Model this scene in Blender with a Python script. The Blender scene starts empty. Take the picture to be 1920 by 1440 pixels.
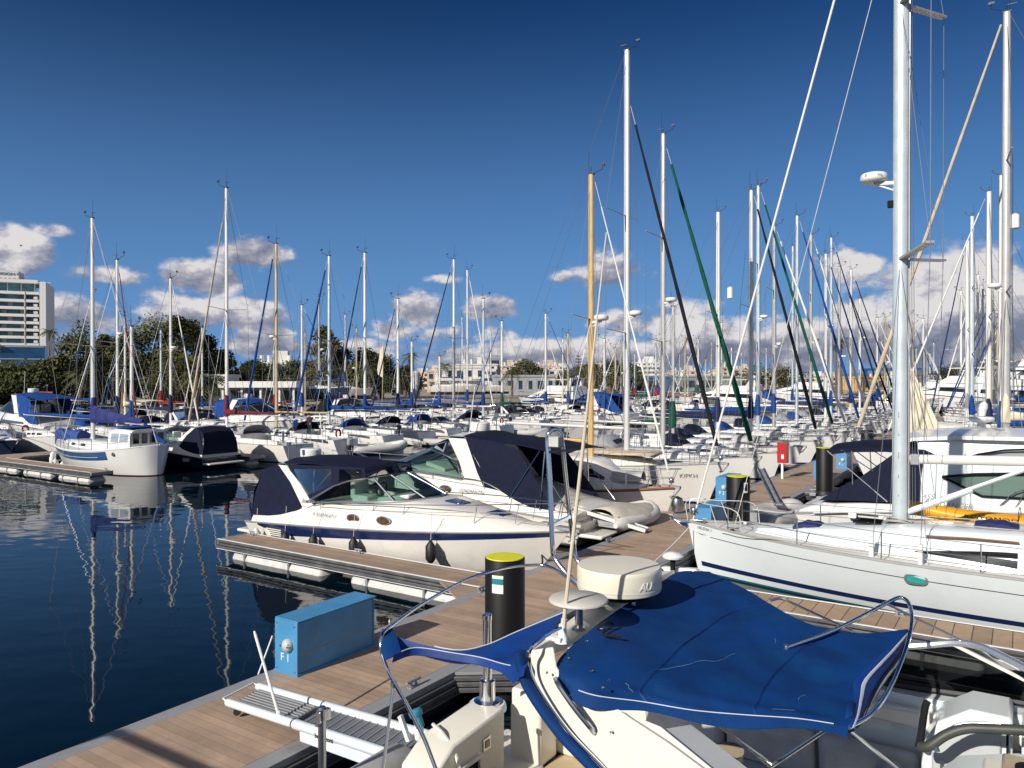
import bpy, math, random
from mathutils import Vector as V, Matrix
random.seed(7)
C = bpy.context.scene.collection
D = math.radians
CAMZ, F, HY = 5.0, 1440.0, 712.0
ROT = math.atan2(-.5538, .8326)          # heading along n (across the pontoon)

# ---------------------------------------------------------------- frames
def fr(a, b, z=0.0):                      # pontoon frame: a along it, b across it
    return V((.5538*a + .8326*b, .8326*a - .5538*b, z))
def at(px, py, Y):                        # a real point at distance Y seen near that spot
    return V(((px-960)/F*Y, Y, CAMZ-(py-HY)/F*Y))
def toab(p): return (.5538*p[0]+.8326*p[1], .8326*p[0]-.5538*p[1], p[2])
def ona(px, py, a):
    t = (px-960)/F
    return at(px, py, a/(.5538*t+.8326))
def onz(px, py, z): return at(px, py, (CAMZ-z)*F/(py-HY))
def lerp(a, b, t): return a+(b-a)*t
def spl(pts, n=6, closed=False):          # Catmull-Rom through points
    P = [V(p) for p in pts]; out = []
    m = len(P)
    for i in range(m if closed else m-1):
        p0 = P[(i-1) % m] if closed or i > 0 else P[0]*2-P[1]
        p1 = P[i]; p2 = P[(i+1) % m]
        p3 = P[(i+2) % m] if closed or i+2 < m else P[-1]*2-P[-2]
        for k in range(n):
            t = k/n
            out.append(.5*((2*p1)+(p2-p0)*t+(2*p0-5*p1+4*p2-p3)*t*t+(3*p1-p0-3*p2+p3)*t**3))
    if not closed: out.append(P[-1])
    return out

# ---------------------------------------------------------------- mesh builder
class MB:
    def __init__(s): s.v = []; s.f = []; s.m = []
    def add(s, vs, fs, m=0):
        o = len(s.v); s.v += [tuple(p) for p in vs]
        for f in fs: s.f.append([o+i for i in f]); s.m.append(m)
        return s
    def box(s, c, d, m=0, rot=None):
        x, y, z = d[0]/2, d[1]/2, d[2]/2
        P = [V((i*x, j*y, k*z)) for i in (-1, 1) for j in (-1, 1) for k in (-1, 1)]
        if rot is not None: P = [rot @ p for p in P]
        c = V(c)
        return s.add([p+c for p in P], [(0,1,3,2),(4,6,7,5),(0,4,5,1),(2,3,7,6),(0,2,6,4),(1,5,7,3)], m)
    def bar(s, p, q, w, h, m=0, up=(0,0,1)):
        p, q = V(p), V(q); d = (q-p).normalized(); r = d.cross(V(up))
        if r.length < 1e-4: r = d.cross(V((1,0,0)))
        r.normalize(); u = r.cross(d)
        P = [e+r*i*w/2+u*j*h/2 for e in (p, q) for i in (-1, 1) for j in (-1, 1)]
        return s.add(P, [(0,1,3,2),(4,6,7,5),(0,4,5,1),(2,3,7,6),(0,2,6,4),(1,5,7,3)], m)
    def tube(s, pts, r, n=6, m=0, cap=True, closed=False, flat=1.0):
        P = [V(p) for p in pts]; k = len(P); o = len(s.v)
        R = r if isinstance(r, (list, tuple)) else [r]*k
        T = []
        for i in range(k):
            a = P[i-1] if i or closed else P[0]; b = P[(i+1) % k] if i < k-1 or closed else P[-1]
            d = b-a; T.append(d.normalized() if d.length > 1e-9 else V((0,0,1)))
        u = T[0].cross(V((0,0,1)))
        if u.length < .05: u = T[0].cross(V((0,1,0)))
        u.normalize()
        for i in range(k):
            u = u-T[i]*u.dot(T[i])
            if u.length < 1e-6: u = T[i].orthogonal()
            u.normalize(); w = T[i].cross(u)
            for j in range(n):
                g = 2*math.pi*j/n
                s.v.append(tuple(P[i]+(u*math.cos(g)+w*math.sin(g)*flat)*R[i]))
        for i in range(k if closed else k-1):
            i2 = (i+1) % k
            for j in range(n):
                j2 = (j+1) % n
                s.f.append([o+i*n+j, o+i*n+j2, o+i2*n+j2, o+i2*n+j]); s.m.append(m)
        if cap and not closed:
            s.f.append([o+j for j in range(n)][::-1]); s.m.append(m)
            s.f.append([o+(k-1)*n+j for j in range(n)]); s.m.append(m)
        return s
    def grid(s, rows, m=0, cu=False, cv=False, mf=None):
        nr, nc = len(rows), len(rows[0]); o = len(s.v)
        for r in rows: s.v += [tuple(p) for p in r]
        for i in range(nr if cv else nr-1):
            for j in range(nc if cu else nc-1):
                a, b = o+i*nc+j, o+i*nc+(j+1) % nc
                c, d = o+((i+1) % nr)*nc+(j+1) % nc, o+((i+1) % nr)*nc+j
                s.f.append([a, b, c, d]); s.m.append(mf(i, j) if mf else m)
        return s
    def lathe(s, c, prof, n=16, m=0, mf=None, M=None):
        rows = []
        for r, z in prof:
            row = [V((r*math.cos(2*math.pi*j/n), r*math.sin(2*math.pi*j/n), z)) for j in range(n)]
            rows.append([(M @ p if M else p)+V(c) for p in row])
        s.grid(rows, m, cu=True, mf=(lambda i, j: mf(i)) if mf else None)
        for k, e in ((0, -1), (len(rows)-1, 1)):
            if prof[k][0] > 1e-4:
                s.add(rows[k][::e], [list(range(n))], mf(min(k, len(prof)-2)) if mf else m)
        return s
    def poly(s, pts, m=0): return s.add(pts, [list(range(len(pts)))], m)
    def prism(s, pts, vec, m=0):
        n = len(pts); vec = V(vec); P = [V(p) for p in pts]
        return s.add(P+[p+vec for p in P], [list(range(n))[::-1], list(range(n, 2*n))]+[(i, (i+1) % n, n+(i+1) % n, n+i) for i in range(n)], m)
    def sheet(s, rows, th, m=0, m2=None):  # a cloth / shell of thickness th (down)
        t = [[V(p)-V((0,0,th)) for p in r] for r in rows]
        s.grid(rows, m); s.grid([r[::-1] for r in t], m if m2 is None else m2)
        for A, B in ((rows[0], t[0]), (rows[-1], t[-1])): s.grid([A, B], m)
        for k in (0, -1): s.grid([[r[k] for r in rows], [r[k] for r in t]], m)
        return s
    def ball(s, c, r, n=10, m=0, sc=(1,1,1)):
        k = n//2
        pr = [(max(1e-5, math.sin(math.pi*i/k)), -math.cos(math.pi*i/k)) for i in range(k+1)]
        rows = [[V((a*math.cos(2*math.pi*j/n)*r*sc[0], a*math.sin(2*math.pi*j/n)*r*sc[1], z*r*sc[2]))+V(c) for j in range(n)] for a, z in pr]
        return s.grid(rows, m, cu=True)
    def build(s, name, mats, parent=None, ang=38, bevel=0, sub=0, solid=0):
        me = bpy.data.meshes.new(name)
        me.from_pydata(s.v, [], s.f)
        if not isinstance(mats, (list, tuple)): mats = [mats]
        for q in mats: me.materials.append(q)
        me.polygons.foreach_set('material_index', s.m)
        me.update(); me.validate(clean_customdata=False)
        import bmesh
        bm = bmesh.new(); bm.from_mesh(me); bmesh.ops.recalc_face_normals(bm, faces=bm.faces); bm.to_mesh(me); bm.free()
        if ang:
            me.shade_smooth(); me.set_sharp_from_angle(angle=D(ang))
        o = bpy.data.objects.new(name, me); C.objects.link(o)
        if parent: o.parent = parent
        if solid:
            q = o.modifiers.new('solid', 'SOLIDIFY'); q.thickness = solid
        if sub:
            q = o.modifiers.new('sub', 'SUBSURF'); q.levels = q.render_levels = sub
        if bevel:
            q = o.modifiers.new('bev', 'BEVEL'); q.width = bevel; q.segments = 2; q.limit_method = 'ANGLE'; q.angle_limit = D(40)
        return o

def tag(o, label=None, cat=None, group=None, kind=None):
    if label: o['label'] = label
    if cat: o['category'] = cat
    if group: o['group'] = group
    if kind: o['kind'] = kind
    return o
def thing(name, label, cat, loc=(0,0,0), rz=0.0, group=None):
    o = bpy.data.objects.new(name, None); C.objects.link(o)
    o.location = loc; o.rotation_euler = (0, 0, rz); o.empty_display_size = .3
    return tag(o, label, cat, group)
def copy_tree(o, parent=None):
    c = o.copy(); C.objects.link(c); c.parent = parent
    for ch in list(o.children): copy_tree(ch, c)
    return c
def text(body, size, M, mat, parent, name='lettering', ext=.002, font_shear=0.0, align='LEFT', xs=1.0):
    cu = bpy.data.curves.new(name, 'FONT'); cu.body = body; cu.size = size; cu.extrude = ext; cu.shear = font_shear; cu.align_x = align
    cu.resolution_u = 3
    t = bpy.data.objects.new(name, cu); C.objects.link(t)
    dg = bpy.context.evaluated_depsgraph_get(); dg.update()
    me = bpy.data.meshes.new_from_object(t.evaluated_get(dg))
    bpy.data.objects.remove(t); bpy.data.curves.remove(cu)
    me.transform(M @ Matrix.Diagonal((xs, 1, 1, 1)))
    me.materials.clear(); me.materials.append(mat)
    o = bpy.data.objects.new(name, me); C.objects.link(o); o.parent = parent
    return o
def plane_M(org, ex, ey):                 # text frame: baseline ex, up ey
    ex = V(ex).normalized(); ey = V(ey); ey = (ey-ex*ey.dot(ex)).normalized(); ez = ex.cross(ey)
    M = Matrix((ex, ey, ez)).transposed().to_4x4(); M.translation = V(org)
    return M

# ---------------------------------------------------------------- materials
def mat(name, col, rough=.5, metal=0.0, var=.08, vs=3.0, bump=0.0, bs=40.0, coat=0.0, spec=.5, dirt=None, ds=1.5, stretch=(1,1,1), emit=None, dth=(.52,.72)):
    m = bpy.data.materials.new(name); m.use_nodes = True
    nt = m.node_tree; b = nt.nodes['Principled BSDF']
    b.inputs['Roughness'].default_value = rough; b.inputs['Metallic'].default_value = metal
    b.inputs['Specular IOR Level'].default_value = spec
    if coat: b.inputs['Coat Weight'].default_value = coat; b.inputs['Coat Roughness'].default_value = .08
    tc = nt.nodes.new('ShaderNodeTexCoord'); mp = nt.nodes.new('ShaderNodeMapping')
    mp.inputs['Scale'].default_value = stretch
    nt.links.new(tc.outputs['Object'], mp.inputs['Vector'])
    def noise(sc, det=4, r=.6):
        n = nt.nodes.new('ShaderNodeTexNoise'); n.inputs['Scale'].default_value = sc
        n.inputs['Detail'].default_value = det; n.inputs['Roughness'].default_value = r
        nt.links.new(mp.outputs['Vector'], n.inputs['Vector']); return n
    def ramp(src, lo, hi, c0, c1):
        r = nt.nodes.new('ShaderNodeValToRGB'); r.color_ramp.elements[0].position = lo; r.color_ramp.elements[1].position = hi
        r.color_ramp.elements[0].color = (*c0, 1); r.color_ramp.elements[1].color = (*c1, 1)
        nt.links.new(src, r.inputs['Fac']); return r
    n1 = noise(vs)
    lo = tuple(c*(1-var) for c in col); hi = tuple(min(1, c*(1+var)) for c in col)
    out = ramp(n1.outputs['Fac'], .3, .7, lo, hi).outputs['Color']
    if dirt:
        n2 = noise(ds, 6, .7); f = ramp(n2.outputs['Fac'], dth[0], dth[1], (0,0,0), (1,1,1))
        mx = nt.nodes.new('ShaderNodeMix'); mx.data_type = 'RGBA'
        nt.links.new(f.outputs['Color'], mx.inputs['Factor']); nt.links.new(out, mx.inputs['A']); mx.inputs['B'].default_value = (*dirt, 1)
        out = mx.outputs['Result']
    nt.links.new(out, b.inputs['Base Color'])
    if bump:
        n3 = noise(bs, 3); bp = nt.nodes.new('ShaderNodeBump'); bp.inputs['Strength'].default_value = bump; bp.inputs['Distance'].default_value = .02
        nt.links.new(n3.outputs['Fac'], bp.inputs['Height']); nt.links.new(bp.outputs['Normal'], b.inputs['Normal'])
    if emit:
        b.inputs['Emission Color'].default_value = (*emit[0], 1); b.inputs['Emission Strength'].default_value = emit[1]
    return m
def glass(name, tint, gloss=.12, rough=.02):
    m = bpy.data.materials.new(name); m.use_nodes = True; nt = m.node_tree; nt.nodes.clear()
    o = nt.nodes.new('ShaderNodeOutputMaterial'); t = nt.nodes.new('ShaderNodeBsdfTransparent'); g = nt.nodes.new('ShaderNodeBsdfGlossy')
    t.inputs['Color'].default_value = (*tint, 1); g.inputs['Roughness'].default_value = rough; g.inputs['Color'].default_value = (.9,.95,1,1)
    lw = nt.nodes.new('ShaderNodeLayerWeight'); lw.inputs['Blend'].default_value = gloss+.15
    mx = nt.nodes.new('ShaderNodeMixShader')
    nt.links.new(lw.outputs['Fresnel'], mx.inputs[0]); nt.links.new(t.outputs[0], mx.inputs[1]); nt.links.new(g.outputs[0], mx.inputs[2])
    nt.links.new(mx.outputs[0], o.inputs['Surface']); return m
def planks(name, col, pitch, axis=1, gap=.012, dark=.35, rough=.7):
    """composite decking: grooves repeat along one object axis"""
    m = mat(name, col, rough, var=.12, vs=2.5, dirt=tuple(c*.75 for c in col), ds=.8, spec=.3); nt = m.node_tree; b = nt.nodes['Principled BSDF']
    tc = nt.nodes.new('ShaderNodeTexCoord'); sp = nt.nodes.new('ShaderNodeSeparateXYZ'); nt.links.new(tc.outputs['Object'], sp.inputs[0])
    def M(op, a, bv=None):
        n = nt.nodes.new('ShaderNodeMath'); n.operation = op
        if hasattr(a, 'links'): nt.links.new(a, n.inputs[0])
        else: n.inputs[0].default_value = a
        if bv is not None:
            if hasattr(bv, 'links'): nt.links.new(bv, n.inputs[1])
            else: n.inputs[1].default_value = bv
        return n.outputs[0]
    q = M('DIVIDE', sp.outputs[axis], pitch); fl = M('FLOOR', q); fx = M('SUBTRACT', q, fl)
    g = M('LESS_THAN', fx, gap/pitch)
    wn = nt.nodes.new('ShaderNodeTexWhiteNoise'); wn.noise_dimensions = '1D'; nt.links.new(fl, wn.inputs['W'])
    k = M('ADD', M('MULTIPLY', wn.outputs['Value'], .28), .86); k = M('MULTIPLY', k, M('SUBTRACT', 1.0, M('MULTIPLY', g, 1-dark)))
    src = b.inputs['Base Color'].links[0].from_socket
    hs = nt.nodes.new('ShaderNodeHueSaturation'); nt.links.new(src, hs.inputs['Color']); nt.links.new(k, hs.inputs['Value'])
    nt.links.new(hs.outputs['Color'], b.inputs['Base Color'])
    bp = nt.nodes.new('ShaderNodeBump'); bp.inputs['Strength'].default_value = .6; bp.inputs['Distance'].default_value = .01
    rib = M('MULTIPLY', M('SINE', M('MULTIPLY', sp.outputs[axis], 266.0)), .16)
    nt.links.new(M('ADD', M('SUBTRACT', 1.0, g), rib), bp.inputs['Height']); nt.links.new(bp.outputs['Normal'], b.inputs['Normal'])
    return m

W = mat('gelcoat', (.80,.79,.76), .22, coat=.4, var=.03, vs=1.2, dirt=(.70,.68,.62), ds=.7, dth=(.55,.8))
W2 = mat('gelcoat_warm', (.80,.76,.69), .25, coat=.3, var=.03, vs=1.2, dirt=(.66,.62,.54), ds=.9, dth=(.55,.8))
W3 = mat('gelcoat_cool', (.74,.79,.79), .2, coat=.5, var=.02, vs=1.0, dirt=(.66,.71,.71), ds=.8, dth=(.55,.85))
CREAM = mat('gelcoat_cream', (.79,.755,.65), .30, coat=.2, var=.03, vs=1.5, dirt=(.66,.62,.52), ds=1.6, dth=(.52,.8))
DECKW = mat('deck_nonskid', (.70,.70,.67), .6, var=.05, vs=2, bump=.15, bs=160)
GREYD = mat('deck_grey', (.55,.56,.56), .65, var=.06, vs=2, bump=.12, bs=160)
NAVY = mat('navy_canvas', (.0045,.0075,.026), .8, var=.25, vs=5, bump=.25, bs=14, spec=.25)
NAVY2 = mat('navy_canvas_faded', (.018,.026,.075), .8, var=.3, vs=4, bump=.25, bs=10, spec=.25)
ROYAL = mat('royal_canvas', (.0006,.032,.145), .75, var=.22, vs=3, bump=.16, bs=60, spec=.22, dirt=(.002,.046,.145), ds=2.2)
BLUEC = mat('blue_canvas', (.008,.055,.24), .8, var=.25, vs=3, bump=.3, bs=8, spec=.25)
PURPLE = mat('violet_blue_canvas', (.026,.036,.15), .8, var=.3, vs=3, bump=.35, bs=7, spec=.25)
MAROON = mat('maroon_canvas', (.14,.022,.035), .8, var=.25, vs=3, bump=.3, bs=8, spec=.25)
GREENC = mat('green_canvas', (.004,.075,.045), .8, var=.25, vs=3, bump=.3, bs=8, spec=.25)
BLACKC = mat('black_canvas', (.012,.013,.016), .85, var=.25, vs=3, bump=.3, bs=8, spec=.2)
BEIGEC = mat('beige_canvas', (.55,.46,.34), .85, var=.15, vs=3, bump=.35, bs=9, spec=.2)
CREAMC = mat('cream_sailcloth', (.72,.66,.50), .8, var=.08, vs=2, bump=.2, bs=6, spec=.2)
GREYC = mat('grey_canvas', (.30,.31,.33), .85, var=.15, vs=3, bump=.35, bs=9, spec=.2)
REDC = mat('red_canvas', (.32,.015,.02), .75, var=.2, vs=3, bump=.3, bs=9, spec=.2)
WHITEC = mat('white_sailcloth', (.76,.75,.71), .8, var=.06, vs=3, bump=.25, bs=9, spec=.2)
ALU = mat('mast_alloy', (.70,.69,.66), .38, .35, var=.06, vs=2)
ALUW = mat('mast_white', (.72,.70,.65), .35, .0, var=.05, vs=2)
ALUB = mat('mast_cool_alloy', (.62,.68,.70), .36, .35, var=.10, vs=2.5, dirt=(.42,.42,.40), ds=2.5, dth=(.66,.72))
ALUD = mat('mast_dull_alloy', (.50,.49,.47), .42, .4, var=.08, vs=2)
WOODM = mat('varnished_mast', (.56,.38,.15), .4, var=.2, vs=3, stretch=(8,8,1), dirt=(.45,.25,.08), ds=2)
TEAK = mat('teak_trim', (.22,.10,.045), .55, var=.25, vs=4)
STEEL = mat('stainless', (.78,.78,.78), .14, 1.0, var=.05)
STEELD = mat('stainless_dull', (.50,.51,.53), .3, 1.0, var=.1)
WIRE = mat('rigging_wire', (.30,.31,.33), .4, .6, var=.1)
WIREL = mat('pale_line', (.62,.60,.55), .7, var=.1)
ROPE = mat('rope', (.42,.37,.28), .9, var=.2, vs=20)
RUB = mat('black_rubber', (.014,.014,.016), .55, var=.2, vs=6)
PILEB = mat('black_pile', (.007,.0065,.006), .5, var=.3, vs=2, spec=.35)
LIME = mat('lime_paint', (.74,.72,.010), .5, var=.05, vs=5)
GALV = mat('galvanised', (.33,.34,.35), .5, .3, var=.15, vs=3, dirt=(.24,.24,.24), ds=3)
EDGE = mat('pontoon_edge', (.30,.30,.31), .6, var=.12, vs=2, dirt=(.22,.22,.22), ds=2)
FENDR = mat('pontoon_fender', (.085,.085,.09), .55, var=.2, vs=3, dirt=(.14,.14,.14), ds=3)
FLOATM = mat('float_plastic', (.62,.61,.58), .5, var=.08, vs=2, dirt=(.42,.42,.38), ds=2.5)
BOXB = mat('pedestal_blue', (.068,.265,.49), .45, var=.12, vs=2, dirt=(.19,.35,.46), ds=3, dth=(.58,.74), coat=.15)
BOXD = mat('pedestal_blue_shaded', (.045,.20,.42), .4, var=.08, vs=2, dirt=(.07,.24,.42), ds=2.5, dth=(.6,.8))  # shaded copy of the pedestal blue, shade put in the colour; on corner strips
REDP = mat('red_paint', (.42,.012,.014), .4, var=.06)
WHITEP = mat('white_paint', (.80,.80,.78), .5, var=.04)
TEXTD = mat('dark_lettering', (.03,.03,.035), .5, var=.0)
TEXTW = mat('white_lettering', (.8,.82,.82), .5, var=.0)
TEXTG = mat('grey_lettering', (.22,.23,.25), .5, var=.0)
STRIPN = mat('navy_stripe', (.010,.020,.085), .25, coat=.3, var=.08)
STRIPB = mat('blue_stripe', (.02,.085,.22), .3, coat=.3, var=.1)
TEAL = mat('teal_antifoul', (.008,.10,.13), .6, var=.15)
ANTIR = mat('red_antifoul', (.10,.018,.014), .7, var=.2)
HULLN = mat('navy_hull', (.012,.022,.05), .2, coat=.5, var=.08)
HULLB = mat('slate_blue_hull', (.05,.075,.12), .25, coat=.4, var=.08)
DGLASS = mat('smoked_glass', (.010,.012,.014), .04, var=.0, spec=.6)
AQUA = mat('aqua_portlight', (.01,.30,.28), .08, var=.15, vs=8)
BGLASS = mat('blue_hatch', (.008,.045,.14), .1, var=.1)
TGLASS = glass('teal_glass', (.50,.66,.61), .05)
CLEAR = glass('clear_vinyl', (.62,.62,.60), .10, .06)
SMOKE = glass('smoked_screen', (.10,.105,.11), .08)
VINYL = mat('white_vinyl_seat', (.66,.66,.62), .5, var=.05, vs=4)
SEATG = mat('grey_upholstery', (.46,.47,.48), .75, var=.12, vs=5, bump=.3, bs=7)
TAN = mat('tan_upholstery', (.48,.39,.27), .7, var=.08, vs=4, bump=.15, bs=12)
CARPET = mat('dark_cockpit_sole', (.10,.10,.11), .9, var=.2, vs=6)
SOLE = mat('beige_sole', (.55,.43,.27), .7, var=.12, vs=4)
LAMPG = mat('lamp_lens', (.55,.55,.5), .2, var=.1)
ORANGE = mat('orange_plastic', (.72,.14,.03), .5, var=.1)
KAYAK = mat('yellow_kayak', (.78,.36,.012), .38, var=.08, vs=2, coat=.2)
KAYAKO = mat('orange_kayak_end', (.70,.17,.012), .4, var=.08, vs=2)
RADOME = mat('radome_cream', (.80,.745,.59), .38, var=.03, vs=2, coat=.15)
RADW = mat('radome_white', (.80,.79,.76), .35, var=.02, coat=.2)
HYPA = mat('grey_inflatable', (.46,.45,.43), .6, var=.1, vs=3, bump=.15, bs=8)
HYPW = mat('pale_inflatable', (.66,.64,.60), .6, var=.08, vs=3, bump=.2, bs=6)
HYPT = mat('stone_boat_cover', (.50,.46,.39), .85, var=.12, vs=3, bump=.5, bs=5)
# ================================================================ camera, light, sky
sc = bpy.context.scene
cam = bpy.data.cameras.new('camera'); cam.sensor_width = 36; cam.lens = 36*F/1920; cam.clip_start = .1; cam.clip_end = 9000
co = bpy.data.objects.new('camera', cam); C.objects.link(co)
co.location = (0, 0, CAMZ); co.rotation_euler = (D(90)-math.atan(8/F), 0, 0); sc.camera = co
SAZ, SEL = 222.0, 29.0
sd = V((math.sin(D(SAZ))*math.cos(D(SEL)), math.cos(D(SAZ))*math.cos(D(SEL)), math.sin(D(SEL))))
sl = bpy.data.lights.new('sun', 'SUN'); sl.energy = 4.9; sl.angle = D(.5); sl.color = (1, .945, .855)
so = bpy.data.objects.new('sun', sl); C.objects.link(so); so.rotation_euler = (-sd).to_track_quat('-Z', 'Y').to_euler(); so.location = (-30, -30, 60)
sc.view_settings.view_transform = 'Standard'; sc.view_settings.look = 'None'; sc.view_settings.exposure = 0.0
sc.cycles.max_bounces = 7; sc.cycles.glossy_bounces = 4; sc.cycles.transparent_max_bounces = 12; sc.cycles.diffuse_bounces = 3
sc.cycles.caustics_reflective = False; sc.cycles.caustics_refractive = False

wd = bpy.data.worlds.new('World'); sc.world = wd; wd.use_nodes = True
nt = wd.node_tree; nt.nodes.clear(); L = nt.links
def _n(t, **k):
    n = nt.nodes.new(t)
    for a, b in k.items(): setattr(n, a, b)
    return n
def M(op, a, b=None, c=None):
    n = _n('ShaderNodeMath', operation=op)
    for i, q in enumerate((a, b, c)):
        if q is None: continue
        if hasattr(q, 'links'): L.new(q, n.inputs[i])
        else: n.inputs[i].default_value = q
    return n.outputs[0]
out = _n('ShaderNodeOutputWorld'); bg = _n('ShaderNodeBackground'); L.new(bg.outputs[0], out.inputs[0])
bg.inputs['Strength'].default_value = .057
sky = _n('ShaderNodeTexSky', sky_type='NISHITA', sun_disc=False, sun_elevation=D(SEL), sun_rotation=D(SAZ), air_density=1.0, dust_density=.25, ozone_density=2.2)
hs = _n('ShaderNodeHueSaturation'); hs.inputs['Saturation'].default_value = 1.25; hs.inputs['Value'].default_value = .95; L.new(sky.outputs[0], hs.inputs['Color'])
tn = _n('ShaderNodeMix', data_type='RGBA', blend_type='MULTIPLY'); tn.inputs['Factor'].default_value = 1; tn.inputs['B'].default_value = (.150, .196, .232, 1); L.new(hs.outputs[0], tn.inputs['A'])
gm = _n('ShaderNodeGamma'); gm.inputs['Gamma'].default_value = 1.32; L.new(tn.outputs['Result'], gm.inputs['Color'])
tk = _n('ShaderNodeMix', data_type='RGBA', blend_type='MULTIPLY'); tk.inputs['Factor'].default_value = 1; tk.inputs['B'].default_value = (3.5, 3.5, 3.5, 1); L.new(gm.outputs[0], tk.inputs['A']); gm = tk
tc = _n('ShaderNodeTexCoord'); sp = _n('ShaderNodeSeparateXYZ'); L.new(tc.outputs['Generated'], sp.inputs[0])
az = M('ARCTAN2', sp.outputs[0], sp.outputs[1]); el = M('ARCSINE', sp.outputs[2])
def fbm(ox, oy, sc_, det=7, ro=.58, st=1.6):
    cb = _n('ShaderNodeCombineXYZ'); L.new(M('ADD', az, ox), cb.inputs[0]); L.new(M('MULTIPLY', M('ADD', el, oy), st), cb.inputs[1])
    n = _n('ShaderNodeTexNoise', noise_dimensions='2D'); n.inputs['Scale'].default_value = sc_; n.inputs['Detail'].default_value = det; n.inputs['Roughness'].default_value = ro
    L.new(cb.outputs[0], n.inputs['Vector']); return n.outputs['Fac']
nA = fbm(.3, .1, 9); nB = fbm(.3-.012, .1+.010, 9); nC = fbm(2.1, 1.3, 26, 6)
# clouds: (azimuth, elevation, half-width, half-height, weight) in degrees
def azel(px, py): 
    p = at(px, py, 1); return math.atan2(p.x, p.y), math.atan2(p.z-CAMZ, math.hypot(p.x, p.y))
CL = [(32,468,60,40,1.1),(95,430,60,16,.5),(205,517,75,18,.85),(150,590,120,34,.95),(60,600,90,40,.8),(380,525,66,32,1.0),(330,588,110,40,1.0),(360,592,40,25,1.1),
      (485,477,66,28,1.05),(470,592,80,30,.9),(500,640,80,26,.95),(620,655,110,22,.9),(785,580,52,32,1.15),(735,615,42,22,.85),(825,522,40,12,.5),(915,582,55,24,.9),(900,625,120,22,.7),
      (1000,665,170,30,1.1),(1150,505,75,36,.8),(1060,520,36,16,.5),(1220,610,130,30,.75),(1290,575,60,20,.6),(1180,665,150,34,1.1),(1340,650,150,44,1.15),(1450,600,70,26,.6),(1420,485,50,16,.4),
      (1590,488,58,34,.95),(1500,640,110,52,1.05),(1630,615,85,62,1.3),(1780,492,50,16,.8),(1790,580,150,84,1.4),(1730,640,120,60,1.1),(1910,600,110,80,1.2),(1850,690,170,36,.9),
      (2150,560,240,90,1.1),(-250,560,220,80,1.1),(-500,420,180,60,.9),(2500,380,200,70,1.0)]
dens = None; low = None
for px, py, w, h, k in CL:
    a0, e0 = azel(px, py); a1, _ = azel(px+w, py); _, e1 = azel(px, py-h)
    u = M('DIVIDE', M('SUBTRACT', az, a0), abs(a1-a0)*1.0); v = M('DIVIDE', M('SUBTRACT', el, e0), abs(e1-e0)*1.0)
    r = M('ADD', M('MULTIPLY', u, u), M('MULTIPLY', v, v))
    g = M('MULTIPLY', M('POWER', 2.71828, M('MULTIPLY', r, -.85)), k)
    dens = g if dens is None else M('MAXIMUM', dens, g)
    q = M('MULTIPLY', g, v); low = q if low is None else M('ADD', low, q)
# scattered cumulus elsewhere round the sky (reflected in the water, seen from other positions)
back = M('MULTIPLY', M('LESS_THAN', sp.outputs[1], .1), M('MULTIPLY', M('GREATER_THAN', el, .02), .42))
dens = M('MAXIMUM', dens, back)
nz = M('ADD', M('MULTIPLY', M('SUBTRACT', nA, .5), 1.9), M('MULTIPLY', M('SUBTRACT', nC, .5), .95)); den2 = M('ADD', dens, M('MULTIPLY', nz, M('MINIMUM', M('MULTIPLY', dens, 2.2), 1.0)))
ss = _n('ShaderNodeMapRange', interpolation_type='SMOOTHSTEP'); ss.inputs['From Min'].default_value = .24; ss.inputs['From Max'].default_value = .66
L.new(den2, ss.inputs['Value'])
rel = M('MULTIPLY', M('SUBTRACT', nA, nB), 3.2)
lit = M('ADD', M('ADD', M('MULTIPLY', low, .62), .46), M('ADD', rel, M('MULTIPLY', M('SUBTRACT', nC, .5), .55)))
cr = _n('ShaderNodeValToRGB'); e = cr.color_ramp.elements
e[0].position = .08; e[0].color = (3.4, 3.6, 4.9, 1); e[1].position = .80; e[1].color = (14.2, 13.4, 13.0, 1)
k = e.new(.45); k.color = (7.0, 6.8, 7.7, 1)
L.new(lit, cr.inputs['Fac'])
lo_ = _n('ShaderNodeMapRange', interpolation_type='SMOOTHSTEP'); lo_.inputs['From Min'].default_value = D(28); lo_.inputs['From Max'].default_value = D(-2); lo_.inputs['To Max'].default_value = .9; L.new(el, lo_.inputs['Value'])
hz_ = _n('ShaderNodeMix', data_type='RGBA'); L.new(lo_.outputs[0], hz_.inputs['Factor']); L.new(gm.outputs['Result'], hz_.inputs['A']); hz_.inputs['B'].default_value = (2.35, 5.3, 11.0, 1); gm = hz_
mx = _n('ShaderNodeMix', data_type='RGBA'); L.new(M('MULTIPLY', ss.outputs[0], .9), mx.inputs['Factor']); L.new(gm.outputs['Result'], mx.inputs['A']); L.new(cr.outputs[0], mx.inputs['B'])
L.new(mx.outputs['Result'], bg.inputs['Color'])

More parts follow.
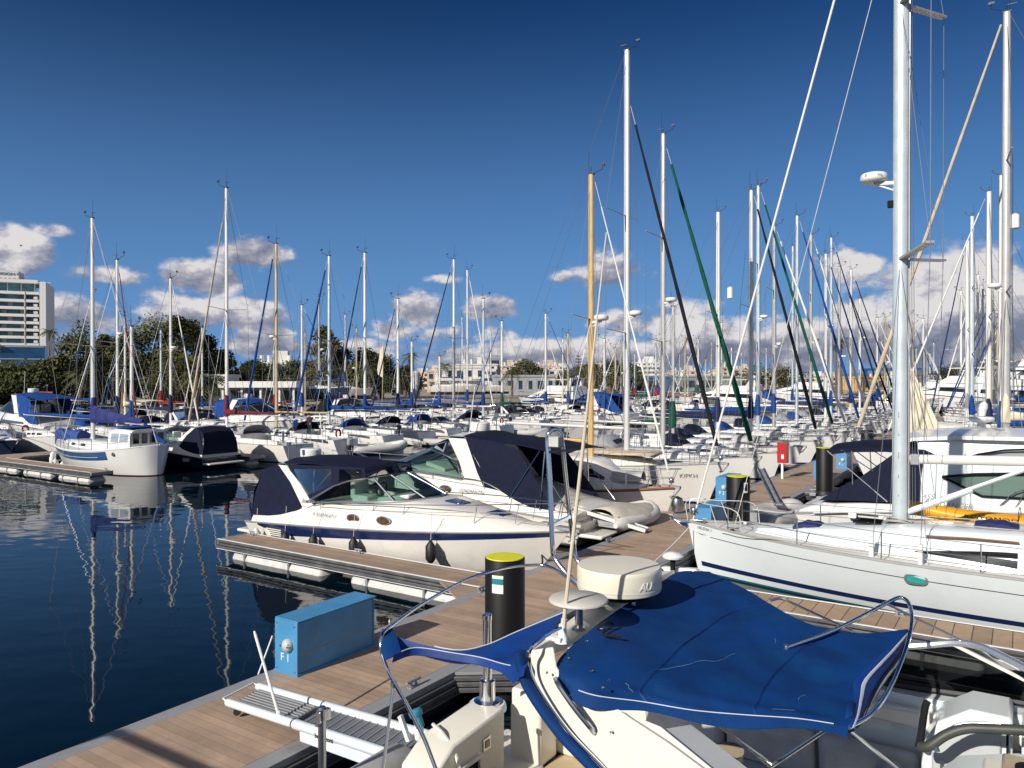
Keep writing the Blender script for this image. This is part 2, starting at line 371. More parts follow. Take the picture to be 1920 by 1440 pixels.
# ================================================================ water, land
wm = bpy.data.materials.new('harbour_water'); wm.use_nodes = True; nt = wm.node_tree; L = nt.links; b = nt.nodes['Principled BSDF']
b.inputs['Base Color'].default_value = (.0008, .007, .013, 1); b.inputs['Roughness'].default_value = .012; b.inputs['IOR'].default_value = 1.333
tc = _n('ShaderNodeTexCoord')
def wn(sc_, rot, st, det=2):
    mp = _n('ShaderNodeMapping'); mp.inputs['Rotation'].default_value = (0, 0, rot); mp.inputs['Scale'].default_value = st
    L.new(tc.outputs['Object'], mp.inputs['Vector'])
    n = _n('ShaderNodeTexNoise'); n.inputs['Scale'].default_value = sc_; n.inputs['Detail'].default_value = det; n.inputs['Roughness'].default_value = .45
    L.new(mp.outputs[0], n.inputs['Vector']); return n.outputs['Fac']
w1 = wn(.9, .4, (1, 1.5, 1), 1.5); w2 = wn(4.0, -.3, (1, 1.7, 1), 2); w3 = wn(.16, .2, (1, 1, 1), 2)
patch = _n('ShaderNodeMapRange', interpolation_type='SMOOTHSTEP'); patch.inputs['From Min'].default_value = .46; patch.inputs['From Max'].default_value = .62; L.new(w3, patch.inputs['Value'])
hgt = M('ADD', M('MULTIPLY', w1, 1.0), M('MULTIPLY', M('MULTIPLY', w2, M('ADD', M('MULTIPLY', patch.outputs[0], .85), .22)), .14))
bp = _n('ShaderNodeBump'); bp.inputs['Strength'].default_value = 1.0; bp.inputs['Distance'].default_value = .0082
L.new(hgt, bp.inputs['Height']); L.new(bp.outputs[0], b.inputs['Normal'])
m = MB(); m.grid([[(-3000, -200, 0), (4000, -200, 0)], [(-3000, 4000, 0), (4000, 4000, 0)]])
tag(m.build('water', wm, ang=0), kind='structure')

GROUND = mat('dusty_ground', (.30,.26,.20), .9, var=.2, vs=.2, dirt=(.20,.20,.14), ds=.08)
QUAY = mat('quay_concrete', (.42,.38,.33), .85, var=.15, vs=.5)
m = MB()
shore = [(-400,70),(-74,74),(-52,88),(-24,104),(8,136),(30,166),(64,210),(110,262),(170,300),(260,330),(420,320),(700,300)]
top = [V((x, y, 1.25)) for x, y in shore]
far = [V((-2600,900,2.0)), V((-2600,3600,4)), V((3600,3600,4)), V((3600,300,2))]
m.poly(top+[far[3], far[2], far[1], far[0]], 0)
m.grid([top, [p-V((0,0,1.6)) for p in top]], 1)
tag(m.build('ground', [GROUND, QUAY], ang=0), kind='structure')
# low hills behind the breakwater
hm = mat('hill_scrub', (.20,.17,.11), .95, var=.35, vs=.02, dirt=(.10,.11,.06), ds=.03)
m = MB(); rows = []
for i in range(9):
    r = []
    for j in range(60):
        x = -300+j*55; y = 760+i*80
        hh = 11*math.exp(-((x-520)/120)**2)+17*math.exp(-((x-1000)/300)**2)+2*math.sin(x*.013)+3
        r.append(V((x, y, max(0, hh*math.sin(math.pi*i/8)*(1+.1*math.sin(x*.05+i))))))
    rows.append(r)
m.grid(rows); tag(m.build('hills', hm, ang=80), kind='structure')
m = MB(); rows = []
for i in range(7):
    rows.append([V((95+j*9, 225+i*5-j*.8, -.5+(2.2+1.8*math.exp(-((j-14)/7)**2))*math.sin(math.pi*min(1, i/6))*(1+.25*random.random()))) for j in range(40)])
m.grid(rows); tag(m.build('breakwater', mat('breakwater_rock', (.36,.31,.24), .95, var=.4, vs=.6, bump=.6, bs=2), ang=0), 'long tan rubble breakwater behind the white motor yachts', 'breakwater')

m = MB(); m.tube([fr(-1.0, -10.6, 4.05), fr(-.90, -6.6, 4.05)], .055, 10); m.tube([fr(-1.0, -10.6, 4.05), fr(-1.0, -10.6, -1)], .06, 8); tag(m.build('handrail', mat('rail_paint', (.5, .5, .5), .5)), 'quay handrail beside the viewpoint, seen by its shadow across the decking', 'handrail')
# ================================================================ pontoons
DECKX = planks('pontoon_decking', (.43,.308,.222), .142, 1, .008, dark=.70)
DECKF = planks('finger_decking', (.385,.278,.205), .142, 1, .008, dark=.65)
DECKR = planks('finger_cross_decking', (.44,.31,.205), .30, 0, .016, dark=.2)
def pontoon(label, a0, a1, b0, b1, strip=.26, group=None):
    r = thing('pontoon', label, 'pontoon', fr(a0, (b0+b1)/2, 0), ROT, group)
    w = b1-b0; ln = a1-a0
    m = MB(); m.box((0, ln/2, .455), (w-2*strip, ln, .09)); m.build('deck', DECKX, r)
    for s in (-1, 1):
        x = s*(w/2-strip/2)
        m = MB(); m.box((x, ln/2, .452), (strip-.004, ln, .10)); m.build('edge_strip', EDGE, r, bevel=.01)
        m = MB(); m.box((s*(w/2+.02), ln/2, .36), (.05, ln, .07)); m.box((s*(w/2+.02), ln/2, .25), (.05, ln, .08)); m.box((s*(w/2-.01), ln/2, .28), (.04, ln, .30)); m.build('fender_strip', FENDR, r, bevel=.012)
    k = 0; y = 1.5
    while y < min(ln-2, 60):
        m = MB(); m.box((0, y+1.6, .06), (w-.35, 3.0, .5)); m.build('float', FLOATM if k % 2 else GALV, r, bevel=.06); y += 4.2; k += 1
    return r
pontoon('long brown decked main pontoon with grey edges running past the boats', -14, 108, -9.70, -7.28)
def finger(label, a0, a1, b0, b1, root, deckm, group, gus=True, gm=None):
    """root: the b of the end that joins the main pontoon"""
    r = thing('finger_pontoon', label, 'pontoon', fr((a0+a1)/2, (b0+b1)/2, 0), ROT, group)
    ln, w = b1-b0, a1-a0
    s = 1 if root > (b0+b1)/2 else -1
    m = MB(); m.box((0, 0, .46), (ln, w-.12, .06))
    if gus:
        if gm: m.build('deck', deckm, r); m = MB()
        e = s*ln/2
        m.prism([(e, -w/2+.06, .445), (e, -w/2-.9, .445), (e-s*1.3, -w/2+.06, .445)], (0,0,.045)); m.prism([(e, w/2-.06, .445), (e, w/2+.9, .445), (e-s*1.3, w/2-.06, .445)], (0,0,.045))
        if gm:
            for q in (-1, 1): m.build('gusset', gm, r) if q < 0 else None
            for z in (.40, .31, .22):
                g = MB(); g.bar((e, -w/2-.92, z), (e-s*1.32, -w/2+.04, z), .07, .07); g.build('gusset_fender', FENDR, r, bevel=.01)
    if not (gus and gm): m.build('deck', deckm, r)
    for q in (-1, 1):
        m = MB(); y = q*(w/2-.02)
        for z, h in ((.46, .07), (.375, .06), (.29, .08)): m.box((0, y+q*.012*(z < .4), z), (ln, .09, h))
        m.build('fender_strip', FENDR, r, bevel=.015)
        m = MB(); m.box((0, y+q*.03, .245), (ln, .05, .012)); m.box((0, y, .505), (ln, .05, .012)); m.build('edge_trim', WHITEP, r)
    m = MB(); m.box((-s*ln/2, 0, .41), (.10, w, .18)); m.build('end_bumper', GALV, r, bevel=.03)
    n = max(2, round(ln/4.2)); st = ln/n
    for k in range(n):
        c = -ln/2+st*(k+.5)
        f = MB(); pr = [(.02, -st*.40), (.30, -st*.39), (.36, -st*.37), (.36, st*.37), (.30, st*.39), (.02, st*.40)]
        MX = Matrix.Rotation(D(90), 4, 'Y')
        f.lathe((c, 0, -.04), pr, 20, M=MX @ Matrix.Diagonal((1, 1.32, 1, 1)))
        fo = f.build('float', FLOATM, r, ang=50)
        for x in (c-st*.26, c+st*.13):
            for q in (-1, 1): g = MB(); g.box((x, q*.47, .05), (.06, .03, .44)); g.build('strap', GALV, fo)
    for x in (-s*(ln/2-.35), 0):
        m = MB(); m.tube([(x-.12, w/2-.16, .60), (x+.12, w/2-.16, .60)], .022); m.tube([(x-.05, w/2-.16, .49), (x-.05, w/2-.16, .60)], .02); m.tube([(x+.05, w/2-.16, .49), (x+.05, w/2-.16, .60)], .02); m.box((x, w/2-.16, .497), (.18, .08, .012)); m.build('cleat', GALV, r)
    return r
GF = 'finger pontoons off the main pontoon'
finger('brown finger pontoon on white floats alongside the navy striped cruiser', 13.45, 14.5, -18.95, -9.7, -9.7, DECKF, GF)
for k, a in enumerate((23.8, 32.6, 41.6, 50.2, 59.5, 69.2, 78.6)):
    finger('narrow finger pontoon between the bow-in sailing yachts', a-.5, a+.5, -19, -9.7, -9.7, DECKF, 'fingers between the sailing yachts')
finger('finger pontoon with wide cross planks beside the white yacht with black stripe', 15.25, 16.45, -7.28, 3.4, -7.28, DECKR, GF, False)
for k, a in enumerate((10.75, 22.2, 33.5, 44.8, 56.5, 68.5)):
    finger(('grey edged finger pontoon held by the lime topped pile beside the blue awning boat' if k == 0 else 'finger pontoon held by a black pile beside moored motor cruisers'), a-.5, a+.5, -7.28, 3, -7.28, DECKR, GF if k == 0 else 'fingers held by black piles', gm=EDGE)
# the next pontoon to the left, with its own fingers
pontoon('far brown pontoon behind the double ended blue and white ketch', -2, 110, -51.0, -48.8)
GL = 'fingers of the far pontoon'
for k, a in enumerate((20.2, 29.4, 38.6, 47.8, 57, 66.2, 75.4, 84.6)):
    finger(('weathered finger pontoon on ribbed floats alongside the blue and white ketch' if k == 0 else 'far finger pontoon on ribbed white floats between yachts'), a-.55, a+.55, -48.8, -37.6, -48.8, DECKF, GL)

def pile(a, b, top, label, cap, decal=None):
    r = thing('mooring_pile', label, 'pile', fr(a, b, 0), ROT, 'black mooring piles along the main pontoon')
    m = MB(); m.lathe((0,0,0), [(.32, -1.5), (.32, top-.01), (.315, top)], 28); m.build('shaft', PILEB, r, ang=50)
    m = MB(); m.lathe((0,0,0), [(.305, top+.002), (.30, top+.014), (.0001, top+.018)], 28); m.build('cap', LIME if cap else PILEB, r)
    m = MB(); m.lathe((0,0,0), [(.345, .30), (.345, .52), (.33, .54), (.33, .30)], 28); m.build('guide_collar', RUB, r)
    m = MB(); m.box((-.36, 0, .42), (.25, .9, .14)); m.build('bracket', GALV, r, bevel=.02)
    if decal:
        d = V((-.20, -.98)).normalized() if decal == 1 else V((.55, -.83)).normalized()
        g0 = math.atan2(d.y, d.x)+.42
        for name, z0, z1, mt, w, e in (('notice', top-.50, top-.22, WHITEP, .42, .0), ('notice_band', top-.36, top-.27, mat('notice_teal', (.02,.22,.24), .4), .42, .003)) if decal == 1 else (('notice', top-.42, top-.14, WHITEP, .3, 0.), ('notice_band', top-.37, top-.18, STRIPN, .2, .003)):
            q = MB(); q.grid([[((.323+e)*math.cos(g0+w*(j/6-.5)*1.4), (.323+e)*math.sin(g0+w*(j/6-.5)*1.4), z) for j in range(7)] for z in (z0, z1)]); q.build(name, mt, r)
    return r
pile(10.14, -6.88, 2.165, 'thick black pile with lime yellow top beside the boat with royal blue awnings', True, 1)
pile(21.3, -6.6, 2.31, 'black pile with lime top and small flag notice beside the blue pedestal', True, 2)
pile(32.6, -6.62, 2.27, 'black pile with thin lime rim next to the navy cockpit canopy', True)
pile(45.2, -7.0, 2.25, 'short looking all black pile beside a far blue pedestal', False)

def pedestal(a, b, ln, txt, label, flip=False):
    r = thing('service_pedestal', label, 'pedestal', fr(a, b, .5), ROT, 'blue service pedestals on the pontoon')
    w, h = .50, .81
    m = MB()
    m.prism([(-w/2, .02, .03), (w/2, .02, .03), (w/2, .02, h-.005), (-w/2, .02, h-.005)], (0, ln-.04, 0), 0); m.build('body', BOXB, r, bevel=.006)
    m = MB(); m.box((0, .008, h/2), (w+.012, .03, h)); m.build('end_panel', BOXB, r, bevel=.006)
    m = MB(); m.box((0, ln/2+.01, h+.012), (w+.015, ln+.02, .022)); m.build('lid', BOXB, r, bevel=.005)
    m = MB(); m.box((0, ln/2, .015), (w+.04, ln+.03, .03)); m.build('base_flange', BOXB, r)
    m = MB(); m.box((w/2+.003, ln/2, h*.40), (.006, ln-.06, .012)); m.build('seam', EDGE, r)
    m = MB(); MX = Matrix.Rotation(D(90), 4, 'X')
    m.lathe((.06, -.01, h-.36), [(.10, 0), (.10, .03), (.088, .06), (.05, .09), (.0001, .098)], 18, 0, M=MX); lo = m.build('lamp', LAMPG, r)
    m = MB(); m.box((.06, -.062, h-.36), (.195, .07, .018)); m.box((.06, -.05, h-.325), (.16, .07, .012)); m.build('lamp_guard', STEELD, lo)
    for x in (-.2, .2):
        for z in (.06, h-.06): m = MB(); m.box((x, -.012, z), (.018, .012, .018)); m.build('bolt', STEELD, r)
    m = MB(); m.box((w/2+.004, ln-.05, h/2), (.012, .03, h-.1)); m.build('corner_strip', BOXD, r)
    text(txt, .17, plane_M((-.12, -.010, h-.62), (1,0,0), (0,0,1)), TEXTW, r)
    return r
pedestal(7.86, -9.38, 1.68, 'F 1', 'long blue service pedestal with round lamp on the pontoon edge above open water')
pedestal(28.4, -9.4, 1.5, 'F 2', 'light blue pedestal lettered F 2 beside the pile with flag notice')
pedestal(21.3, -7.62, 1.5, 'F 3', 'light blue pedestal half hidden by the white yacht bow')
pedestal(36.5, -7.62, 1.5, 'F 4', 'light blue pedestal behind the pile beside the navy cockpit canopy')
pedestal(41.5, -7.62, 1.5, 'F 5', 'small far blue pedestal beyond the navy cockpit canopy')
pedestal(47.2, -7.62, 1.5, 'F 6', 'tiny blue pedestal next to the all black pile')
r = thing('hose_cabinet', 'red fire hose cabinet on a white post at the pontoon side', 'fire cabinet', fr(35.9, -9.1, .5), ROT)
m = MB(); m.box((0, 0, .36), (.09, .09, .72)); m.build('post', WHITEP, r)
m = MB(); m.box((0, .12, 1.17), (.44, .30, .92)); m.build('body', GALV, r, bevel=.01)
m = MB(); m.box((0, -.045, 1.17), (.44, .03, .92)); m.build('door', REDP, r, bevel=.01)
m = MB(); m.box((.02, -.063, 1.0), (.11, .006, .20)); m.build('notice', WHITEP, r)
# ================================================================ hulls
class Hull:
    """x forward (bow at +L/2), y to port, z up from the water"""
    def __init__(s, Ln, B, fb=(1.3, 1.05, 1.0), d=.5, rake=.7, tr=.3, sw=.75, tm=.42, full=2.1, bilge=.26, flare=.85, ns=22, hard=False, round_=0):
        s.L, s.B, s.fb, s.d, s.rake, s.tr, s.sw, s.tm, s.full, s.bilge, s.flare, s.ns, s.hard, s.round_ = Ln, B, fb, d, rake, tr, sw, tm, full, bilge, flare, ns, hard, round_
    def zs(s, t):
        b, m, st = s.fb
        return st*(1-t)*(.45-t)/.45+m*t*(1-t)/(.45*.55)+b*t*(t-.45)/.55
    def wf(s, t):
        if s.round_ and t < s.round_: return max(.03, (1-(1-t/s.round_)**2)**.5)*(s.sw+(1-s.sw)*math.sin(math.pi/2*t/s.tm))
        if t < s.tm: return s.sw+(1-s.sw)*math.sin(math.pi/2*t/s.tm)
        q = (t-s.tm)/(1-s.tm); return max(.008, (1-q**s.full)**.95)
    def hw(s, x): return s.B/2*s.wf(min(1, max(0, x/s.L+.5)))
    def zx(s, x): return s.zs(min(1, max(0, x/s.L+.5)))
    def pt(s, t, z, side=1, off=0.0):
        zt = s.zs(t); k = max(0, min(1, (z+s.d)/(zt+s.d)))
        p = lerp(s.bilge, s.flare, t**2.6)
        y = s.B/2*s.wf(t)*k**p
        if s.hard: y = s.B/2*s.wf(t)*(min(1, k/.45)**.8*.86+.14*max(0, (k-.45)/.55)) if t < .6 else lerp(s.B/2*s.wf(t)*(min(1, k/.45)**.8*.86+.14*max(0, (k-.45)/.55)), s.B/2*s.wf(t)*k**p, (t-.6)/.4)
        x = -s.L/2+t*s.L-s.rake*(1-k)**1.0*t**7+s.tr*(k-1)*-1*(1-t)**9
        return V((x, side*(y+off), z))
    def sheer(s, x, side=1, inset=0.0, dz=0.0):
        return V((x, side*max(.02, s.hw(x)-inset), s.zx(x)+dz))
    def build(s, root, mats, fr_=(.3, .55, .75, .82, .9, 1), pick=None):
        zabs = [-s.d, -s.d*.75, -s.d*.4, -.02, .05, .12]
        rows = []
        for i in range(s.ns+1):
            t = i/s.ns; t = (t**(1.5 if s.round_ else 1) if t < .3 else t); t = (t**.85 if t > 0 else 0) if not s.round_ else (t if t >= .3 else t/.3**1.5*.3); zt = s.zs(t)
            lv = zabs+[lerp(.12, zt, f) for f in fr_]
            half = [s.pt(t, z, 1) for z in lv]
            rows.append([V((p.x, -p.y, p.z)) for p in half[::-1]]+half)
        nl = len(zabs)+len(fr_); m = MB()
        def mf(i, j):
            k = nl-2-j if j < nl-1 else (0 if j == nl-1 else j-nl)
            return pick(k, (i+.5)/s.ns) if pick else (1 if k < 4 else 0)
        m.grid(rows, mf=mf)
        r0 = rows[0]; n = len(r0)
        for j in range(nl-1):
            k = nl-2-j
            m.add([r0[j], r0[j+1], r0[n-2-j], r0[n-1-j]], [(0, 1, 2, 3)], (1 if k < 4 else 0))
        s.o = m.build('hull', mats, root, ang=30)
        return s.o
    def deck(s, root, mt, camber=.06, drop=.02, t0=0, t1=1, name='deck'):
        rows = []
        for i in range(s.ns+1):
            t = lerp(t0, t1, i/s.ns); x = -s.L/2+t*s.L; w = s.B/2*s.wf(t)-.015; z = s.zs(t)-drop
            rows.append([V((x, w*q, z+camber*(1-q*q)*s.wf(t))) for q in (-1, -.8, -.4, 0, .4, .8, 1)])
        m = MB(); m.grid(rows); return m.build(name, mt, root)
    def rail(s, root, mt, r=.025, dz=.02, name='toe_rail', t0=0.0, t1=1.0, n=5):
        m = MB()
        for sd_ in (-1, 1):
            m.tube([s.sheer(-s.L/2+s.L*lerp(t0, t1, i/26), sd_, .012, dz) for i in range(27)], r, n)
        return m.build(name, mt, root)
    def stripe(s, root, mt, z0, z1, t0, t1, name='stripe', off=.006, n=24, sides=(1, -1)):
        """a thin band that lies on the topsides between the heights z0(t) and z1(t)"""
        m = MB()
        for sd_ in sides:
            T = [lerp(t0, t1, i/n) for i in range(n+1)]
            m.grid([[s.pt(t, lerp(z0(t), z1(t), k/5), sd_, off) for t in T] for k in range(6)])
        return m.build(name, mt, root)
def guard(H, root, t0=.06, t1=.90, n=6, h=.58, r=.010, sides=(1, -1), mt=None, wires=2):
    """stanchions with two lifelines"""
    mt = mt or STEELD
    for sd_ in sides:
        m = MB(); ps = []
        for i in range(n):
            x = -H.L/2+H.L*lerp(t0, t1, i/(n-1)); p = H.sheer(x, sd_, .07); ps.append(p)
            m.tube([p, p+V((0, 0, h))], r*1.15, 5)
        for k in range(wires):
            m.tube([p+V((0, 0, h-.01-k*h*.45)) for p in ps], r*.55, 4)
        m.build('lifeline', mt, root)
def pulpit(H, root, h=.62, r=.014, back=1.5, mt=None, over=.12):
    m = MB(); mt = mt or STEEL; xb = H.L/2
    A = [H.sheer(xb-back, 1, .05, h), H.sheer(xb-back*.4, 1, .03, h+.02), V((xb+over, .10, H.zx(xb)+h+.03)), V((xb+over+.05, 0, H.zx(xb)+h+.03))]
    P = spl(A+[V((p.x, -p.y, p.z)) for p in A[-2::-1]], 5)
    m.tube(P, r, 6)
    for sd_ in (-1, 1):
        for f, g in ((back, back), (back*.45, back*.6), (.05, .22)):
            q = H.sheer(xb-f, sd_, .05, h); 
            if f < .1: q = V((xb+over-.06, sd_*.10, H.zx(xb)+h+.02))
            m.tube([H.sheer(xb-g, sd_, .06), q], r*.9, 5)
        m.tube([H.sheer(xb-back, sd_, .05, h*.5), H.sheer(xb-back*.5, sd_, .05, h*.52), V((xb-.08, sd_*.09, H.zx(xb)+h*.55))], r*.8, 5)
    return m.build('pulpit', mt, root)
def pushpit(H, root, h=.6, r=.013, ln=1.1, mt=None):
    m = MB(); x0 = -H.L/2+.1
    for sd_ in (-1, 1):
        P = [H.sheer(x0+ln, sd_, .07, h), H.sheer(x0+.15, sd_, .07, h), V((x0, sd_*(H.hw(x0)-.25), H.zx(x0)+h)), V((x0, sd_*.35, H.zx(x0)+h))]
        m.tube(spl(P, 4), r, 6); m.tube([p-V((0, 0, h*.45)) for p in spl(P, 4)], r*.7, 5)
        for p in (P[0], P[1], P[3]): m.tube([p, p-V((0, 0, h))], r*.9, 5)
    return m.build('pushpit', mt or STEEL, root)
def cabin(root, secs, mt, name='coachroof', n=4, rnd=.55):
    """lofted coachroof; secs: (x, half width at base, half width at top, base z, top z)"""
    rows = []
    for x, wb, wt, zb, zt in secs:
        h = zt-zb
        half = [(wb, zb), (lerp(wb, wt, .5), zb+h*.5), (wt+.0, zb+h*.82), (wt-.06-.04*rnd, zb+h*.95), (wt*.6, zt+.01), (0, zt+.03)]
        rows.append([V((x, -y, z)) for y, z in half]+[V((x, y, z)) for y, z in half[-2::-1]])
    m = MB(); m.grid(rows); m.poly(rows[0][::-1]); m.poly(rows[-1])
    return m.build(name, mt, root, ang=50)
def side_win(parent, secs, x0, x1, v0, v1, mt, off=.008, name='window', taper=0.0, sides=(1, -1)):
    """panes that follow the coachroof's side between x0..x1, heights v0..v1 (0..0.8)"""
    def P(x, v, sd_):
        s_ = sorted(secs); 
        for a, b in zip(s_, s_[1:]):
            if a[0] <= x <= b[0]: break
        q = (x-a[0])/(b[0]-a[0]); wb, wt, zb, zt = (lerp(a[i], b[i], q) for i in (1, 2, 3, 4))
        return V((x, sd_*(lerp(wb, wt, v if v < .5 else min(1, .5+(v-.5)/.64))+off), zb+(zt-zb)*v))
    for sd_ in sides:
        m = MB(); n = 10
        V0 = v0 if callable(v0) else (lambda f: v0+taper*f*(v1-v0)*.5); V1 = v1 if callable(v1) else (lambda f: v1-taper*f*(v1-v0)*.5)
        m.grid([[P(lerp(x0, x1, i/n), lerp(V0(i/n), V1(i/n), k/4), sd_) for i in range(n+1)] for k in range(5)])
        m.build(name, mt, parent)
def wind_gear(m, p, s=1.0):
    p = V(p)
    m.tube([p, p+V((.0, 0, .28*s))], .012*s, 4); m.tube([p, p+V((.38*s, .1*s, .16*s))], .010*s, 4)
    q = p+V((.38*s, .1*s, .16*s)); m.tube([q, q+V((0, 0, .14*s))], .010*s, 4); m.box(q+V((0, 0, .17*s)), (.16*s, .02, .05*s)); m.box(q+V((.05, .0, .12*s)), (.05, .10*s, .03*s))
    m.box(p+V((-.12*s, 0, .22*s)), (.26*s, .014, .03)); m.box(p+V((0, 0, .02)), (.22*s, .10*s, .05))
def radome(parent, c, r=.27, arm=None, mt=None, name='radar'):
    m = MB(); h = r*.78
    m.lathe(c, [(r*.72, 0), (r*.96, h*.16), (r, h*.32), (r, h*.62), (r*.92, h*.86), (r*.6, h*.98), (.001, h)], 20)
    o = m.build(name, mt or RADW, parent, ang=60)
    if arm is not None:
        q = MB(); q.bar(V(c)-V((0, 0, .03)), arm, .12, .07); q.bar(V(c)-V((0, 0, .03)), V(arm)-V((0, 0, .18)), .06, .03); q.build('radar_bracket', mt or RADW, parent)
    return o
def spar(root, H, mx, top, base, mt, r=.085, spreaders=(.5,), sw=.42, fore=1.6, gear=True, steps=False, gs=1.0):
    m = MB(); m.tube([(mx, 0, base), (mx, 0, lerp(base, top, .6)), (mx, 0, top)], [r*1.0, r*1.0, r*.86], 10)
    # oval section: longer fore and aft
    m.v = [((x-mx)*1.35+mx, y, z) for x, y, z in m.v]
    if steps:
        for k in range(int((top-base)/.55)): m.tube([(mx-.02, (-1)**k*(r+.0), base+k*.55+.4), (mx-.02, (-1)**k*(r+.13), base+k*.55+.4), (mx-.02, (-1)**k*(r+.13), base+k*.55+.54)], .014, 4)
    mo = m.build('mast', mt, root)
    if gear:
        g = MB(); wind_gear(g, (mx, 0, top), gs); g.tube([(mx-.1, .02, top), (mx-.1, .02, top+.8*gs)], .006*gs, 4); g.build('wind_vane', TEXTD, mo)
    for f in spreaders:
        z = lerp(base, top, f); w = H.B*sw
        for sd_ in (-1, 1):
            g = MB(); g.tube([(mx-.02, sd_*r, z), (mx-.22, sd_*w, z+.12)], [.045, .028], 6, flat=.5); g.build('spreader', ALUD, mo)
    return mo
def stays(root, H, mx, top, spreaders, base, sw=.42, r=.006, bowx=None, backstay=True, jib=True, mt=None):
    m = MB(); 
    for sd_ in (-1, 1):
        foot = H.sheer(mx-.35, sd_, .12); prev = foot
        for f in list(spreaders):
            z = lerp(base, top, f); p = V((mx-.22, sd_*H.B*sw, z+.12)); m.tube([prev, p], r, 4); 
            prev = p
        m.tube([prev, (mx, 0, top-.3)], r, 4)
        z1 = lerp(base, top, spreaders[0])-.1 if spreaders else lerp(base, top, .5)
        m.tube([H.sheer(mx-.75, sd_, .14), (mx, sd_*.05, z1)], r, 4); m.tube([H.sheer(mx+.4, sd_, .16), (mx, sd_*.05, z1)], r, 4)
    if backstay: m.tube([(-H.L/2+.12, 0, H.zs(0)), (mx-.06, 0, top)], r, 4)
    m.tube([(mx+.14, .05, base+.4), (mx+.12, .05, top-.2)], r*.8, 4); m.tube([(mx-.16, -.05, base+.2), (mx-.13, -.03, top-.2)], r*.8, 4)
    return m.build('rigging', mt or WIRE, root)
def furled(root, H, mx, topz, mt, r=.07, bx=None, lowz=None, twist=True, head=.93, leader=True):
    bx = H.L/2-.12 if bx is None else bx; z0 = H.zx(bx)+.05
    A, B = V((bx, 0, z0)), V((mx+.12, 0, topz))
    q = MB(); q.tube([A, A.lerp(B, .985)], .012, 5); so_ = q.build('forestay', WIREL, root)
    m = MB(); n = 22; P = []; R = []
    for i in range(n+1):
        f = lerp(.045, head, i/n); P.append(A.lerp(B, f)); R.append(r*(1.0-.55*(i/n)**1.2)*(.75+.25*min(1, i/3))*(1+.10*math.sin(i*2.1)))
    m.tube(P, R, 8); m.build('furled_jib', mt, root)
    q = MB(); q.lathe(A+V((-.02, 0, .12)), [(.09, 0), (.10, .05), (.05, .07), (.10, .10), (.09, .15)], 10); q.build('furler_drum', STEELD, root)
def boom(root, mx, x1, z, mt, cover=None, r=.07, sag=.0, ch=.26, rise=.05, sailtop=.9):
    m = MB(); m.tube([(mx-.12, 0, z), (x1, 0, z+rise)], r, 8); bo = m.build('boom', mt, root)
    if cover:
        m = MB(); n = 10; rows = []
        for i in range(n+1):
            f = i/n; x = lerp(mx+.12, x1+.15, f); zz = z+rise*f; h = lerp(ch*1.55, ch*.55, f**.75); w = lerp(.20, .12, f)*(1+.12*math.sin(i*2.3))
            if i == 0: w *= .8; h *= 1.2
            rows.append([V((x, w*math.sin(g)*(.9 if math.cos(g) > 0 else .75), zz+(h*math.cos(g)*.5+h*.32))) for g in [2*math.pi*j/10 for j in range(10)]])
        m.grid(rows, cv=False, cu=True); m.poly(rows[0]); m.poly(rows[-1][::-1])
        m.build('sail_cover', cover, bo)
        if sailtop:
            q = MB(); q.tube([(mx-.02, 0, z-.15), (mx-.02, 0, z+.25), (mx, 0, z+.35+sailtop)], [.19, .21, .11], 10); q.build('mast_boot', cover, bo)
    return bo
def sprayhood(root, x0, x1, w, z0, h, mt, win=True):
    rows = []
    for i in range(6):
        f = i/5; x = lerp(x1, x0, f); k = math.sin(math.pi/2*min(1, f*1.25))
        hh = h*k; rows.append([V((x, w*math.cos(g)*(.85+.15*f), z0+.03+max(0, math.sin(g))**.6*hh)) for g in [math.pi*j/10 for j in range(11)]])
    m = MB(); m.grid(rows); o = m.build('sprayhood', mt, root, solid=.01)
    if win:
        q = MB(); q.grid([[p+V((.012, 0, .012)) for p in r_[3:8]] for r_ in rows[1:3]]); q.build('window', CLEAR, o)
    return o
def bimini(root, x0, x1, w, z, mt, legs=1.1, drop=.12):
    rows = [[V((lerp(x0, x1, i/6), w*q, z+.10*(1-q*q)+.05*math.sin(math.pi*i/6)-(drop if i in (0, 6) else 0)*.5)) for q in (-1, -.7, -.35, 0, .35, .7, 1)] for i in range(7)]
    m = MB(); m.sheet(rows, .015); o = m.build('bimini', mt, root)
    q = MB(); xm = (x0+x1)/2
    for sd_ in (-1, 1):
        for x in (x0+.05, x1-.05): q.tube([(xm, sd_*w*.98, z-legs), (x, sd_*w*.97, z-.02)], .013, 5)
    q.build('bimini_frame', STEEL, root)
    return o
def fender(parent, H, x, side, col=None, drop=.75, r=.11, h=.55, loc=None):
    c = H.sheer(x, side, -.10) if loc is None else V(loc)
    z = c.z-drop
    m = MB(); m.lathe((c.x, c.y, z), [(.012, -h/2-.04), (r*.5, -h/2), (r, -h/2+.09), (r, h/2-.09), (r*.5, h/2), (.03, h/2+.06), (.012, h/2+.07)], 12); o = m.build('fender', col or WHITEC, parent, ang=60)
    q = MB(); q.tube([(c.x, c.y, z+h/2), (c.x, c.y-side*.05, c.z+.25)], .008, 4); q.build('fender_line', WIREL, o)

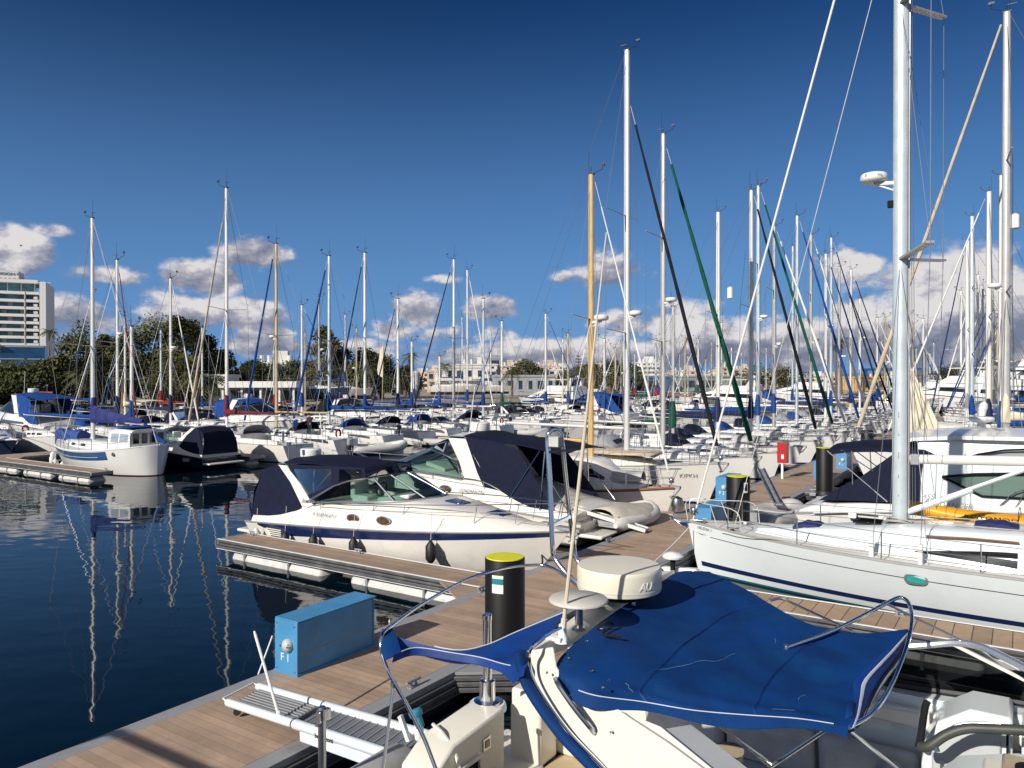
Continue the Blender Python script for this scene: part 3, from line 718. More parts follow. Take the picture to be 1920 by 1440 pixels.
GN = [0]
def stern_gear(r, H, Ln):
    """ladder, horseshoe buoy, outboard, wheel, solar plate, ensign: what hangs about a yacht's stern"""
    GN[0] += 1; k = GN[0]; x0 = -Ln/2; z0 = H.zs(0); w = H.hw(x0)
    m = MB()
    for y in (-.18, .18): m.tube([(x0-.06, y, .25), (x0-.02, y, z0+.45)], .014, 5)
    for j in range(4): m.tube([(x0-.05, -.18, .35+.27*j), (x0-.05, .18, .35+.27*j)], .012, 5)
    m.build('swim_ladder', STEELD, r)
    if k % 2:
        m = MB(); m.tube([(x0+.12, .55+.2*math.cos(g), z0+.40+.24*math.sin(g)) for g in [-.9+math.pi*1.55*j/10 for j in range(11)]], .06, 6); m.build('horseshoe_buoy', (ORANGE, WHITEC, KAYAK, REDC)[k % 4], r)
    if k % 3 == 0:
        m = MB(); m.box((x0+.02, -w*.6, z0+.52), (.22, .20, .34)); m.box((x0+.02, -w*.6, z0+.15), (.09, .09, .5)); m.build('outboard_motor', BLACKC, r, bevel=.03)
    if k % 3 == 1:
        m = MB(); m.tube([(x0+1.3+.03*math.cos(g), .42*math.cos(g), z0+.55+.42*math.sin(g)) for g in [2*math.pi*j/14 for j in range(14)]], .018, 4, closed=True); m.tube([(x0+1.4, 0, z0-.1), (x0+1.4, 0, z0+.75)], .08, 6); m.build('wheel_pedestal', STEELD, r)
    if k % 4 == 2:
        m = MB(); m.tube([(x0+.05, w*.5, z0+.1), (x0-.25, w*.5, z0+1.5)], .012, 4); o = m.build('flag_staff', TEAK, r); m = MB(); m.sheet([[(x0-.22+dx, w*.5+.03*math.sin(9*dx), z0+1.45-dz-dx*.35) for dx in (0, -.15, -.3, -.42)] for dz in (0, .18, .38)], .006); m.build('ensign', (REDC, BLUEC, WHITEC)[k % 3], o)
    if k % 4 == 1:
        m = MB()
        for y in (-w*.7, w*.7): m.tube(spl([(x0+.3, y, z0), (x0-.1, y, z0+1.7), (x0-.5, y, z0+1.9)], 4), .025, 5)
        m.tube([(x0-.1, -w*.7, z0+1.75), (x0-.1, w*.7, z0+1.75)], .022, 5); m.build('stern_arch', STEEL, r); m = MB(); m.box((x0-.05, 0, z0+1.82), (.7, w*1.2, .03)); m.build('solar_panel', HULLN, r)
    if k % 2 == 0:
        for sd_ in (1, -1): fender(r, H, x0+Ln*.30, sd_, (WHITEC, STRIPN)[k % 4 == 0], .62); fender(r, H, x0+Ln*.55, sd_, (WHITEC, STRIPN)[k % 4 == 0], .62)
    if k % 5 < 2:
        m = MB(); n = 12; rows = [[V((Ln*.24+.95*(i/n-.5)*2, .62*math.sin(math.pi*min(.96, max(.06, i/n)))**.5*math.cos(g), H.zx(Ln*.24)+.30+.34*max(0, math.sin(g)))) for g in [math.pi*j/8 for j in range(9)]] for i in range(n+1)]
        m.grid(rows); m.build('upturned_tender', (HYPW, HYPA)[k % 2], r, ang=60)
def sailboat(label, loc, rz, Ln=10.5, B=3.3, top=15.0, mx=.06, fb=(1.35, 1.1, 1.05), hullm=None, anti=None, stripe=None, mast=None, mr=.085, sp=(.5,), jib=None, jr=.07,
             cover=None, boomz=2.7, bl=None, hood=NAVY, bim=None, rad=None, group=None, name='sailing_yacht', det=2, wins=3, cabm=None, gs=1.0, rig=.007, fenders=(), scratch=None, swan=None, boomm=None, jibhead=.93, jibtop=.99, backstay=True, sw=.42, extra=None):
    r = thing(name, label, 'sailing yacht', loc, rz, group)
    H = Hull(Ln, B, fb, .5, Ln*.07, -.35 if det > 1 else .3, .66, .42, 2.05, .25, .58, 20 if det > 1 else 12)
    H.build(r, [hullm or W, anti or STRIPN], pick=(lambda k, t: 1 if k < 4 else 0))
    H.deck(r, DECKW if det > 1 else W)
    if stripe is not None and det > 1: H.stripe(r, stripe, lambda t: H.zs(t)*.80, lambda t: H.zs(t)*.88, .02, .97)
    X = lambda f: Ln*f
    z = lambda x: H.zx(x)
    c0, c1 = X(-.13), X(.28)
    secs = [(c0, B*.30, B*.27, z(c0)-.02, z(c0)+.46), (X(.05), B*.31, B*.27, z(X(.05))-.02, z(0)+.46), (X(.16), B*.26, B*.20, z(X(.16))-.02, z(X(.16))+.36), (c1, B*.15, B*.08, z(c1)-.02, z(c1)+.06)]
    cb = cabin(r, secs, cabm or hullm if hullm in (W2, W3, CREAM) else (cabm or W))
    if det > 1:
        ws = (X(.16)-c0-.5)/max(1, wins)
        for k in range(wins): side_win(cb, secs, c0+.35+k*ws, c0+.35+k*ws+ws*.72, .34, .66, DGLASS, taper=.3)
        for x in (X(.12), X(.22)): 
            m = MB(); m.box((x, 0, lerp(z(x)+.43, z(x)+.20, (x-X(.12))/X(.1))+.02), (.5, .5, .05)); m.build('hatch', BGLASS if det > 2 else DGLASS, cb, bevel=.015)
    # cockpit coamings
    m = MB()
    for s_ in (-1, 1): m.bar((c0, s_*B*.30, z(c0)+.14), (X(-.44), s_*B*.27, z(X(-.44))+.10), .20, .30)
    m.build('cockpit_coaming', W, r, bevel=.03)
    x = X(mx); base = z(x)+.42
    mo = spar(r, H, x, top, base, mast or ALU, mr, sp, sw=sw, gs=gs)
    stays(r, H, x, top, sp, base, r=rig, backstay=backstay, sw=sw)
    if jib is not None: furled(r, H, x, top*jibtop, jib, jr, head=jibhead)
    bx = X(bl) if bl is not None else X(-.36)
    if boomz: boom(r, x, bx, boomz, boomm or mast or ALU, cover)
    if hood is not None: sprayhood(r, c0-.35, c0+.75, B*.30, z(c0)+.40, .62, hood)
    if bim is not None: bimini(r, X(-.44), X(-.24), B*.36, 2.95, bim)
    if rad is not None: radome(mo, (x+.42, 0, rad), .27, (x+.05, 0, rad-.05))
    pulpit(H, r, r=.013 if det > 1 else .02); pushpit(H, r)
    if det > 1: stern_gear(r, H, Ln)
    guard(H, r, r=.011 if det > 1 else .016, n=7)
    if det > 1:
        H.rail(r, GALV if stripe is None else TEAK, .02)
        m = MB(); m.bar((Ln/2-.5, 0, z(Ln/2)+.04), (Ln/2+.18, 0, z(Ln/2)+.02), .14, .08); m.tube([(Ln/2+.18, 0, z(Ln/2)), (Ln/2-.05, 0, z(Ln/2)-.28)], .03, 5); m.bar((Ln/2-.12, -.16, z(Ln/2)-.30), (Ln/2-.12, .16, z(Ln/2)-.30), .10, .05); m.build('anchor', GALV, r)
    for (fx, sd_) in fenders: fender(r, H, X(fx), sd_)
    r['beam'] = B
    return r, H
# ================================================================ motor cruisers
def panel(mb, mc, A, B, Cc, Dd, i=.10, n=3):
    """cloth border round a clear pane: A,B bottom edge, C,D top edge (C over B)"""
    A, B, Cc, Dd = map(V, (A, B, Cc, Dd))
    def P(u, v): return A.lerp(B, u).lerp(Dd.lerp(Cc, u), v)
    a, b, c, d = P(i, i*1.3), P(1-i, i*1.3), P(1-i, 1-i*1.3), P(i, 1-i*1.3)
    for q in ((A, B, b, a), (B, Cc, c, b), (Cc, Dd, d, c), (Dd, A, a, d)): mb.poly(q)
    mc.poly((a, b, c, d))
def screen(root, base, topc, mull, name='windscreen', gl=None, fm=None, fr_r=.028, n=5):
    """curved windscreen: base/top are port-half control points from aft to the centreline"""
    full = lambda P: [V(p) for p in P]+[V((p[0], -p[1], p[2])) for p in P[-2::-1]]
    Bc, Tc = spl(full(base), n), spl(full(topc), n)
    m = MB(); m.grid([Bc, [b.lerp(t, .5)+V((.03, 0, .0)) for b, t in zip(Bc, Tc)], Tc]); o = m.build(name, gl or TGLASS, root)
    f = MB(); f.tube(Bc, fr_r, 6); f.tube(Tc, fr_r*.8, 6)
    k = len(Bc)-1
    for q in mull:
        i = round(q*k); f.tube([Bc[i], Tc[i]], fr_r*1.1, 6)
    f.build('frame', fm or STEELD, o)
    return o, Bc, Tc
def oval(parent, c, rx, rz, side, name='porthole'):
    m = MB(); m.tube([V(c)+V((rx*math.cos(g), 0, rz*math.sin(g))) for g in [2*math.pi*i/18 for i in range(18)]], .022, 5, closed=True); o = m.build(name, STEEL, parent)
    q = MB(); q.poly([V(c)+V((rx*.9*math.cos(g), side*.012, rz*.9*math.sin(g))) for g in [2*math.pi*i/18 for i in range(18)]]); q.build('pane', TEAKG, o)
TEAKG = mat('amber_porthole', (.10, .06, .03), .1, var=.4, vs=9)

def express(label, loc, rz, s=1.0, hullm=None, top=None, canvas=NAVY, arch='aft', full=True, stripe=STRIPN, group=None, name='motor_cruiser', radar=True, stern=True, letters=None, fend=(), det=2, gl=None, archm=None, script=None, anti=None):
    r = thing(name, label, 'motor boat', loc, rz, group)
    S = lambda *p: V((p[0]*s, p[1]*s, p[2]*s))
    hm = hullm or W2; tm_ = top or W2
    H = Hull(9.9*s, 3.2*s, (1.32*s, 1.0*s, .70*s), .45*s, 1.35*s, .5*s, .86, .40, 2.3, .3, 1.05, 20, hard=True)
    H.build(r, [hm, anti or BLACKC], pick=(lambda k, t: 1 if k < 4 else 0))
    hx = lambda x: H.hw(x*s)/s; zx = lambda x: H.zx(x*s)/s
    H.rail(r, RUB if hm is not W2 else GALV, .028*s, .0, 'rub_rail')
    if stripe:
        H.stripe(r, stripe, lambda t: H.zs(t)-.03*s-s*(lerp(.36, .10, t) if t > .16 else lerp(.05, .32, (t-.06)/.10)), lambda t: H.zs(t)-.03*s, .06, .97)
    secs = [(-4.75, 1.30, 1.22, zx(-4.75), .92), (-3.6, hx(-3.6)-.02, 1.30, zx(-3.6), 1.08), (-2.4, hx(-2.4)-.02, 1.32, zx(-2.4), 1.48), (-.1, hx(-.1)-.02, 1.30, zx(-.1), 1.70), (1.1, hx(1.1)-.02, 1.08, zx(1.1), 1.78), (2.4, hx(2.4)-.02, .72, zx(2.4), 1.62), (3.8, hx(3.8)-.02, .30, zx(3.8), 1.42), (4.85, .10, .04, zx(4.85), 1.36)]
    secs = [tuple(v*s for v in q) for q in secs]
    cb = cabin(r, secs, tm_, 'deck_moulding')
    # swim platform and transom
    m = MB(); m.box(S(-5.0, 0, .36), (.95*s, 2.5*s, .10*s)); m.build('swim_platform', tm_, r, bevel=.04*s)
    m = MB(); m.prism([S(-4.75, -1.25, .40), S(-4.45, -1.25, .95), S(-4.2, -1.25, .95), S(-4.2, -1.25, .40)], (0, 2.5*s, 0)); m.build('transom', tm_, r, bevel=.03*s)
    # hatches on the foredeck
    for x, z, w in ((1.75, 1.745, .55), (3.0, 1.56, .5)):
        m = MB(); m.prism([S(x-w*.45, -.26, z), S(x+w*.45, -.20, z-.06), S(x+w*.45, .20, z-.06), S(x-w*.45, .26, z)], (0, 0, .045)); m.build('hatch', BGLASS, cb, bevel=.01)
    if det > 1:
        for x in (-.55, .45):
            for sd_ in (1, -1):
                z = lerp(zx(x), 1.68, .40); y = lerp(hx(x)-.02, 1.29, .44)+.015
                oval(cb, S(x, sd_*y, z), .21*s, .10*s, sd_)
        m = MB()
        for sd_ in (1, -1):
            for k in range(4): m.box(S(-3.55, sd_*(hx(-3.5)+.005), .47+k*.055), (.62*s, .03, .025*s))
        m.build('air_vent', CREAM, r)
    # seats seen through the glass
    for x, y, w in ((-.9, .55, .55), (-.9, -.55, .55), (-1.9, .7, .9)):
        m = MB(); m.box(S(x, y, 1.66), (w*s, .62*s, .24*s)); m.box(S(x-w*.5, y, 1.9), (.16*s, .6*s, .5*s)); m.build('seat', VINYL, r, bevel=.05*s)
    m = MB(); m.prism([S(-.15, -1.0, 1.66), S(.75, -.8, 1.8), S(.75, .8, 1.8), S(-.15, 1.0, 1.66)], (0, 0, .14*s)); m.build('dashboard', VINYL, r, bevel=.04*s)
    m = MB(); m.tube([S(-.42, -.5, 1.95)+V((.06*s*math.sin(g), .19*s*math.cos(g), .19*s*math.sin(g))) for g in [2*math.pi*i/14 for i in range(14)]], .016*s, 5, closed=True); m.build('steering_wheel', BLACKC, r)
    if arch == 'aft':   # arch leans back, windscreen reaches far forward
        wb = [S(-2.45, 1.30, 1.50), S(-1.2, 1.30, 1.63), S(.1, 1.16, 1.72), S(.85, .72, 1.80), S(1.12, 0, 1.83)]
        wt = [S(-1.55, 1.18, 2.02), S(-1.0, 1.14, 2.20), S(-.55, .98, 2.28), S(-.28, .56, 2.33), S(-.2, 0, 2.35)]
        foot, hd, tw = (-2.35, 1.34, 1.42), (-3.65, 1.10, 2.46), .40
    else:               # arch leans forward over the cockpit
        wb = [S(-1.0, 1.30, 1.56), S(.4, 1.24, 1.64), S(1.6, 1.02, 1.72), S(2.35, .6, 1.72), S(2.7, 0, 1.72)]
        wt = [S(-.75, 1.16, 2.05), S(-.2, 1.10, 2.22), S(.35, .92, 2.30), S(.72, .5, 2.33), S(.85, 0, 2.34)]
        foot, hd, tw = (-1.75, 1.34, 1.25), (-.72, 1.16, 2.72), .75
    so_, Bc, Tc = screen(r, wb, wt, (.0, .30, .42, .58, .70, 1.0) if det > 1 else (.3, .7), gl=gl, fr_r=.026*s)
    am = archm or tm_
    m = MB()
    for sd_ in (1, -1):
        a, b = V(foot), V(hd); a.y *= sd_; b.y *= sd_
        w0, w1 = (tw*1.25, tw*.85); th = .10*sd_
        P = [a+V((-w0/2, 0, -.05)), a+V((w0/2, 0, -.05)), a.lerp(b, .5)+V((w1*.55, 0, .06)), b+V((w1/2, 0, 0)), b+V((-w1/2, 0, 0)), a.lerp(b, .5)+V((-w1*.55, 0, .06))]
        m.prism([S(*p) for p in P], (0, -th*s, 0))
    hb = V(hd)
    rows = [[S(hb.x+dx, hb.y*q, hb.z+.07*(1-q*q)+dz) for q in (-1, -.9, -.6, -.2, .2, .6, .9, 1)] for dx, dz in ((-tw*.42, 0), (-tw*.36, .06), (tw*.36, .06), (tw*.42, 0), (tw*.36, -.05), (-tw*.36, -.05))]
    m.grid(rows, cv=True); ao = m.build('radar_arch', am, r, ang=35, bevel=.02*s)
    if radar:
        c = S(hb.x, 0, hb.z+.22); m = MB(); m.lathe(c, [(.20*s, -.10*s), (.30*s, -.05*s), (.31*s, 0), (.31*s, .17*s), (.28*s, .20*s), (.0001, .21*s)], 18); m.build('radar', RADW, ao, ang=40)
        q = MB(); q.tube([S(hb.x, .55, hb.z+.05), S(hb.x-.25, .60, hb.z+1.5)], .012*s, 5); q.build('antenna', WHITEP, ao)
        q = MB(); q.tube([S(hb.x-.05, -.8, hb.z+.05), S(hb.x-.05, -.8, hb.z+.55)], .015*s, 5); q.box(S(hb.x-.05, -.8, hb.z+.6), (.1*s, .1*s, .12*s)); q.build('nav_light', STEELD, ao)
    mb, mc = MB(), MB()
    if arch == 'aft' and full:
        # top: from the arch to the screen; sides: clear panes with navy borders
        ztop = 2.56
        rows = []
        for i in range(8):
            f = i/7; x = lerp(-3.75, -.42, f); w = lerp(1.10, .98, f)
            rows.append([S(x, w*q, lerp(2.50, ztop, math.sin(math.pi*min(1, f*1.1)))+.16*(1-q*q)+.03*math.sin(5*f)-(.10 if f > .99 else 0)) for q in (-1, -.85, -.5, 0, .5, .85, 1)])
        t = MB(); t.sheet(rows, .02*s); t.build('canopy_top', canvas, r)
        for sd_ in (1, -1):
            L_ = lambda x, y, z: S(x, sd_*y, z)
            panel(mb, mc, L_(-2.55, 1.30, 1.47), L_(-1.5, 1.17, 2.04), L_(-1.6, 1.03, 2.56), L_(-3.45, 1.09, 2.50), .10)
            panel(mb, mc, L_(-1.5, 1.17, 2.04), L_(-.55, .98, 2.29), L_(-.62, .95, 2.56), L_(-1.6, 1.03, 2.56), .12)
            panel(mb, mc, L_(-.55, .98, 2.29), L_(-.2, .03, 2.36), L_(-.45, .03, 2.67), L_(-.62, .95, 2.56), .09)
        for sd_ in (1, -1):
            cr_ = MB(); cr_.tube([S(-2.2, sd_*1.16, 1.9), S(-1.7, sd_*1.0, 2.5)], .014*s, 5); cr_.tube([S(-1.4, sd_*1.1, 2.05), S(-2.0, sd_*1.0, 2.5)], .014*s, 5); cr_.build('canopy_frame', STEEL, r)
    if arch == 'aft' and stern:
        for sd_ in (1, -1):
            L_ = lambda x, y, z: S(x, sd_*y, z)
            rows = [[L_(-4.82, 1.24, .90), L_(-4.0, 1.30, .96), L_(-3.0, 1.34, 1.12), L_(-2.62, 1.34, 1.32)], [L_(-4.72, 1.16, 1.6), L_(-4.1, 1.22, 1.65), L_(-3.4, 1.25, 1.72), L_(-3.05, 1.24, 1.85)], [L_(-4.58, 1.04, 2.18), L_(-4.3, 1.06, 2.34), L_(-3.9, 1.10, 2.42), L_(-3.6, 1.10, 2.44)]]
            mb.grid(rows)
        mb.grid([[S(-4.82, q*1.24, .90) for q in (-1, 0, 1)], [S(-4.76-.04, q*1.16, 1.6) for q in (-1, 0, 1)], [S(-4.58, q*1.04, 2.18+.08*(1-abs(q))) for q in (-1, 0, 1)]])
        mb.grid([[S(-4.58, q*1.04, 2.18+.08*(1-abs(q))) for q in (-1, 0, 1)], [S(-4.3, q*1.06, 2.34+.1*(1-abs(q))) for q in (-1, 0, 1)], [S(-3.7, q*1.10, 2.46+.12*(1-abs(q))) for q in (-1, 0, 1)]])
    if arch != 'aft':
        # navy top over screen to arch, then big cockpit tent aft of the arch
        t = MB(); rows = []
        for i in range(6):
            f = i/5; x = lerp(-.9, .55, f); rows.append([S(x, lerp(1.12, .85, f)*q, lerp(2.76, 2.40, f**1.6)+.12*(1-q*q)) for q in (-1, -.6, 0, .6, 1)])
        t.sheet(rows, .02*s); t.build('canopy_top', canvas, r)
        for sd_ in (1, -1):
            L_ = lambda x, y, z: S(x, sd_*y, z)
            panel(mb, mc, L_(-1.0, 1.28, 1.6), L_(-.2, 1.10, 2.22), L_(-.35, 1.08, 2.62), L_(-.75, 1.14, 2.68), .08)
            panel(mb, mc, L_(-.2, 1.10, 2.22), L_(.72, .5, 2.33), L_(.5, .6, 2.44), L_(-.35, 1.08, 2.62), .08)
        t = MB(); rows = []
        for i in range(9):
            f = i/8; x = lerp(-.95, -4.35, f); rows.append([S(x, lerp(1.14, 1.24, f)*q, 2.80-.10*math.sin(math.pi*min(1, f*1.9))*(f < .55)-.36*f**1.5+.10*(1-q*q)) for q in (-1, -.8, -.4, 0, .4, .8, 1)])
        t.sheet(rows, .02*s); t.build('cockpit_awning', canvas, r)
        for sd_ in (1, -1):
            L_ = lambda x, y, z: S(x, sd_*y, z)
            mb.grid([[L_(-2.0, 1.36, 1.12), L_(-2.8, 1.38, 1.02), L_(-3.4, 1.38, 1.0), L_(-4.1, 1.32, .98)], [L_(-1.55, 1.28, 1.8), L_(-2.4, 1.29, 1.75), L_(-3.1, 1.30, 1.7), L_(-3.6, 1.28, 1.6)], [L_(-1.05, 1.16, 2.74), L_(-2.0, 1.16, 2.70), L_(-2.5, 1.18, 2.60), L_(-2.85, 1.2, 2.52)]])
        for sd_ in (1, -1):
            cr_ = MB(); cr_.tube([S(-2.6, sd_*1.40, 1.0), S(-3.6, sd_*1.22, 2.50)], .016*s, 5); cr_.tube([S(-3.7, sd_*1.40, .95), S(-3.75, sd_*1.22, 2.50)], .016*s, 5); cr_.tube([S(-4.6, sd_*1.36, .92), S(-3.8, sd_*1.25, 1.9)], .016*s, 5); cr_.build('awning_frame', STEEL, r)
    if mb.f: mb.build('canopy', canvas, r, ang=60)
    if mc.f: mc.build('canopy_window', CLEAR, r)
    # bow rail
    for sd_ in (1, -1):
        m = MB(); ps = []
        for i in range(9):
            x = lerp(-2.75, 4.75, i/8); h = 0 if i == 0 else lerp(.30, .55, i/8)
            ps.append(S(x, sd_*max(.06, hx(x)-.14-.10*(i < 8)), lerp(zx(x)+.34, zx(x)+.12, i/8)+h))
        P = spl(ps, 4)
        if sd_ == 1: P.append(S(5.02, 0, zx(4.9)+.68))
        else: P.append(S(5.02, 0, zx(4.9)+.68))
        m.tube(P, .014*s, 6)
        for i in (1, 3, 4, 6, 7, 8): m.tube([ps[i], ps[i]+S(-.10, 0, -lerp(.32, .52, i/8))], .011*s, 5)
        if det > 1: m.tube([p-S(0, 0, lerp(.14, .24, k/len(P))) for k, p in enumerate(P[4:])], .008*s, 4)
        m.build('bow_rail', STEEL, r)
    m = MB(); m.bar(S(4.6, 0, 1.38), S(5.25, 0, 1.36), .26*s, .08*s); m.tube([S(5.2, 0, 1.32), S(4.9, 0, 1.05)], .03*s, 5); m.box(S(4.3, 0, 1.43), (.22*s, .18*s, .09*s)); m.build('anchor_roller', GALV if det > 1 else W, r, bevel=.015)
    for x, sd_ in fend:
        fender(r, H, x*s, sd_, RUB, .78*s, .125, .50, loc=S(x, sd_*(hx(x)+.13), zx(x)+.30))
    return r, H, S

# -- the navy striped cruiser at the finger pontoon
r, H, S = express('white express cruiser with navy side stripe and navy canopy beside the finger pontoon', fr(16.3, -14.75), ROT, 1.0, script=True,
                  fend=((-2.9, -1), (-1.75, -1), (-.3, -1), (1.95, -1)), anti=BLACKC)
r.scale = (1.065, 1, 1); r.location = fr(16.3, -14.42)
text('SUNDANCER', .13, plane_M((-1.95, -1.565, 1.22), (1, 0, .04), (0, .25, 1)), TEXTG, r, font_shear=.3)
text('Sea Ray', .17, plane_M((-2.62, -1.355, 1.49), (1, 0, .06), (0, .1, 1)), TEXTG, r, font_shear=.4)
fender(r, H, -4.0, -1, WHITEC, .6, .14, .42, loc=(-4.15, -1.62, .95))
# -- second cruiser behind it, stern to the pontoon
r, H, S = express('white cruiser with forward leaning arch and big navy cockpit tent, stern to the pontoon', fr(21.3, -16.3), ROT+math.pi, 1.13, arch='fwd', stripe=None)
text('SUNDANCER', .16, plane_M(S(-1.05, 1.50, 1.24), (-1, 0, 0), (0, -.2, 1)), TEXTG, r, font_shear=.3)
r2, H2 = None, None

def dinghy(label, loc, rz, ln=2.7, col=HYPA, cover=None, group=None, motor=False):
    r = thing('inflatable_dinghy', label, 'dinghy', loc, rz, group)
    P = []
    w = .62
    pts = [(-ln/2, w, .22), (-ln*.1, w+.05, .22), (ln*.25, w-.02, .25), (ln*.42, w*.55, .32), (ln/2, 0, .38), (ln*.42, -w*.55, .32), (ln*.25, -w+.02, .25), (-ln*.1, -w-.05, .22), (-ln/2, -w, .22)]
    P = spl(pts, 5)
    m = MB(); n = len(P); m.tube([P[0]-V((.25, 0, 0))]+P+[P[-1]-V((.25, 0, 0))], [.08]+[.20]*n+[.08], 12); m.build('tube', col, r, ang=60)
    m = MB(); m.grid([[(lerp(-ln/2, ln*.42, i/8), y*(w-.02)*(1 if i < 6 else (.8 if i == 6 else .4)), .12+.10*abs(y)+.18*max(0, i/8-.6)) for y in (-1, -.5, 0, .5, 1)] for i in range(9)])
    m.box((-ln/2+.05, 0, .26), (.06, 1.1, .36)); m.build('floor', GREYC, r)
    m = MB(); m.box((-.2, 0, .36), (.24, 1.2, .04)); m.build('thwart', col, r)
    m = MB(); m.tube([V(p)*1.0+V((0, 0, .16)) for p in P[3:-3]], .012, 4); m.build('grab_line', RUB, r)
    if cover:
        rows = []
        for i in range(9):
            f = i/8; x = lerp(-ln/2-.1, ln/2+.1, f); ww = .86*math.sin(math.pi*min(.97, max(.12, f*.85+.1)))**.5
            rows.append([V((x, ww*math.cos(g), .24+max(-.1, .42*math.sin(g))*(.8+.25*math.sin(3*f+1))+.03*math.sin(9*f+3*g))) for g in [math.pi*(j/10*1.1-.05) for j in range(11)]])
        m = MB(); m.grid(rows); m.build('cover', cover, r, solid=.015)
    if motor:
        m = MB(); m.box((-ln/2-.16, 0, .62), (.30, .24, .34)); m.build('outboard_motor', GREYC, r, bevel=.06); m = MB(); m.box((-ln/2-.16, 0, .2), (.12, .10, .6)); m.build('motor_leg', BLACKC, r)
    return r
dinghy('inflatable dinghy under a rumpled stone cover at the stern of the navy tented cruiser', fr(22.0, -10.35, .50), ROT+1.45, 2.6, HYPW, HYPT)
dinghy('pale grey inflatable tender stowed across the large cruiser\'s stern platform', fr(24.6, -6.5, .55), ROT+1.4, 2.7, HYPA, None)
# gangways
def gangway(label, A, B, w=.36, rails=True, mt=ALUW):
    A, B = V(A), V(B); r = thing('gangway', label, 'gangway', A.lerp(B, .5))
    o = A.lerp(B, .5); a, b = A-o, B-o; d = (b-a).normalized(); sx = d.cross(V((0, 0, 1))).normalized()
    for s_ in (-1, 1):
        m = MB(); m.bar(a+sx*s_*w/2, b+sx*s_*w/2, .06, .11); m.build('side_rail', mt, r, bevel=.01)
    m = MB(); m.bar(a, b, w-.08, .035); m.build('tread', GALV, r)
    m = MB(); n = 6
    for k in range(n+1): m.bar(a.lerp(b, k/n)-sx*w/2, a.lerp(b, k/n)+sx*w/2, .03, .05)
    m.build('cross_bar', GALV, r)
    return r
gangway('white folded gangway laid from the navy tented cruiser to the pontoon', fr(20.6, -11.4, 1.10), fr(21.0, -9.2, .58), .34)
gangway('dark raised gangway slanting up over the pontoon from the large cruiser', fr(25.2, -6.5, 1.0), fr(28.2, -7.9, 1.75), .20, mt=STEELD)

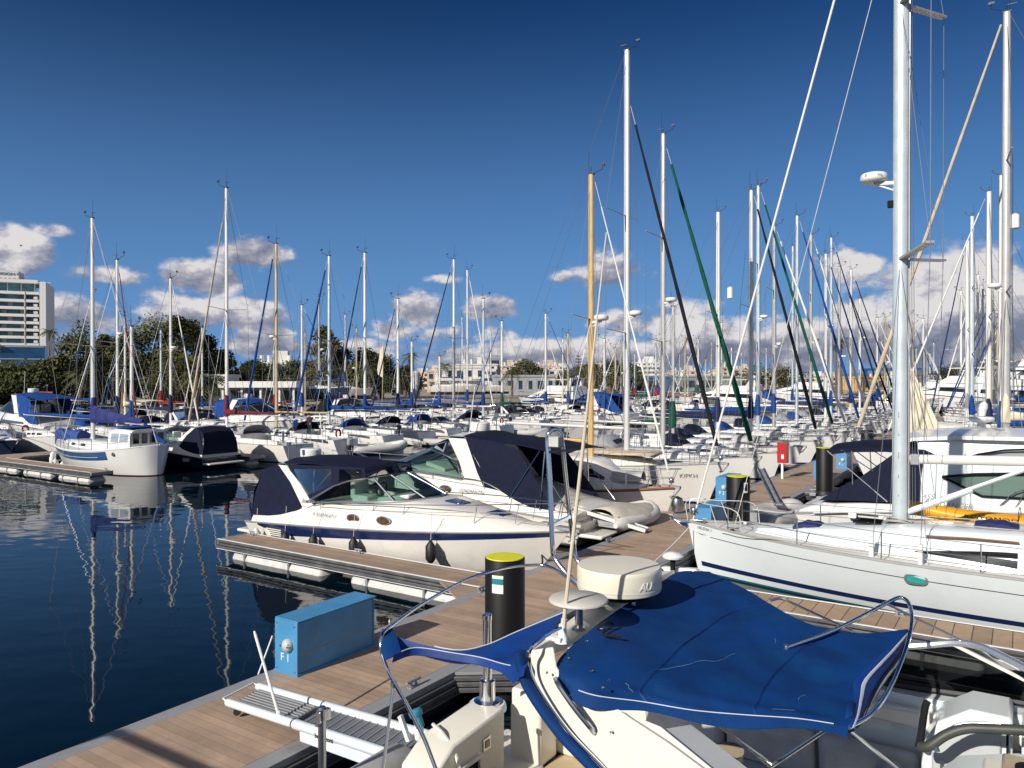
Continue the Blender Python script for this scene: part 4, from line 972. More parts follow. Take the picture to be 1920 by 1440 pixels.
# -- large hardtop cruiser, lettered 455, on the right hand side
def hardtop():
    r = thing('motor_cruiser', 'large white hardtop cruiser with navy cockpit canopy and big side windows', 'motor boat', fr(26, 1.1), ROT)
    H = Hull(14, 4.1, (2.1, 1.55, .95), .6, 1.6, .4, .88, .4, 2.3, .3, 1.0, 22, hard=True)
    H.build(r, [W, STRIPN]); H.rail(r, GALV, .035, 0, 'rub_rail')
    q = lambda b, a, z: V((b-1.1, a-26, z))
    secs = [(-6.9, 1.75, 1.6, .8, 1.0), (-6.2, 1.85, 1.7, .95, 1.28), (-5.0, 1.95, 1.78, 1.15, 1.42), (-3.6, 2.0, 1.80, 1.3, 1.52), (0, 2.0, 1.75, 1.55, 1.85), (3, 1.6, 1.2, 1.7, 2.1), (6.2, .5, .3, 2.0, 2.2)]
    cb = cabin(r, secs, W, 'deck_moulding')
    m = MB(); m.box((-6.9, 0, .52), (1.2, 3.6, .12)); m.build('swim_platform', W, r, bevel=.05)
    m = MB(); m.prism([(-6.7, -1.6, .55), (-6.1, -1.6, 1.32), (-5.7, -1.6, 1.32), (-5.7, -1.6, .55)], (0, 3.2, 0)); m.build('transom', W, r, bevel=.05)
    # sculpted recess in the quarter
    m = MB(); m.tube(spl([(-6.3, -1.93, 1.02), (-5.2, -2.02, 1.16), (-4.2, -2.06, 1.16), (-3.6, -2.06, 1.12)], 4), .03, 6); m.build('style_line', GREYD, r)
    for x in (-5.2, -4.4): 
        m = MB(); m.box((x, -2.03, 1.06), (.22, .05, .16)); m.build('vent', WHITEP, r, bevel=.02)
    # superstructure and roof
    S2 = [(-3.55, 1.72, 1.55, 1.5, 3.36), (-2.6, 1.76, 1.55, 1.55, 3.48), (-.5, 1.76, 1.50, 1.6, 3.52), (1.6, 1.66, 1.35, 1.75, 3.36), (3.4, 1.35, .9, 1.95, 2.75), (5.0, .8, .5, 2.0, 2.2)]
    so_ = cabin(r, S2, W3, 'superstructure')
    rows = [[V((x, w*s_, z+.14*(1-s_*s_))) for s_ in (-1, -.92, -.6, -.2, .2, .6, .92, 1)] for x, w, z in ((-4.0, 1.35, 3.22), (-3.7, 1.58, 3.36), (-2.6, 1.72, 3.46), (0, 1.70, 3.50), (1.8, 1.5, 3.34), (2.8, 1.2, 3.0))]
    m = MB(); m.sheet(rows, .10); m.build('hardtop', W, r, ang=60)
    # lower pane, with lighter cabin seen through: pointed aft end
    for sd_ in (-1, 1):
        P = lambda x, z: V((x, sd_*(1.77-.10*max(0, (z-1.6))/1.9+.012-.04*max(0, x-.2)), z))
        out = [P(-2.95, 2.32), P(-2.0, 1.86), (P(-1.0, 1.88)), P(.5, 1.96), P(1.9, 2.10), P(1.9, 2.66), P(.5, 2.62), P(-1.0, 2.54), P(-2.2, 2.44)]
        m = MB(); m.poly(out); w_ = m.build('side_window', TGLASS2, so_)
        m = MB(); m.tube(out+[out[0]], .035, 5); m.tube([P(-.5, 1.9), P(.2, 2.6)], .035, 5); m.build('frame', BLACKC, w_)
        P2 = lambda x, z: V((x, sd_*(1.68-.10*max(0, (z-1.6))/1.9+.06), z))
        out = [P2(-2.5, 2.80), P2(-2.1, 2.98), P2(-1.5, 3.12), P2(-.6, 3.20), P2(.5, 3.20), P2(1.4, 3.12), P2(1.4, 2.84), P2(-.6, 2.84)]
        m = MB(); m.poly(out); w_ = m.build('side_window', CLEAR, so_); m = MB(); m.tube(out+[out[0]], .028, 5); m.tube([P2(-.4, 2.86), P2(-.4, 3.18)], .05, 5); m.build('frame', BLACKC, w_)
    # navy cockpit canopy and visor
    rows = [[V((x, w*s_, z+.12*(1-s_*s_))) for s_ in (-1, -.85, -.4, 0, .4, .85, 1)] for x, w, z in ((-6.0, 1.50, 2.86), (-5.3, 1.6, 2.98), (-4.4, 1.66, 3.04), (-3.4, 1.66, 3.02), (-3.15, 1.7, 2.9))]
    m = MB(); m.sheet(rows, .12); m.build('canopy_visor', NAVY, r)
    m = MB()
    for sd_ in (-1, 1):
        L_ = lambda x, y, z: V((x, sd_*y, z))
        m.grid([[L_(-6.2, 1.72, 1.38), L_(-5.4, 1.78, 1.45), L_(-4.4, 1.84, 1.5), L_(-3.5, 1.86, 1.56)], [L_(-5.3, 1.68, 1.95), L_(-4.9, 1.74, 2.0), L_(-4.2, 1.8, 2.1), L_(-3.5, 1.8, 2.2)], [L_(-4.1, 1.62, 2.92), L_(-3.9, 1.62, 2.95), L_(-3.7, 1.62, 2.97), L_(-3.4, 1.62, 2.97)]])
    m.grid([[V((-6.2, 1.72*s_, 1.38)) for s_ in (-1, 0, 1)], [V((-5.3, 1.68*s_, 1.95)) for s_ in (-1, 0, 1)], [V((-4.1, 1.62*s_, 2.94)) for s_ in (-1, 0, 1)]])
    m.build('canopy', NAVY, r, ang=60)
    for sd_ in (-1, 1):
        m = MB(); m.tube([(-6.0, sd_*1.5, 2.86), (-4.3, sd_*1.86, 1.52)], .018, 6); m.tube([(-5.3, sd_*1.6, 2.9), (-5.25, sd_*1.7, 1.75)], .018, 6); m.tube([(-5.5, sd_*1.6, 2.85), (-4.7, sd_*1.7, 2.35)], .016, 6); m.tube([(-5.6, sd_*1.55, 2.9), (-4.5, sd_*1.6, 2.94)], .016, 6); m.build('canopy_frame', STEEL, r)
    for sd_ in (-1, 1):
        m = MB(); P = [V((x, sd_*(H.hw(x)-.22), H.zx(x)+h)) for x, h in ((-1.6, .18), (-1.0, .62), (1, .70), (3, .72), (5, .72), (6.6, .72))]; m.tube(spl(P, 4), .018, 6)
        for p in P[1:]: m.tube([p, p-V((.35, 0, .72))], .014, 5)
        m.build('bow_rail', STEEL, r)
    for x, y in ((-.2, .6), (-.2, -.6), (-1.4, .8)):
        m = MB(); m.box((x, y, 2.05), (.6, .6, .3)); m.box((x-.28, y, 2.35), (.16, .58, .55)); m.build('seat', VINYL, r, bevel=.06)
    text('455', .20, plane_M((-3.42, -1.985, 1.70), (1, 0, .02), (0, .05, 1)), TEXTG, r, font_shear=.3)
    text('SUNDANCER', .19, plane_M((-3.40, -1.99, 1.50), (1, 0, .02), (0, .05, 1)), TEXTG, r, font_shear=.3, xs=1.05)
    # domed light and mast on the roof
    m = MB(); m.lathe((-2.1, .2, 3.62), [(.12, 0), (.10, .12), (.28, .16), (.34, .24), (.30, .30), (.001, .31)], 16); ro = m.build('radar', RADW, r)
    m = MB(); m.lathe((-2.1, .2, 3.95), [(.10, 0), (.13, .16), (.16, .22), (.16, .34), (.10, .42), (.001, .44)], 14); m.build('satellite_dome', RADW, ro)
    return r
TGLASS2 = glass('pale_side_glass', (.45, .53, .50), .14)
hardtop()
# ================================================================ the white yacht with the black line, bow over the pontoon
def helena():
    r = thing('sailing_yacht', 'large white sloop with thin black hull line and aqua portlight, bow over the pontoon', 'sailing yacht', fr(19.3, -1.05), ROT+math.pi)
    H = Hull(12.5, 3.45, (1.30, 1.17, 1.12), .55, .42, .3, .78, .50, 2.0, .26, .72, 26)
    H.build(r, [W3, TEAL], fr_=(.2, .4, .6, .8, .92, 1)); H.deck(r, DECKW, .05); H.rail(r, ALUD, .032, .012)
    H.stripe(r, TEXTD, lambda t: H.zs(t)-.275-.07*(1-t), lambda t: H.zs(t)-.257-.07*(1-t), .02, .945, 'hull_line', .004, 40)
    H.stripe(r, STRIPN, lambda t: .15+.05*t, lambda t: .25+.07*t, .02, .985, 'boot_stripe', .004, 30)
    q = MB(); p = [H.pt(t, H.zs(t)-.26-dz, 1, .007) for t, dz in ((.953, -.02), (.968, -.012), (.985, -.03), (.968, .01))]; q.poly(p); q.build('bow_emblem', TEXTD, r)
    secs = [(-4.4, 1.25, 1.05, 1.08, 1.90), (-1.0, 1.28, 1.02, 1.10, 1.88), (.9, 1.15, .88, 1.14, 1.80), (2.4, .88, .55, 1.20, 1.60), (4.4, .34, .12, 1.26, 1.34)]
    cb = cabin(r, secs, W3)
    # long wedge window on the coachroof
    for sd_ in (1, -1):
        f = lambda x, v: V((x, sd_*(lerp(1.17, 1.28, (-x+.9)/1.9)-(v*.27)+.02), 1.12+.70*v))
        m = MB(); m.tube([f(.65, .80)+V((0, sd_*.03, .03)), f(-.2, .84)+V((0, sd_*.03, .05)), f(-1.0, .86)+V((0, sd_*.03, .05))], .022, 5); m.build('handrail', TEAK, cb)
    side_win(cb, secs, -.98, .85, lambda f: lerp(.22, .34, f), lambda f: lerp(.60, .36, f**1.5), DGLASS, .012)
    for x, z, w in ((3.15, 1.50, .75), (-.6, 1.92, .80)):
        m = MB(); rows = [[V((x+w*(i/6-.5), .30*s_, z+.11*math.sin(math.pi*i/6)*(1 if x > 0 else .7)*(1-.4*s_*s_)+(.03 if i in (2, 4) else 0))) for s_ in (-1, -.5, 0, .5, 1)] for i in range(7)]; m.sheet(rows, .08); m.build('hatch_cover', STRIPC, cb)
    m = MB(); m.box((1.9, 0, 1.74), (.6, .55, .05)); m.build('hatch', DGLASS, cb, bevel=.01)
    pt_ = 0.765/12.5+.5
    for sd_ in (1, -1):
        c = H.pt(pt_, .90, sd_, .0)
        o = [V((c.x+.20*math.copysign(abs(math.cos(g))**.55, math.cos(g)), c.y+sd_*.012, c.z+.085*math.copysign(abs(math.sin(g))**.7, math.sin(g)))) for g in [2*math.pi*i/24 for i in range(24)]]
        m = MB(); m.tube(o, .026, 6, closed=True); po = m.build('portlight', STEELD, r); m = MB(); m.poly([p+V((0, sd_*.006, 0)) for p in o]); m.build('pane', AQUA, po)
    x = 1.25; base = 1.80; top = 19.0
    m = MB(); m.tube([(x, 0, base), (x, 0, 10), (x, 0, top)], [.125, .125, .115], 14); m.v = [((a-x)*1.35+x, b*1.05, c) for a, b, c in m.v]; mo = m.build('mast', ALUB, r)
    m = MB(); m.box((x-.165, 0, 8), (.03, .05, 12.2)); m.build('mast_track', ALUD, mo)
    for k in range(7): 
        m = MB(); m.box((x+.02, .131, 2.4+k*.31+.12*(k % 3)), (.022, .008, .05+.04*(k % 2))); m.build('mast_slot', GALV, mo)
    for z in (7.72, 13.45):
        for sd_ in (1, -1):
            m = MB(); m.bar((x-.05, sd_*.10, z), (x-.72, sd_*1.5, z+.10), .16, .05); m.build('spreader', ALUD, mo)
    radome(mo, (x+.56, .0, 9.52), .29, (x+.1, 0, 9.45))
    text('Raymarine', .085, plane_M((x+.72, .265, 9.62), (-1, 0, 0), (0, 0, 1)), TEXTG, mo, font_shear=.2)
    m = MB(); m.box((x+.21, .02, 8.98), (.12, .13, .15)); m.build('deck_light', BLACKC, mo)
    m = MB()
    for sd_ in (1, -1):
        t1, t2 = V((x-.72, sd_*1.5, 7.84)), V((x-.72, sd_*1.5, 13.57)); f = H.sheer(x-.55, sd_, .22)
        m.tube([f, t1, t2, V((x, 0, top))], .008, 5); m.tube([H.sheer(x-.7, sd_, .30), V((x, sd_*.1, 7.7))], .007, 5); m.tube([H.sheer(x+.40, sd_, .30), V((x, sd_*.1, 7.6))], .007, 5); m.tube([t1, V((x, sd_*.08, 13.4))], .006, 4)
    m.tube([(-6.1, 0, 1.1), (x, 0, top)], .007, 4)
    for k in range(4): m.tube([(x-.15-.05*k, .10-.06*k, base+.1), (x-.14-.01*k, .05-.03*k, 18)], .006, 4)
    m.build('rigging', WIRE, r)
    for sd_ in (1, -1):
        for xx in (x-.55, x+.40):
            p = H.sheer(xx, sd_, .24 if xx < x else .32); m = MB(); m.tube([p, p+V((0, 0, .42))], .05, 8); m.build('turnbuckle_boot', WHITEP, r)
    A, B = V((6.1, 0, 1.36)), V((x+.15, 0, top-.4))
    m = MB(); m.tube([A.lerp(B, i/20) for i in range(21)], [.024]+[.029]*18+[.02, .014], 8); m.build('furled_jib', WHITEC, r)
    m = MB(); m.tube([(5.0, .02, 1.34), (x+.14, 0, 15.6)], .009, 5); m.build('halyard', WIREL, r)
    q = MB(); q.lathe((6.08, 0, 1.50), [(.10, 0), (.11, .05), (.05, .07), (.11, .11), (.10, .16)], 12); q.build('furler_drum', STEELD, r)
    m = MB(); m.tube([(x-.2, 0, 3.22), (-4.6, 0, 3.42)], .105, 12); m.v = [(a, b*.8, c) for a, b, c in m.v]; bo = m.build('boom', ALUW, r)
    m = MB(); m.box((x-.30, 0, 3.22), (.18, .19, .24)); m.build('boom_fitting', GALV, bo, bevel=.02)
    m = MB(); m.tube([(x-.16, 0, 2.06), (x-2.6, 0, 3.24)], .045, 8); m.tube([(x-.16, 0, 2.02), (x-1.4, 0, 2.62)], .058, 8); m.build('boom_vang', ALUB, bo)
    # ropes at the mast foot
    m = MB(); m.tube(spl([(x+.1, .3, 1.84), (x+.3, .35, 1.86), (x+.25, .15, 1.90), (x-.1, .25, 1.88), (x-.5, .4, 1.90), (x-2.4, .5, 1.92)], 6), .012, 5); m.tube(spl([(x+.2, -.2, 1.86), (x-.2, -.35, 1.92), (x-.6, -.3, 1.92), (x-2.4, -.4, 1.95)], 6), .012, 5); m.build('halyard_tail', ROPE, r)
    m = MB(); m.box((x, 0, 1.83), (.55, .42, .05)); m.build('mast_collar', GALV, r, bevel=.01)
    # pulpit in two halves, anchor, cleats
    for sd_ in (1, -1):
        m = MB(); m.tube(spl([H.sheer(4.6, sd_, .06), H.sheer(4.75, sd_, .03, .52), H.sheer(5.6, sd_, .0, .56), V((6.22, sd_*.16, 1.84)), V((6.2, sd_*.13, 1.34))], 5), .012, 6); m.tube([H.sheer(5.5, sd_, .0, .54), H.sheer(5.3, sd_, .06)], .011, 5); m.build('pulpit', STEELP, r)
    m = MB(); m.bar((5.8, 0, 1.33), (6.6, 0, 1.30), .16, .09); m.tube([(6.75, 0, 1.33), (6.0, 0, 1.26)], .035, 6); m.prism([(6.75, -.02, 1.36), (6.35, -.22, 1.18), (6.25, 0, 1.10), (6.35, .22, 1.18), (6.75, .02, 1.36)], (0, 0, .03)); m.build('anchor', STEELD, r, bevel=.01)
    guard(H, r, .04, .90, 7, .60, .013, mt=STEELD)
    for x_, sd_ in ((4.9, 1), (4.9, -1), (-1.25, 1), (-1.25, -1)):
        p = H.sheer(x_, sd_, .16); m = MB(); m.tube([p+V((-.16, 0, .07)), p+V((.16, 0, .07))], .018, 5); m.box(p+V((0, 0, .03)), (.10, .04, .08)); m.build('cleat', STEEL, r)
    m = MB(); m.tube(spl([(5.2, .9, 1.38), (4.3, 1.15, 1.33), (2.2, 1.28, 1.30), (0, 1.42, 1.28), (-2, 1.42, 1.26)], 5), .011, 4); m.build('jackline', ROPE, r)
    t = text('HELENA 1', .115, plane_M(H.pt(.975, 1.165, 1, .012), H.pt(.93, 1.16, 1)-H.pt(.975, 1.165, 1), (0, .25, 1)), TEXTG, r)
    sprayhood(r, -4.9, -3.6, 1.15, 1.85, .6, NAVY)
    pushpit(H, r)
    return r
STRIPC = mat('navy_hatch_cover', (.012, .022, .11), .75, var=.2, vs=5, bump=.3, bs=10)
STEELP = mat('pale_steel', (.80, .80, .78), .3, .4, var=.04)
helena()
# mooring line from the bow to the pontoon
m = MB(); m.tube(spl([fr(19.0, -7.15, 1.2), fr(18.2, -7.3, .85), fr(17.2, -7.45, .53)], 5), .016, 5); tag(m.build('mooring_line', WIREL), 'pale mooring line from the black lined sloop down to the pontoon', 'mooring line')

# kayak lashed along the far rail
r = thing('kayak', 'yellow and orange kayak lashed along the far rail of the white sloop', 'kayak', fr(20.75, .1, 1.62), ROT)
rows = []; n = 26
for i in range(n+1):
    f = i/n; x = lerp(-2.55, 2.1, f); w = .36*max(.02, math.sin(math.pi*f))**.62; k = .30*(.55+.9*abs(f-.5)**1.6)
    up = .34+.16*abs(2*f-1)**2.2+(.06*math.exp(-((f-.80)/.03)**2))
    rows.append([V((x, w*1.0*math.cos(g), lerp(.02+.16*abs(2*f-1)**3, up, .5+.5*math.sin(g)))) for g in [2*math.pi*j/12 for j in range(12)]])
m = MB(); m.grid(rows, cu=True, mf=lambda i, j: 1 if (i > 17 and j in (6, 7, 8, 9, 10, 11, 0)) else 0); m.poly(rows[0]); m.poly(rows[-1][::-1]); m.build('hull', [KAYAK, KAYAKO], r, ang=70)
text('ROTOMOD', .135, plane_M((-1.22, -.335, .20), (1, -.06, 0), (0, -.1, 1)), TEXTD, r, xs=1.5, ext=.004)
m = MB(); m.lathe((1.2, 0, .43), [(.3, 0), (.28, .04), (.2, .03), (.0001, -.02)], 16); m.build('cockpit', BLACKC, r)
m = MB()
for x in (-.15, .9): m.tube([(x+.25*math.cos(g)*.1, .38*math.cos(g), .24+.26*math.sin(g)) for g in [2*math.pi*j/14 for j in range(14)]], .008, 4, closed=True)
m.build('lashing', RUB, r)

# ================================================================ sailing yachts on the main pontoon
GM = 'bow-in sailing yachts on the main pontoon'
def row_left(a, mpx, topy, label, Ln=11.0, B=3.4, bow=-9.95, **k):
    t = (mpx-960)/F; bm = a*(.8326*t-.5538)/(.8326+.5538*t); Y = .8326*a-.5538*bm
    top = CAMZ+(HY-topy)/F*Y; b0 = bow-Ln/2
    return sailboat(label, fr(a, b0), ROT, Ln, B, top, mx=(bm-b0)/Ln, group=GM, **k)
# small motor sailer with the varnished mast
r, H = row_left(25.0, 1108, 328, 'small white cabin sailer with varnished wooden mast and two dark cabin windows', 8.2, 2.9, -9.9, fb=(1.30, 1.05, 1.05), hullm=W2, stripe=None, mast=WOODM, mr=.085, sp=(.52,), jib=WHITEC, jr=.045,
                boomz=2.75, boomm=WOODM, hood=None, wins=0, rad=7.15, cover=None, name='sailing_yacht', det=2, sw=.36, jibhead=.90, gs=1.1)
secs = [(-1.9, 1.12, .98, 1.0, 2.18), (.2, 1.12, .95, 1.02, 2.25), (1.3, .98, .72, 1.08, 2.12), (2.15, .82, .50, 1.15, 1.50), (2.9, .5, .25, 1.2, 1.32)]
cb = cabin(r, secs, W2, 'wheelhouse'); side_win(cb, secs, .15, 1.0, .42, .72, DGLASS, .012, taper=.35); side_win(cb, secs, 1.15, 1.75, .46, .74, DGLASS, .012, taper=.5)
H.rail(r, TEAK, .05, .0, 'rub_rail')
m = MB(); m.bar((-1.9, 0, 2.26), (-3.7, 0, 2.30), 2.0, .04); m.build('awning', BLACKC, r)
m = MB(); m.lathe((4.3, -.35, .78), [(.02, -.28), (.18, -.22), (.24, 0), (.18, .22), (.02, .30)], 14); m.build('ball_fender', STEELD, r)
# tall sloop lettered on the bow
r, H = row_left(30.3, 1175, 96, 'tall white sloop with black furled sail and Greek name on its bow', 12.2, 3.7, fb=(1.62, 1.30, 1.2), hullm=W2, mast=ALU, mr=.097, sp=(.30, .59), jib=BLACKC, jr=.10, jibtop=.885, boomz=2.9, bl=-.36, hood=None, rad=7.75, det=3, rig=.009, stripe=None, cabm=W2, gs=1.2)
text('KIPKH', .26, plane_M(H.pt(.875, 1.02, -1, .012), H.pt(.93, 1.04, -1)-H.pt(.875, 1.02, -1), (0, -.35, 1)), TEXTG, r, font_shear=-.1)
m = MB(); m.grid([[V((x, y*(1.3-.05*abs(x)), 1.88+.12*(1-y*y)+.04*math.sin(3*x))) for y in (-1, -.5, 0, .5, 1)] for x in (-1.0, 0, 1, 2, 3, 3.6)]); m.build('deck_cover', BEIGEC, r, solid=.02)
sprayhood(r, -2.2, -.9, 1.25, 1.75, .95, GREYC)
row_left(35.0, 1243, 252, 'white sloop with thick green furled sail and silver boom', 11.6, 3.6, fb=(1.5, 1.2, 1.15), mast=ALUD, mr=.092, sp=(.34, .67), jib=GREENC, jr=.135, jibtop=.97, boomz=2.85, bl=-.38, hood=GREYC, rad=8.75, det=3, rig=.009, gs=1.2)
row_left(39.3, 1262, 575, 'short masted white yacht with green sail cover between two tall sloops', 9.0, 3.0, mast=ALUD, mr=.07, jib=None, cover=GREENC, boomz=2.6, hood=NAVY, det=2)
r, H = row_left(43.6, 1346, 398, 'white yacht with deep navy sail bag and white radar reflector on its mast', 11.2, 3.5, mast=ALUW, mr=.09, sp=(.55,), jib=None, cover=NAVY2, boomz=2.75, hood=NAVY, rad=None, det=2, rig=.009)
m = MB(); m.lathe((1.6, -.1, 9.6), [(.05, 0), (.17, .06), (.17, .66), (.05, .72)], 12); m.build('radar_reflector', RADW, r)
rowL = [(48.0, 1408, 357, 'white yacht with black furled sail in front of twin tall masts', ALUW, BLACKC, NAVY2, .115),
        (53.0, 1421, 349, 'tallest far white yacht, dark green furled sail and blue sail cover', ALUB, GREENC, BLUEC, .12),
        (57.3, 1451, 424, 'white yacht with white furled sail and bright blue mast boot', ALUD, WHITEC, BLUEC, .11),
        (62.5, 1494, 405, 'white yacht with bright blue furled sail on a pale mast', ALUB, BLUEC, None, .11),
        (67.0, 1520, 440, 'white yacht with cream furled sail and bare boom', ALUD, WHITEC, None, .11),
        (71.4, 1548, 476, 'white yacht with slim blue furled sail behind the cream sailed one', ALUW, BLUEC, NAVY2, .09),
        (76.0, 1558, 446, 'white yacht with slim navy furled sail, mast topped by a vane', ALUB, NAVY2, BLUEC, .09),
        (81.0, 1573, 500, 'white yacht with thin black furled sail far along the pontoon', ALUD, BLACKC, None, .09),
        (86.0, 1595, 505, 'white yacht with grey furled sail near the pontoon end', ALUW, NAVY2, NAVY2, .09),
        (91.0, 1486, 462, 'white yacht with pale mast second from the pontoon end', ALUB, None, BLUEC, .09), (95.5, 1612, 560, 'last white yacht at the pontoon end', ALUW, WHITEC, None, .08)]
for a, px, ty, lab, mm, jm, cm, jr in rowL:
    row_left(a, px, ty, lab, 10.8+(a*7 % 1.6), 3.5, mast=mm, mr=.09, jib=jm, jr=jr, cover=cm, boomz=2.75, hood=(NAVY, GREYC, BLUEC)[int(a) % 3], det=2, rig=.011, sp=(.36, .68) if int(a) % 2 else (.52,), rad=(7.2+(a % 3)) if int(a) % 2 else None, gs=1.4)

# ---------------------------------------------------------------- right hand side, beyond the hardtop cruiser
GR = 'yachts on the far right hand berths'
def row_right(a, mb_, top, label, Ln=12, B=3.7, bow=-7.0, **k):
    b0 = bow+Ln/2
    return sailboat(label, fr(a, b0), ROT+math.pi, Ln, B, top, mx=-(mb_-b0)/Ln, group=GR, **k)
r, H = row_right(39.6, -.62, 20.9, 'tall ketch with long beige furled sail slanting down to its bow', 15, 4.2, -6.9, fb=(1.9, 1.5, 1.4), mast=ALUD, mr=.125, sp=(.36, .66), jib=BEIGEC, jr=.105, boomz=3.3, hood=None, rad=9.0, det=3, rig=.012, gs=1.5, jibhead=.985, cover=CREAMC)
m = MB(); m.lathe((.9, -.15, 11.5), [(.05, 0), (.19, .06), (.19, .62), (.05, .70)], 12); m.build('radar_reflector', RADW, r)
m = MB(); m.tube([(-.9, .5, 1.9), (-.95, .5, 14.2)], .10, 8); mz = m.build('mizzen_mast', ALUW, r)
row_right(45.5, -.9, 15.2, 'pale yacht with thin mast and bare forestay beyond the beige sailed ketch', 11, mast=ALUW, mr=.10, jib=None, cover=BLUEC, det=2, rig=.011)
row_right(50.5, -1.6, 15.5, 'white yacht with navy cover and white forestay beyond the ketch', 11, mast=ALUW, mr=.10, jib=WHITEC, cover=NAVY2, det=2, rig=.011)
row_right(63, -3.0, 16.5, 'yacht with twin spreaders and blue cover far behind the ketch', 11, mast=ALUB, mr=.11, jib=None, cover=BLUEC, det=2, sp=(.35, .66), rig=.012)
row_right(77, -4.0, 17.0, 'far yacht with grey sail cover at the end of its row', 12, mast=ALUW, mr=.12, jib=NAVY2, cover=GREYC, det=2, rig=.012)
# a cream sail hoisted to dry
r = thing('steadying_sail', 'cream triangular sail drying on a stay beyond the sloop mast', 'sail', fr(31.0, -2.9, 2.6), ROT)
m = MB(); rows = []
for i in range(9):
    f = i/8; zz = 3.1*(1-f); w = 1.35*f**.9
    rows.append([V((w*j/5-.6, .10*math.sin(math.pi*j/5)*f, zz)) for j in range(6)])
m.sheet(rows, .006); m.build('sailcloth', CREAMC, r, solid=.01)
m = MB()
for j in (1, 2, 3, 4): m.tube([(1.35*(i/8)**.9*j/5-.6, -.03-.02*j, 3.1*(1-i/8)) for i in range(1, 9)], .012, 4)
m.build('seam', BEIGEC, r)
m = MB(); m.tube([(-.62, 0, -1.2), (-.62, 0, 3.5)], .03, 6); m.build('stay', WIRE, r)

# ================================================================ the double ended ketch and its row
def ketch():
    r = thing('ketch', 'round sterned white and blue motor sailer with violet sail cover and pilothouse', 'sailing yacht', fr(23.1, -42.65), ROT+math.pi)
    H = Hull(10.4, 3.9, (1.62, 1.22, 1.60), .6, .9, .15, .80, .46, 2.0, .30, .75, 34, round_=.30)
    pk = lambda k, t: 1 if k < 4 else 0
    H.build(r, [W, ANTIR], pick=pk); H.deck(r, DECKW, .06); H.rail(r, WHITEP, .035, 0, 'cap_rail')
    H.stripe(r, STRIPB, lambda t: H.zs(t)-.52+.10*(t > .97), lambda t: H.zs(t)-.08, .20, .95, 'blue_band', .010, 36)
    H.stripe(r, WHITEP, lambda t: H.zs(t)-.36, lambda t: H.zs(t)-.34, .26, .93, 'band_line', .018, 30)
    secs = [(-2.2, 1.10, 1.0, 1.2, 2.36), (-2.6, 1.2, 1.08, 1.2, 2.42), (-3.4, 1.15, 1.05, 1.25, 2.42), (-4.25, 1.05, .95, 1.3, 2.38)]
    cb = cabin(r, secs, W, 'pilothouse')
    for x0, x1 in ((-2.65, -3.3), (-3.42, -4.05)): side_win(cb, secs, min(x0, x1), max(x0, x1), .42, .80, GLASSK, .012)
    for k in range(4):
        m = MB(); m.box((-4.27, -.69+.46*k, 1.93), (.03, .32, .52)); m.build('window', DGLASS, cb, bevel=.01)
    m = MB(); m.box((-4.262, 0, 1.93), (.02, 2.0, .62)); m.build('aft_shade_panel', GREYD, cb); m = MB(); m.box((-3.2, 0, 2.50), (1.9, 1.9, .05)); m.build('roof_edge', BLUEC, cb, bevel=.02)  # grey panel puts the shade of the pilothouse's aft face into its colour
    s2 = [(3.4, .55, .4, 1.35, 1.58), (1.6, 1.0, .85, 1.2, 1.62), (-2.2, 1.15, 1.0, 1.18, 1.70)]
    c2 = cabin(r, s2, W); 
    for k in range(2): side_win(c2, s2, .2+k*1.2, .7+k*1.2, .35, .65, DGLASS, .012)
    mo = spar(r, H, 1.28, 14.15, 1.65, ALU, .10, (.42,), sw=.62, gs=1.3)
    stays(r, H, 1.28, 14.1, (.42,), 1.65, sw=.62, r=.011)
    boom(r, 1.2, -3.9, 2.75, ALU, PURPLE, .08, ch=.62, rise=-.12)
    m = MB(); n = 9; rows = [[V((lerp(4.9, 2.3, i/n), (.33+.05*math.sin(3*i))*math.cos(g), 1.72+(.36+.05*math.sin(2*i+1))*math.sin(g)+.04*(n-i)/n)) for g in [2*math.pi*j/12 for j in range(12)]] for i in range(n+1)]; m.grid(rows, cu=True); m.poly(rows[0]); m.poly(rows[-1]); m.build('staysail_bag', BLUEB, r, ang=70)
    m = MB(); m.tube(spl([(-3.8, 0, 2.7), (-4.3, -.3, 2.1), (-4.8, -.6, 1.65)], 4), [.10]*9, 6); m.build('mainsheet_bundle', BLUEC, r)
    m = MB(); m.tube([(5.1, 0, 1.65), (1.34, 0, 13.8)], .012, 4); m.tube([(-5.0, 0, 1.7), (1.25, 0, 14.0)], .012, 4); m.build('forestay', WIRE, r)
    pulpit(H, r, .75, .02, 1.8); guard(H, r, .08, .86, 8, .62, .016)
    for x in (4.3, 3.3, 1.9, .6): fender(r, H, x, 1, WHITEC, 1.0, .15, .6)
    m = MB(); m.lathe(H.pt(.16, 1.15, 1, .02), [(.10, 0), (.10, .02)], 10, M=Matrix.Rotation(D(-90), 4, 'X')); m.build('exhaust_port', STEELD, r)
    return r
GLASSK = mat('pale_pane', (.32, .37, .45), .12, var=.1)
BLUEB = mat('bright_blue_bag', (.02, .06, .24), .8, var=.3, vs=4, bump=.4, bs=6)
ketch()
GF2 = 'yachts on the far pontoon across the water'
express('dark hulled sports cruiser with black canopy and white arch beside the ketch', fr(27.0, -42.2), ROT+math.pi, .93, hullm=HULLN, top=W2, stripe=None, full=False, fend=(), group=GF2, radar=False)
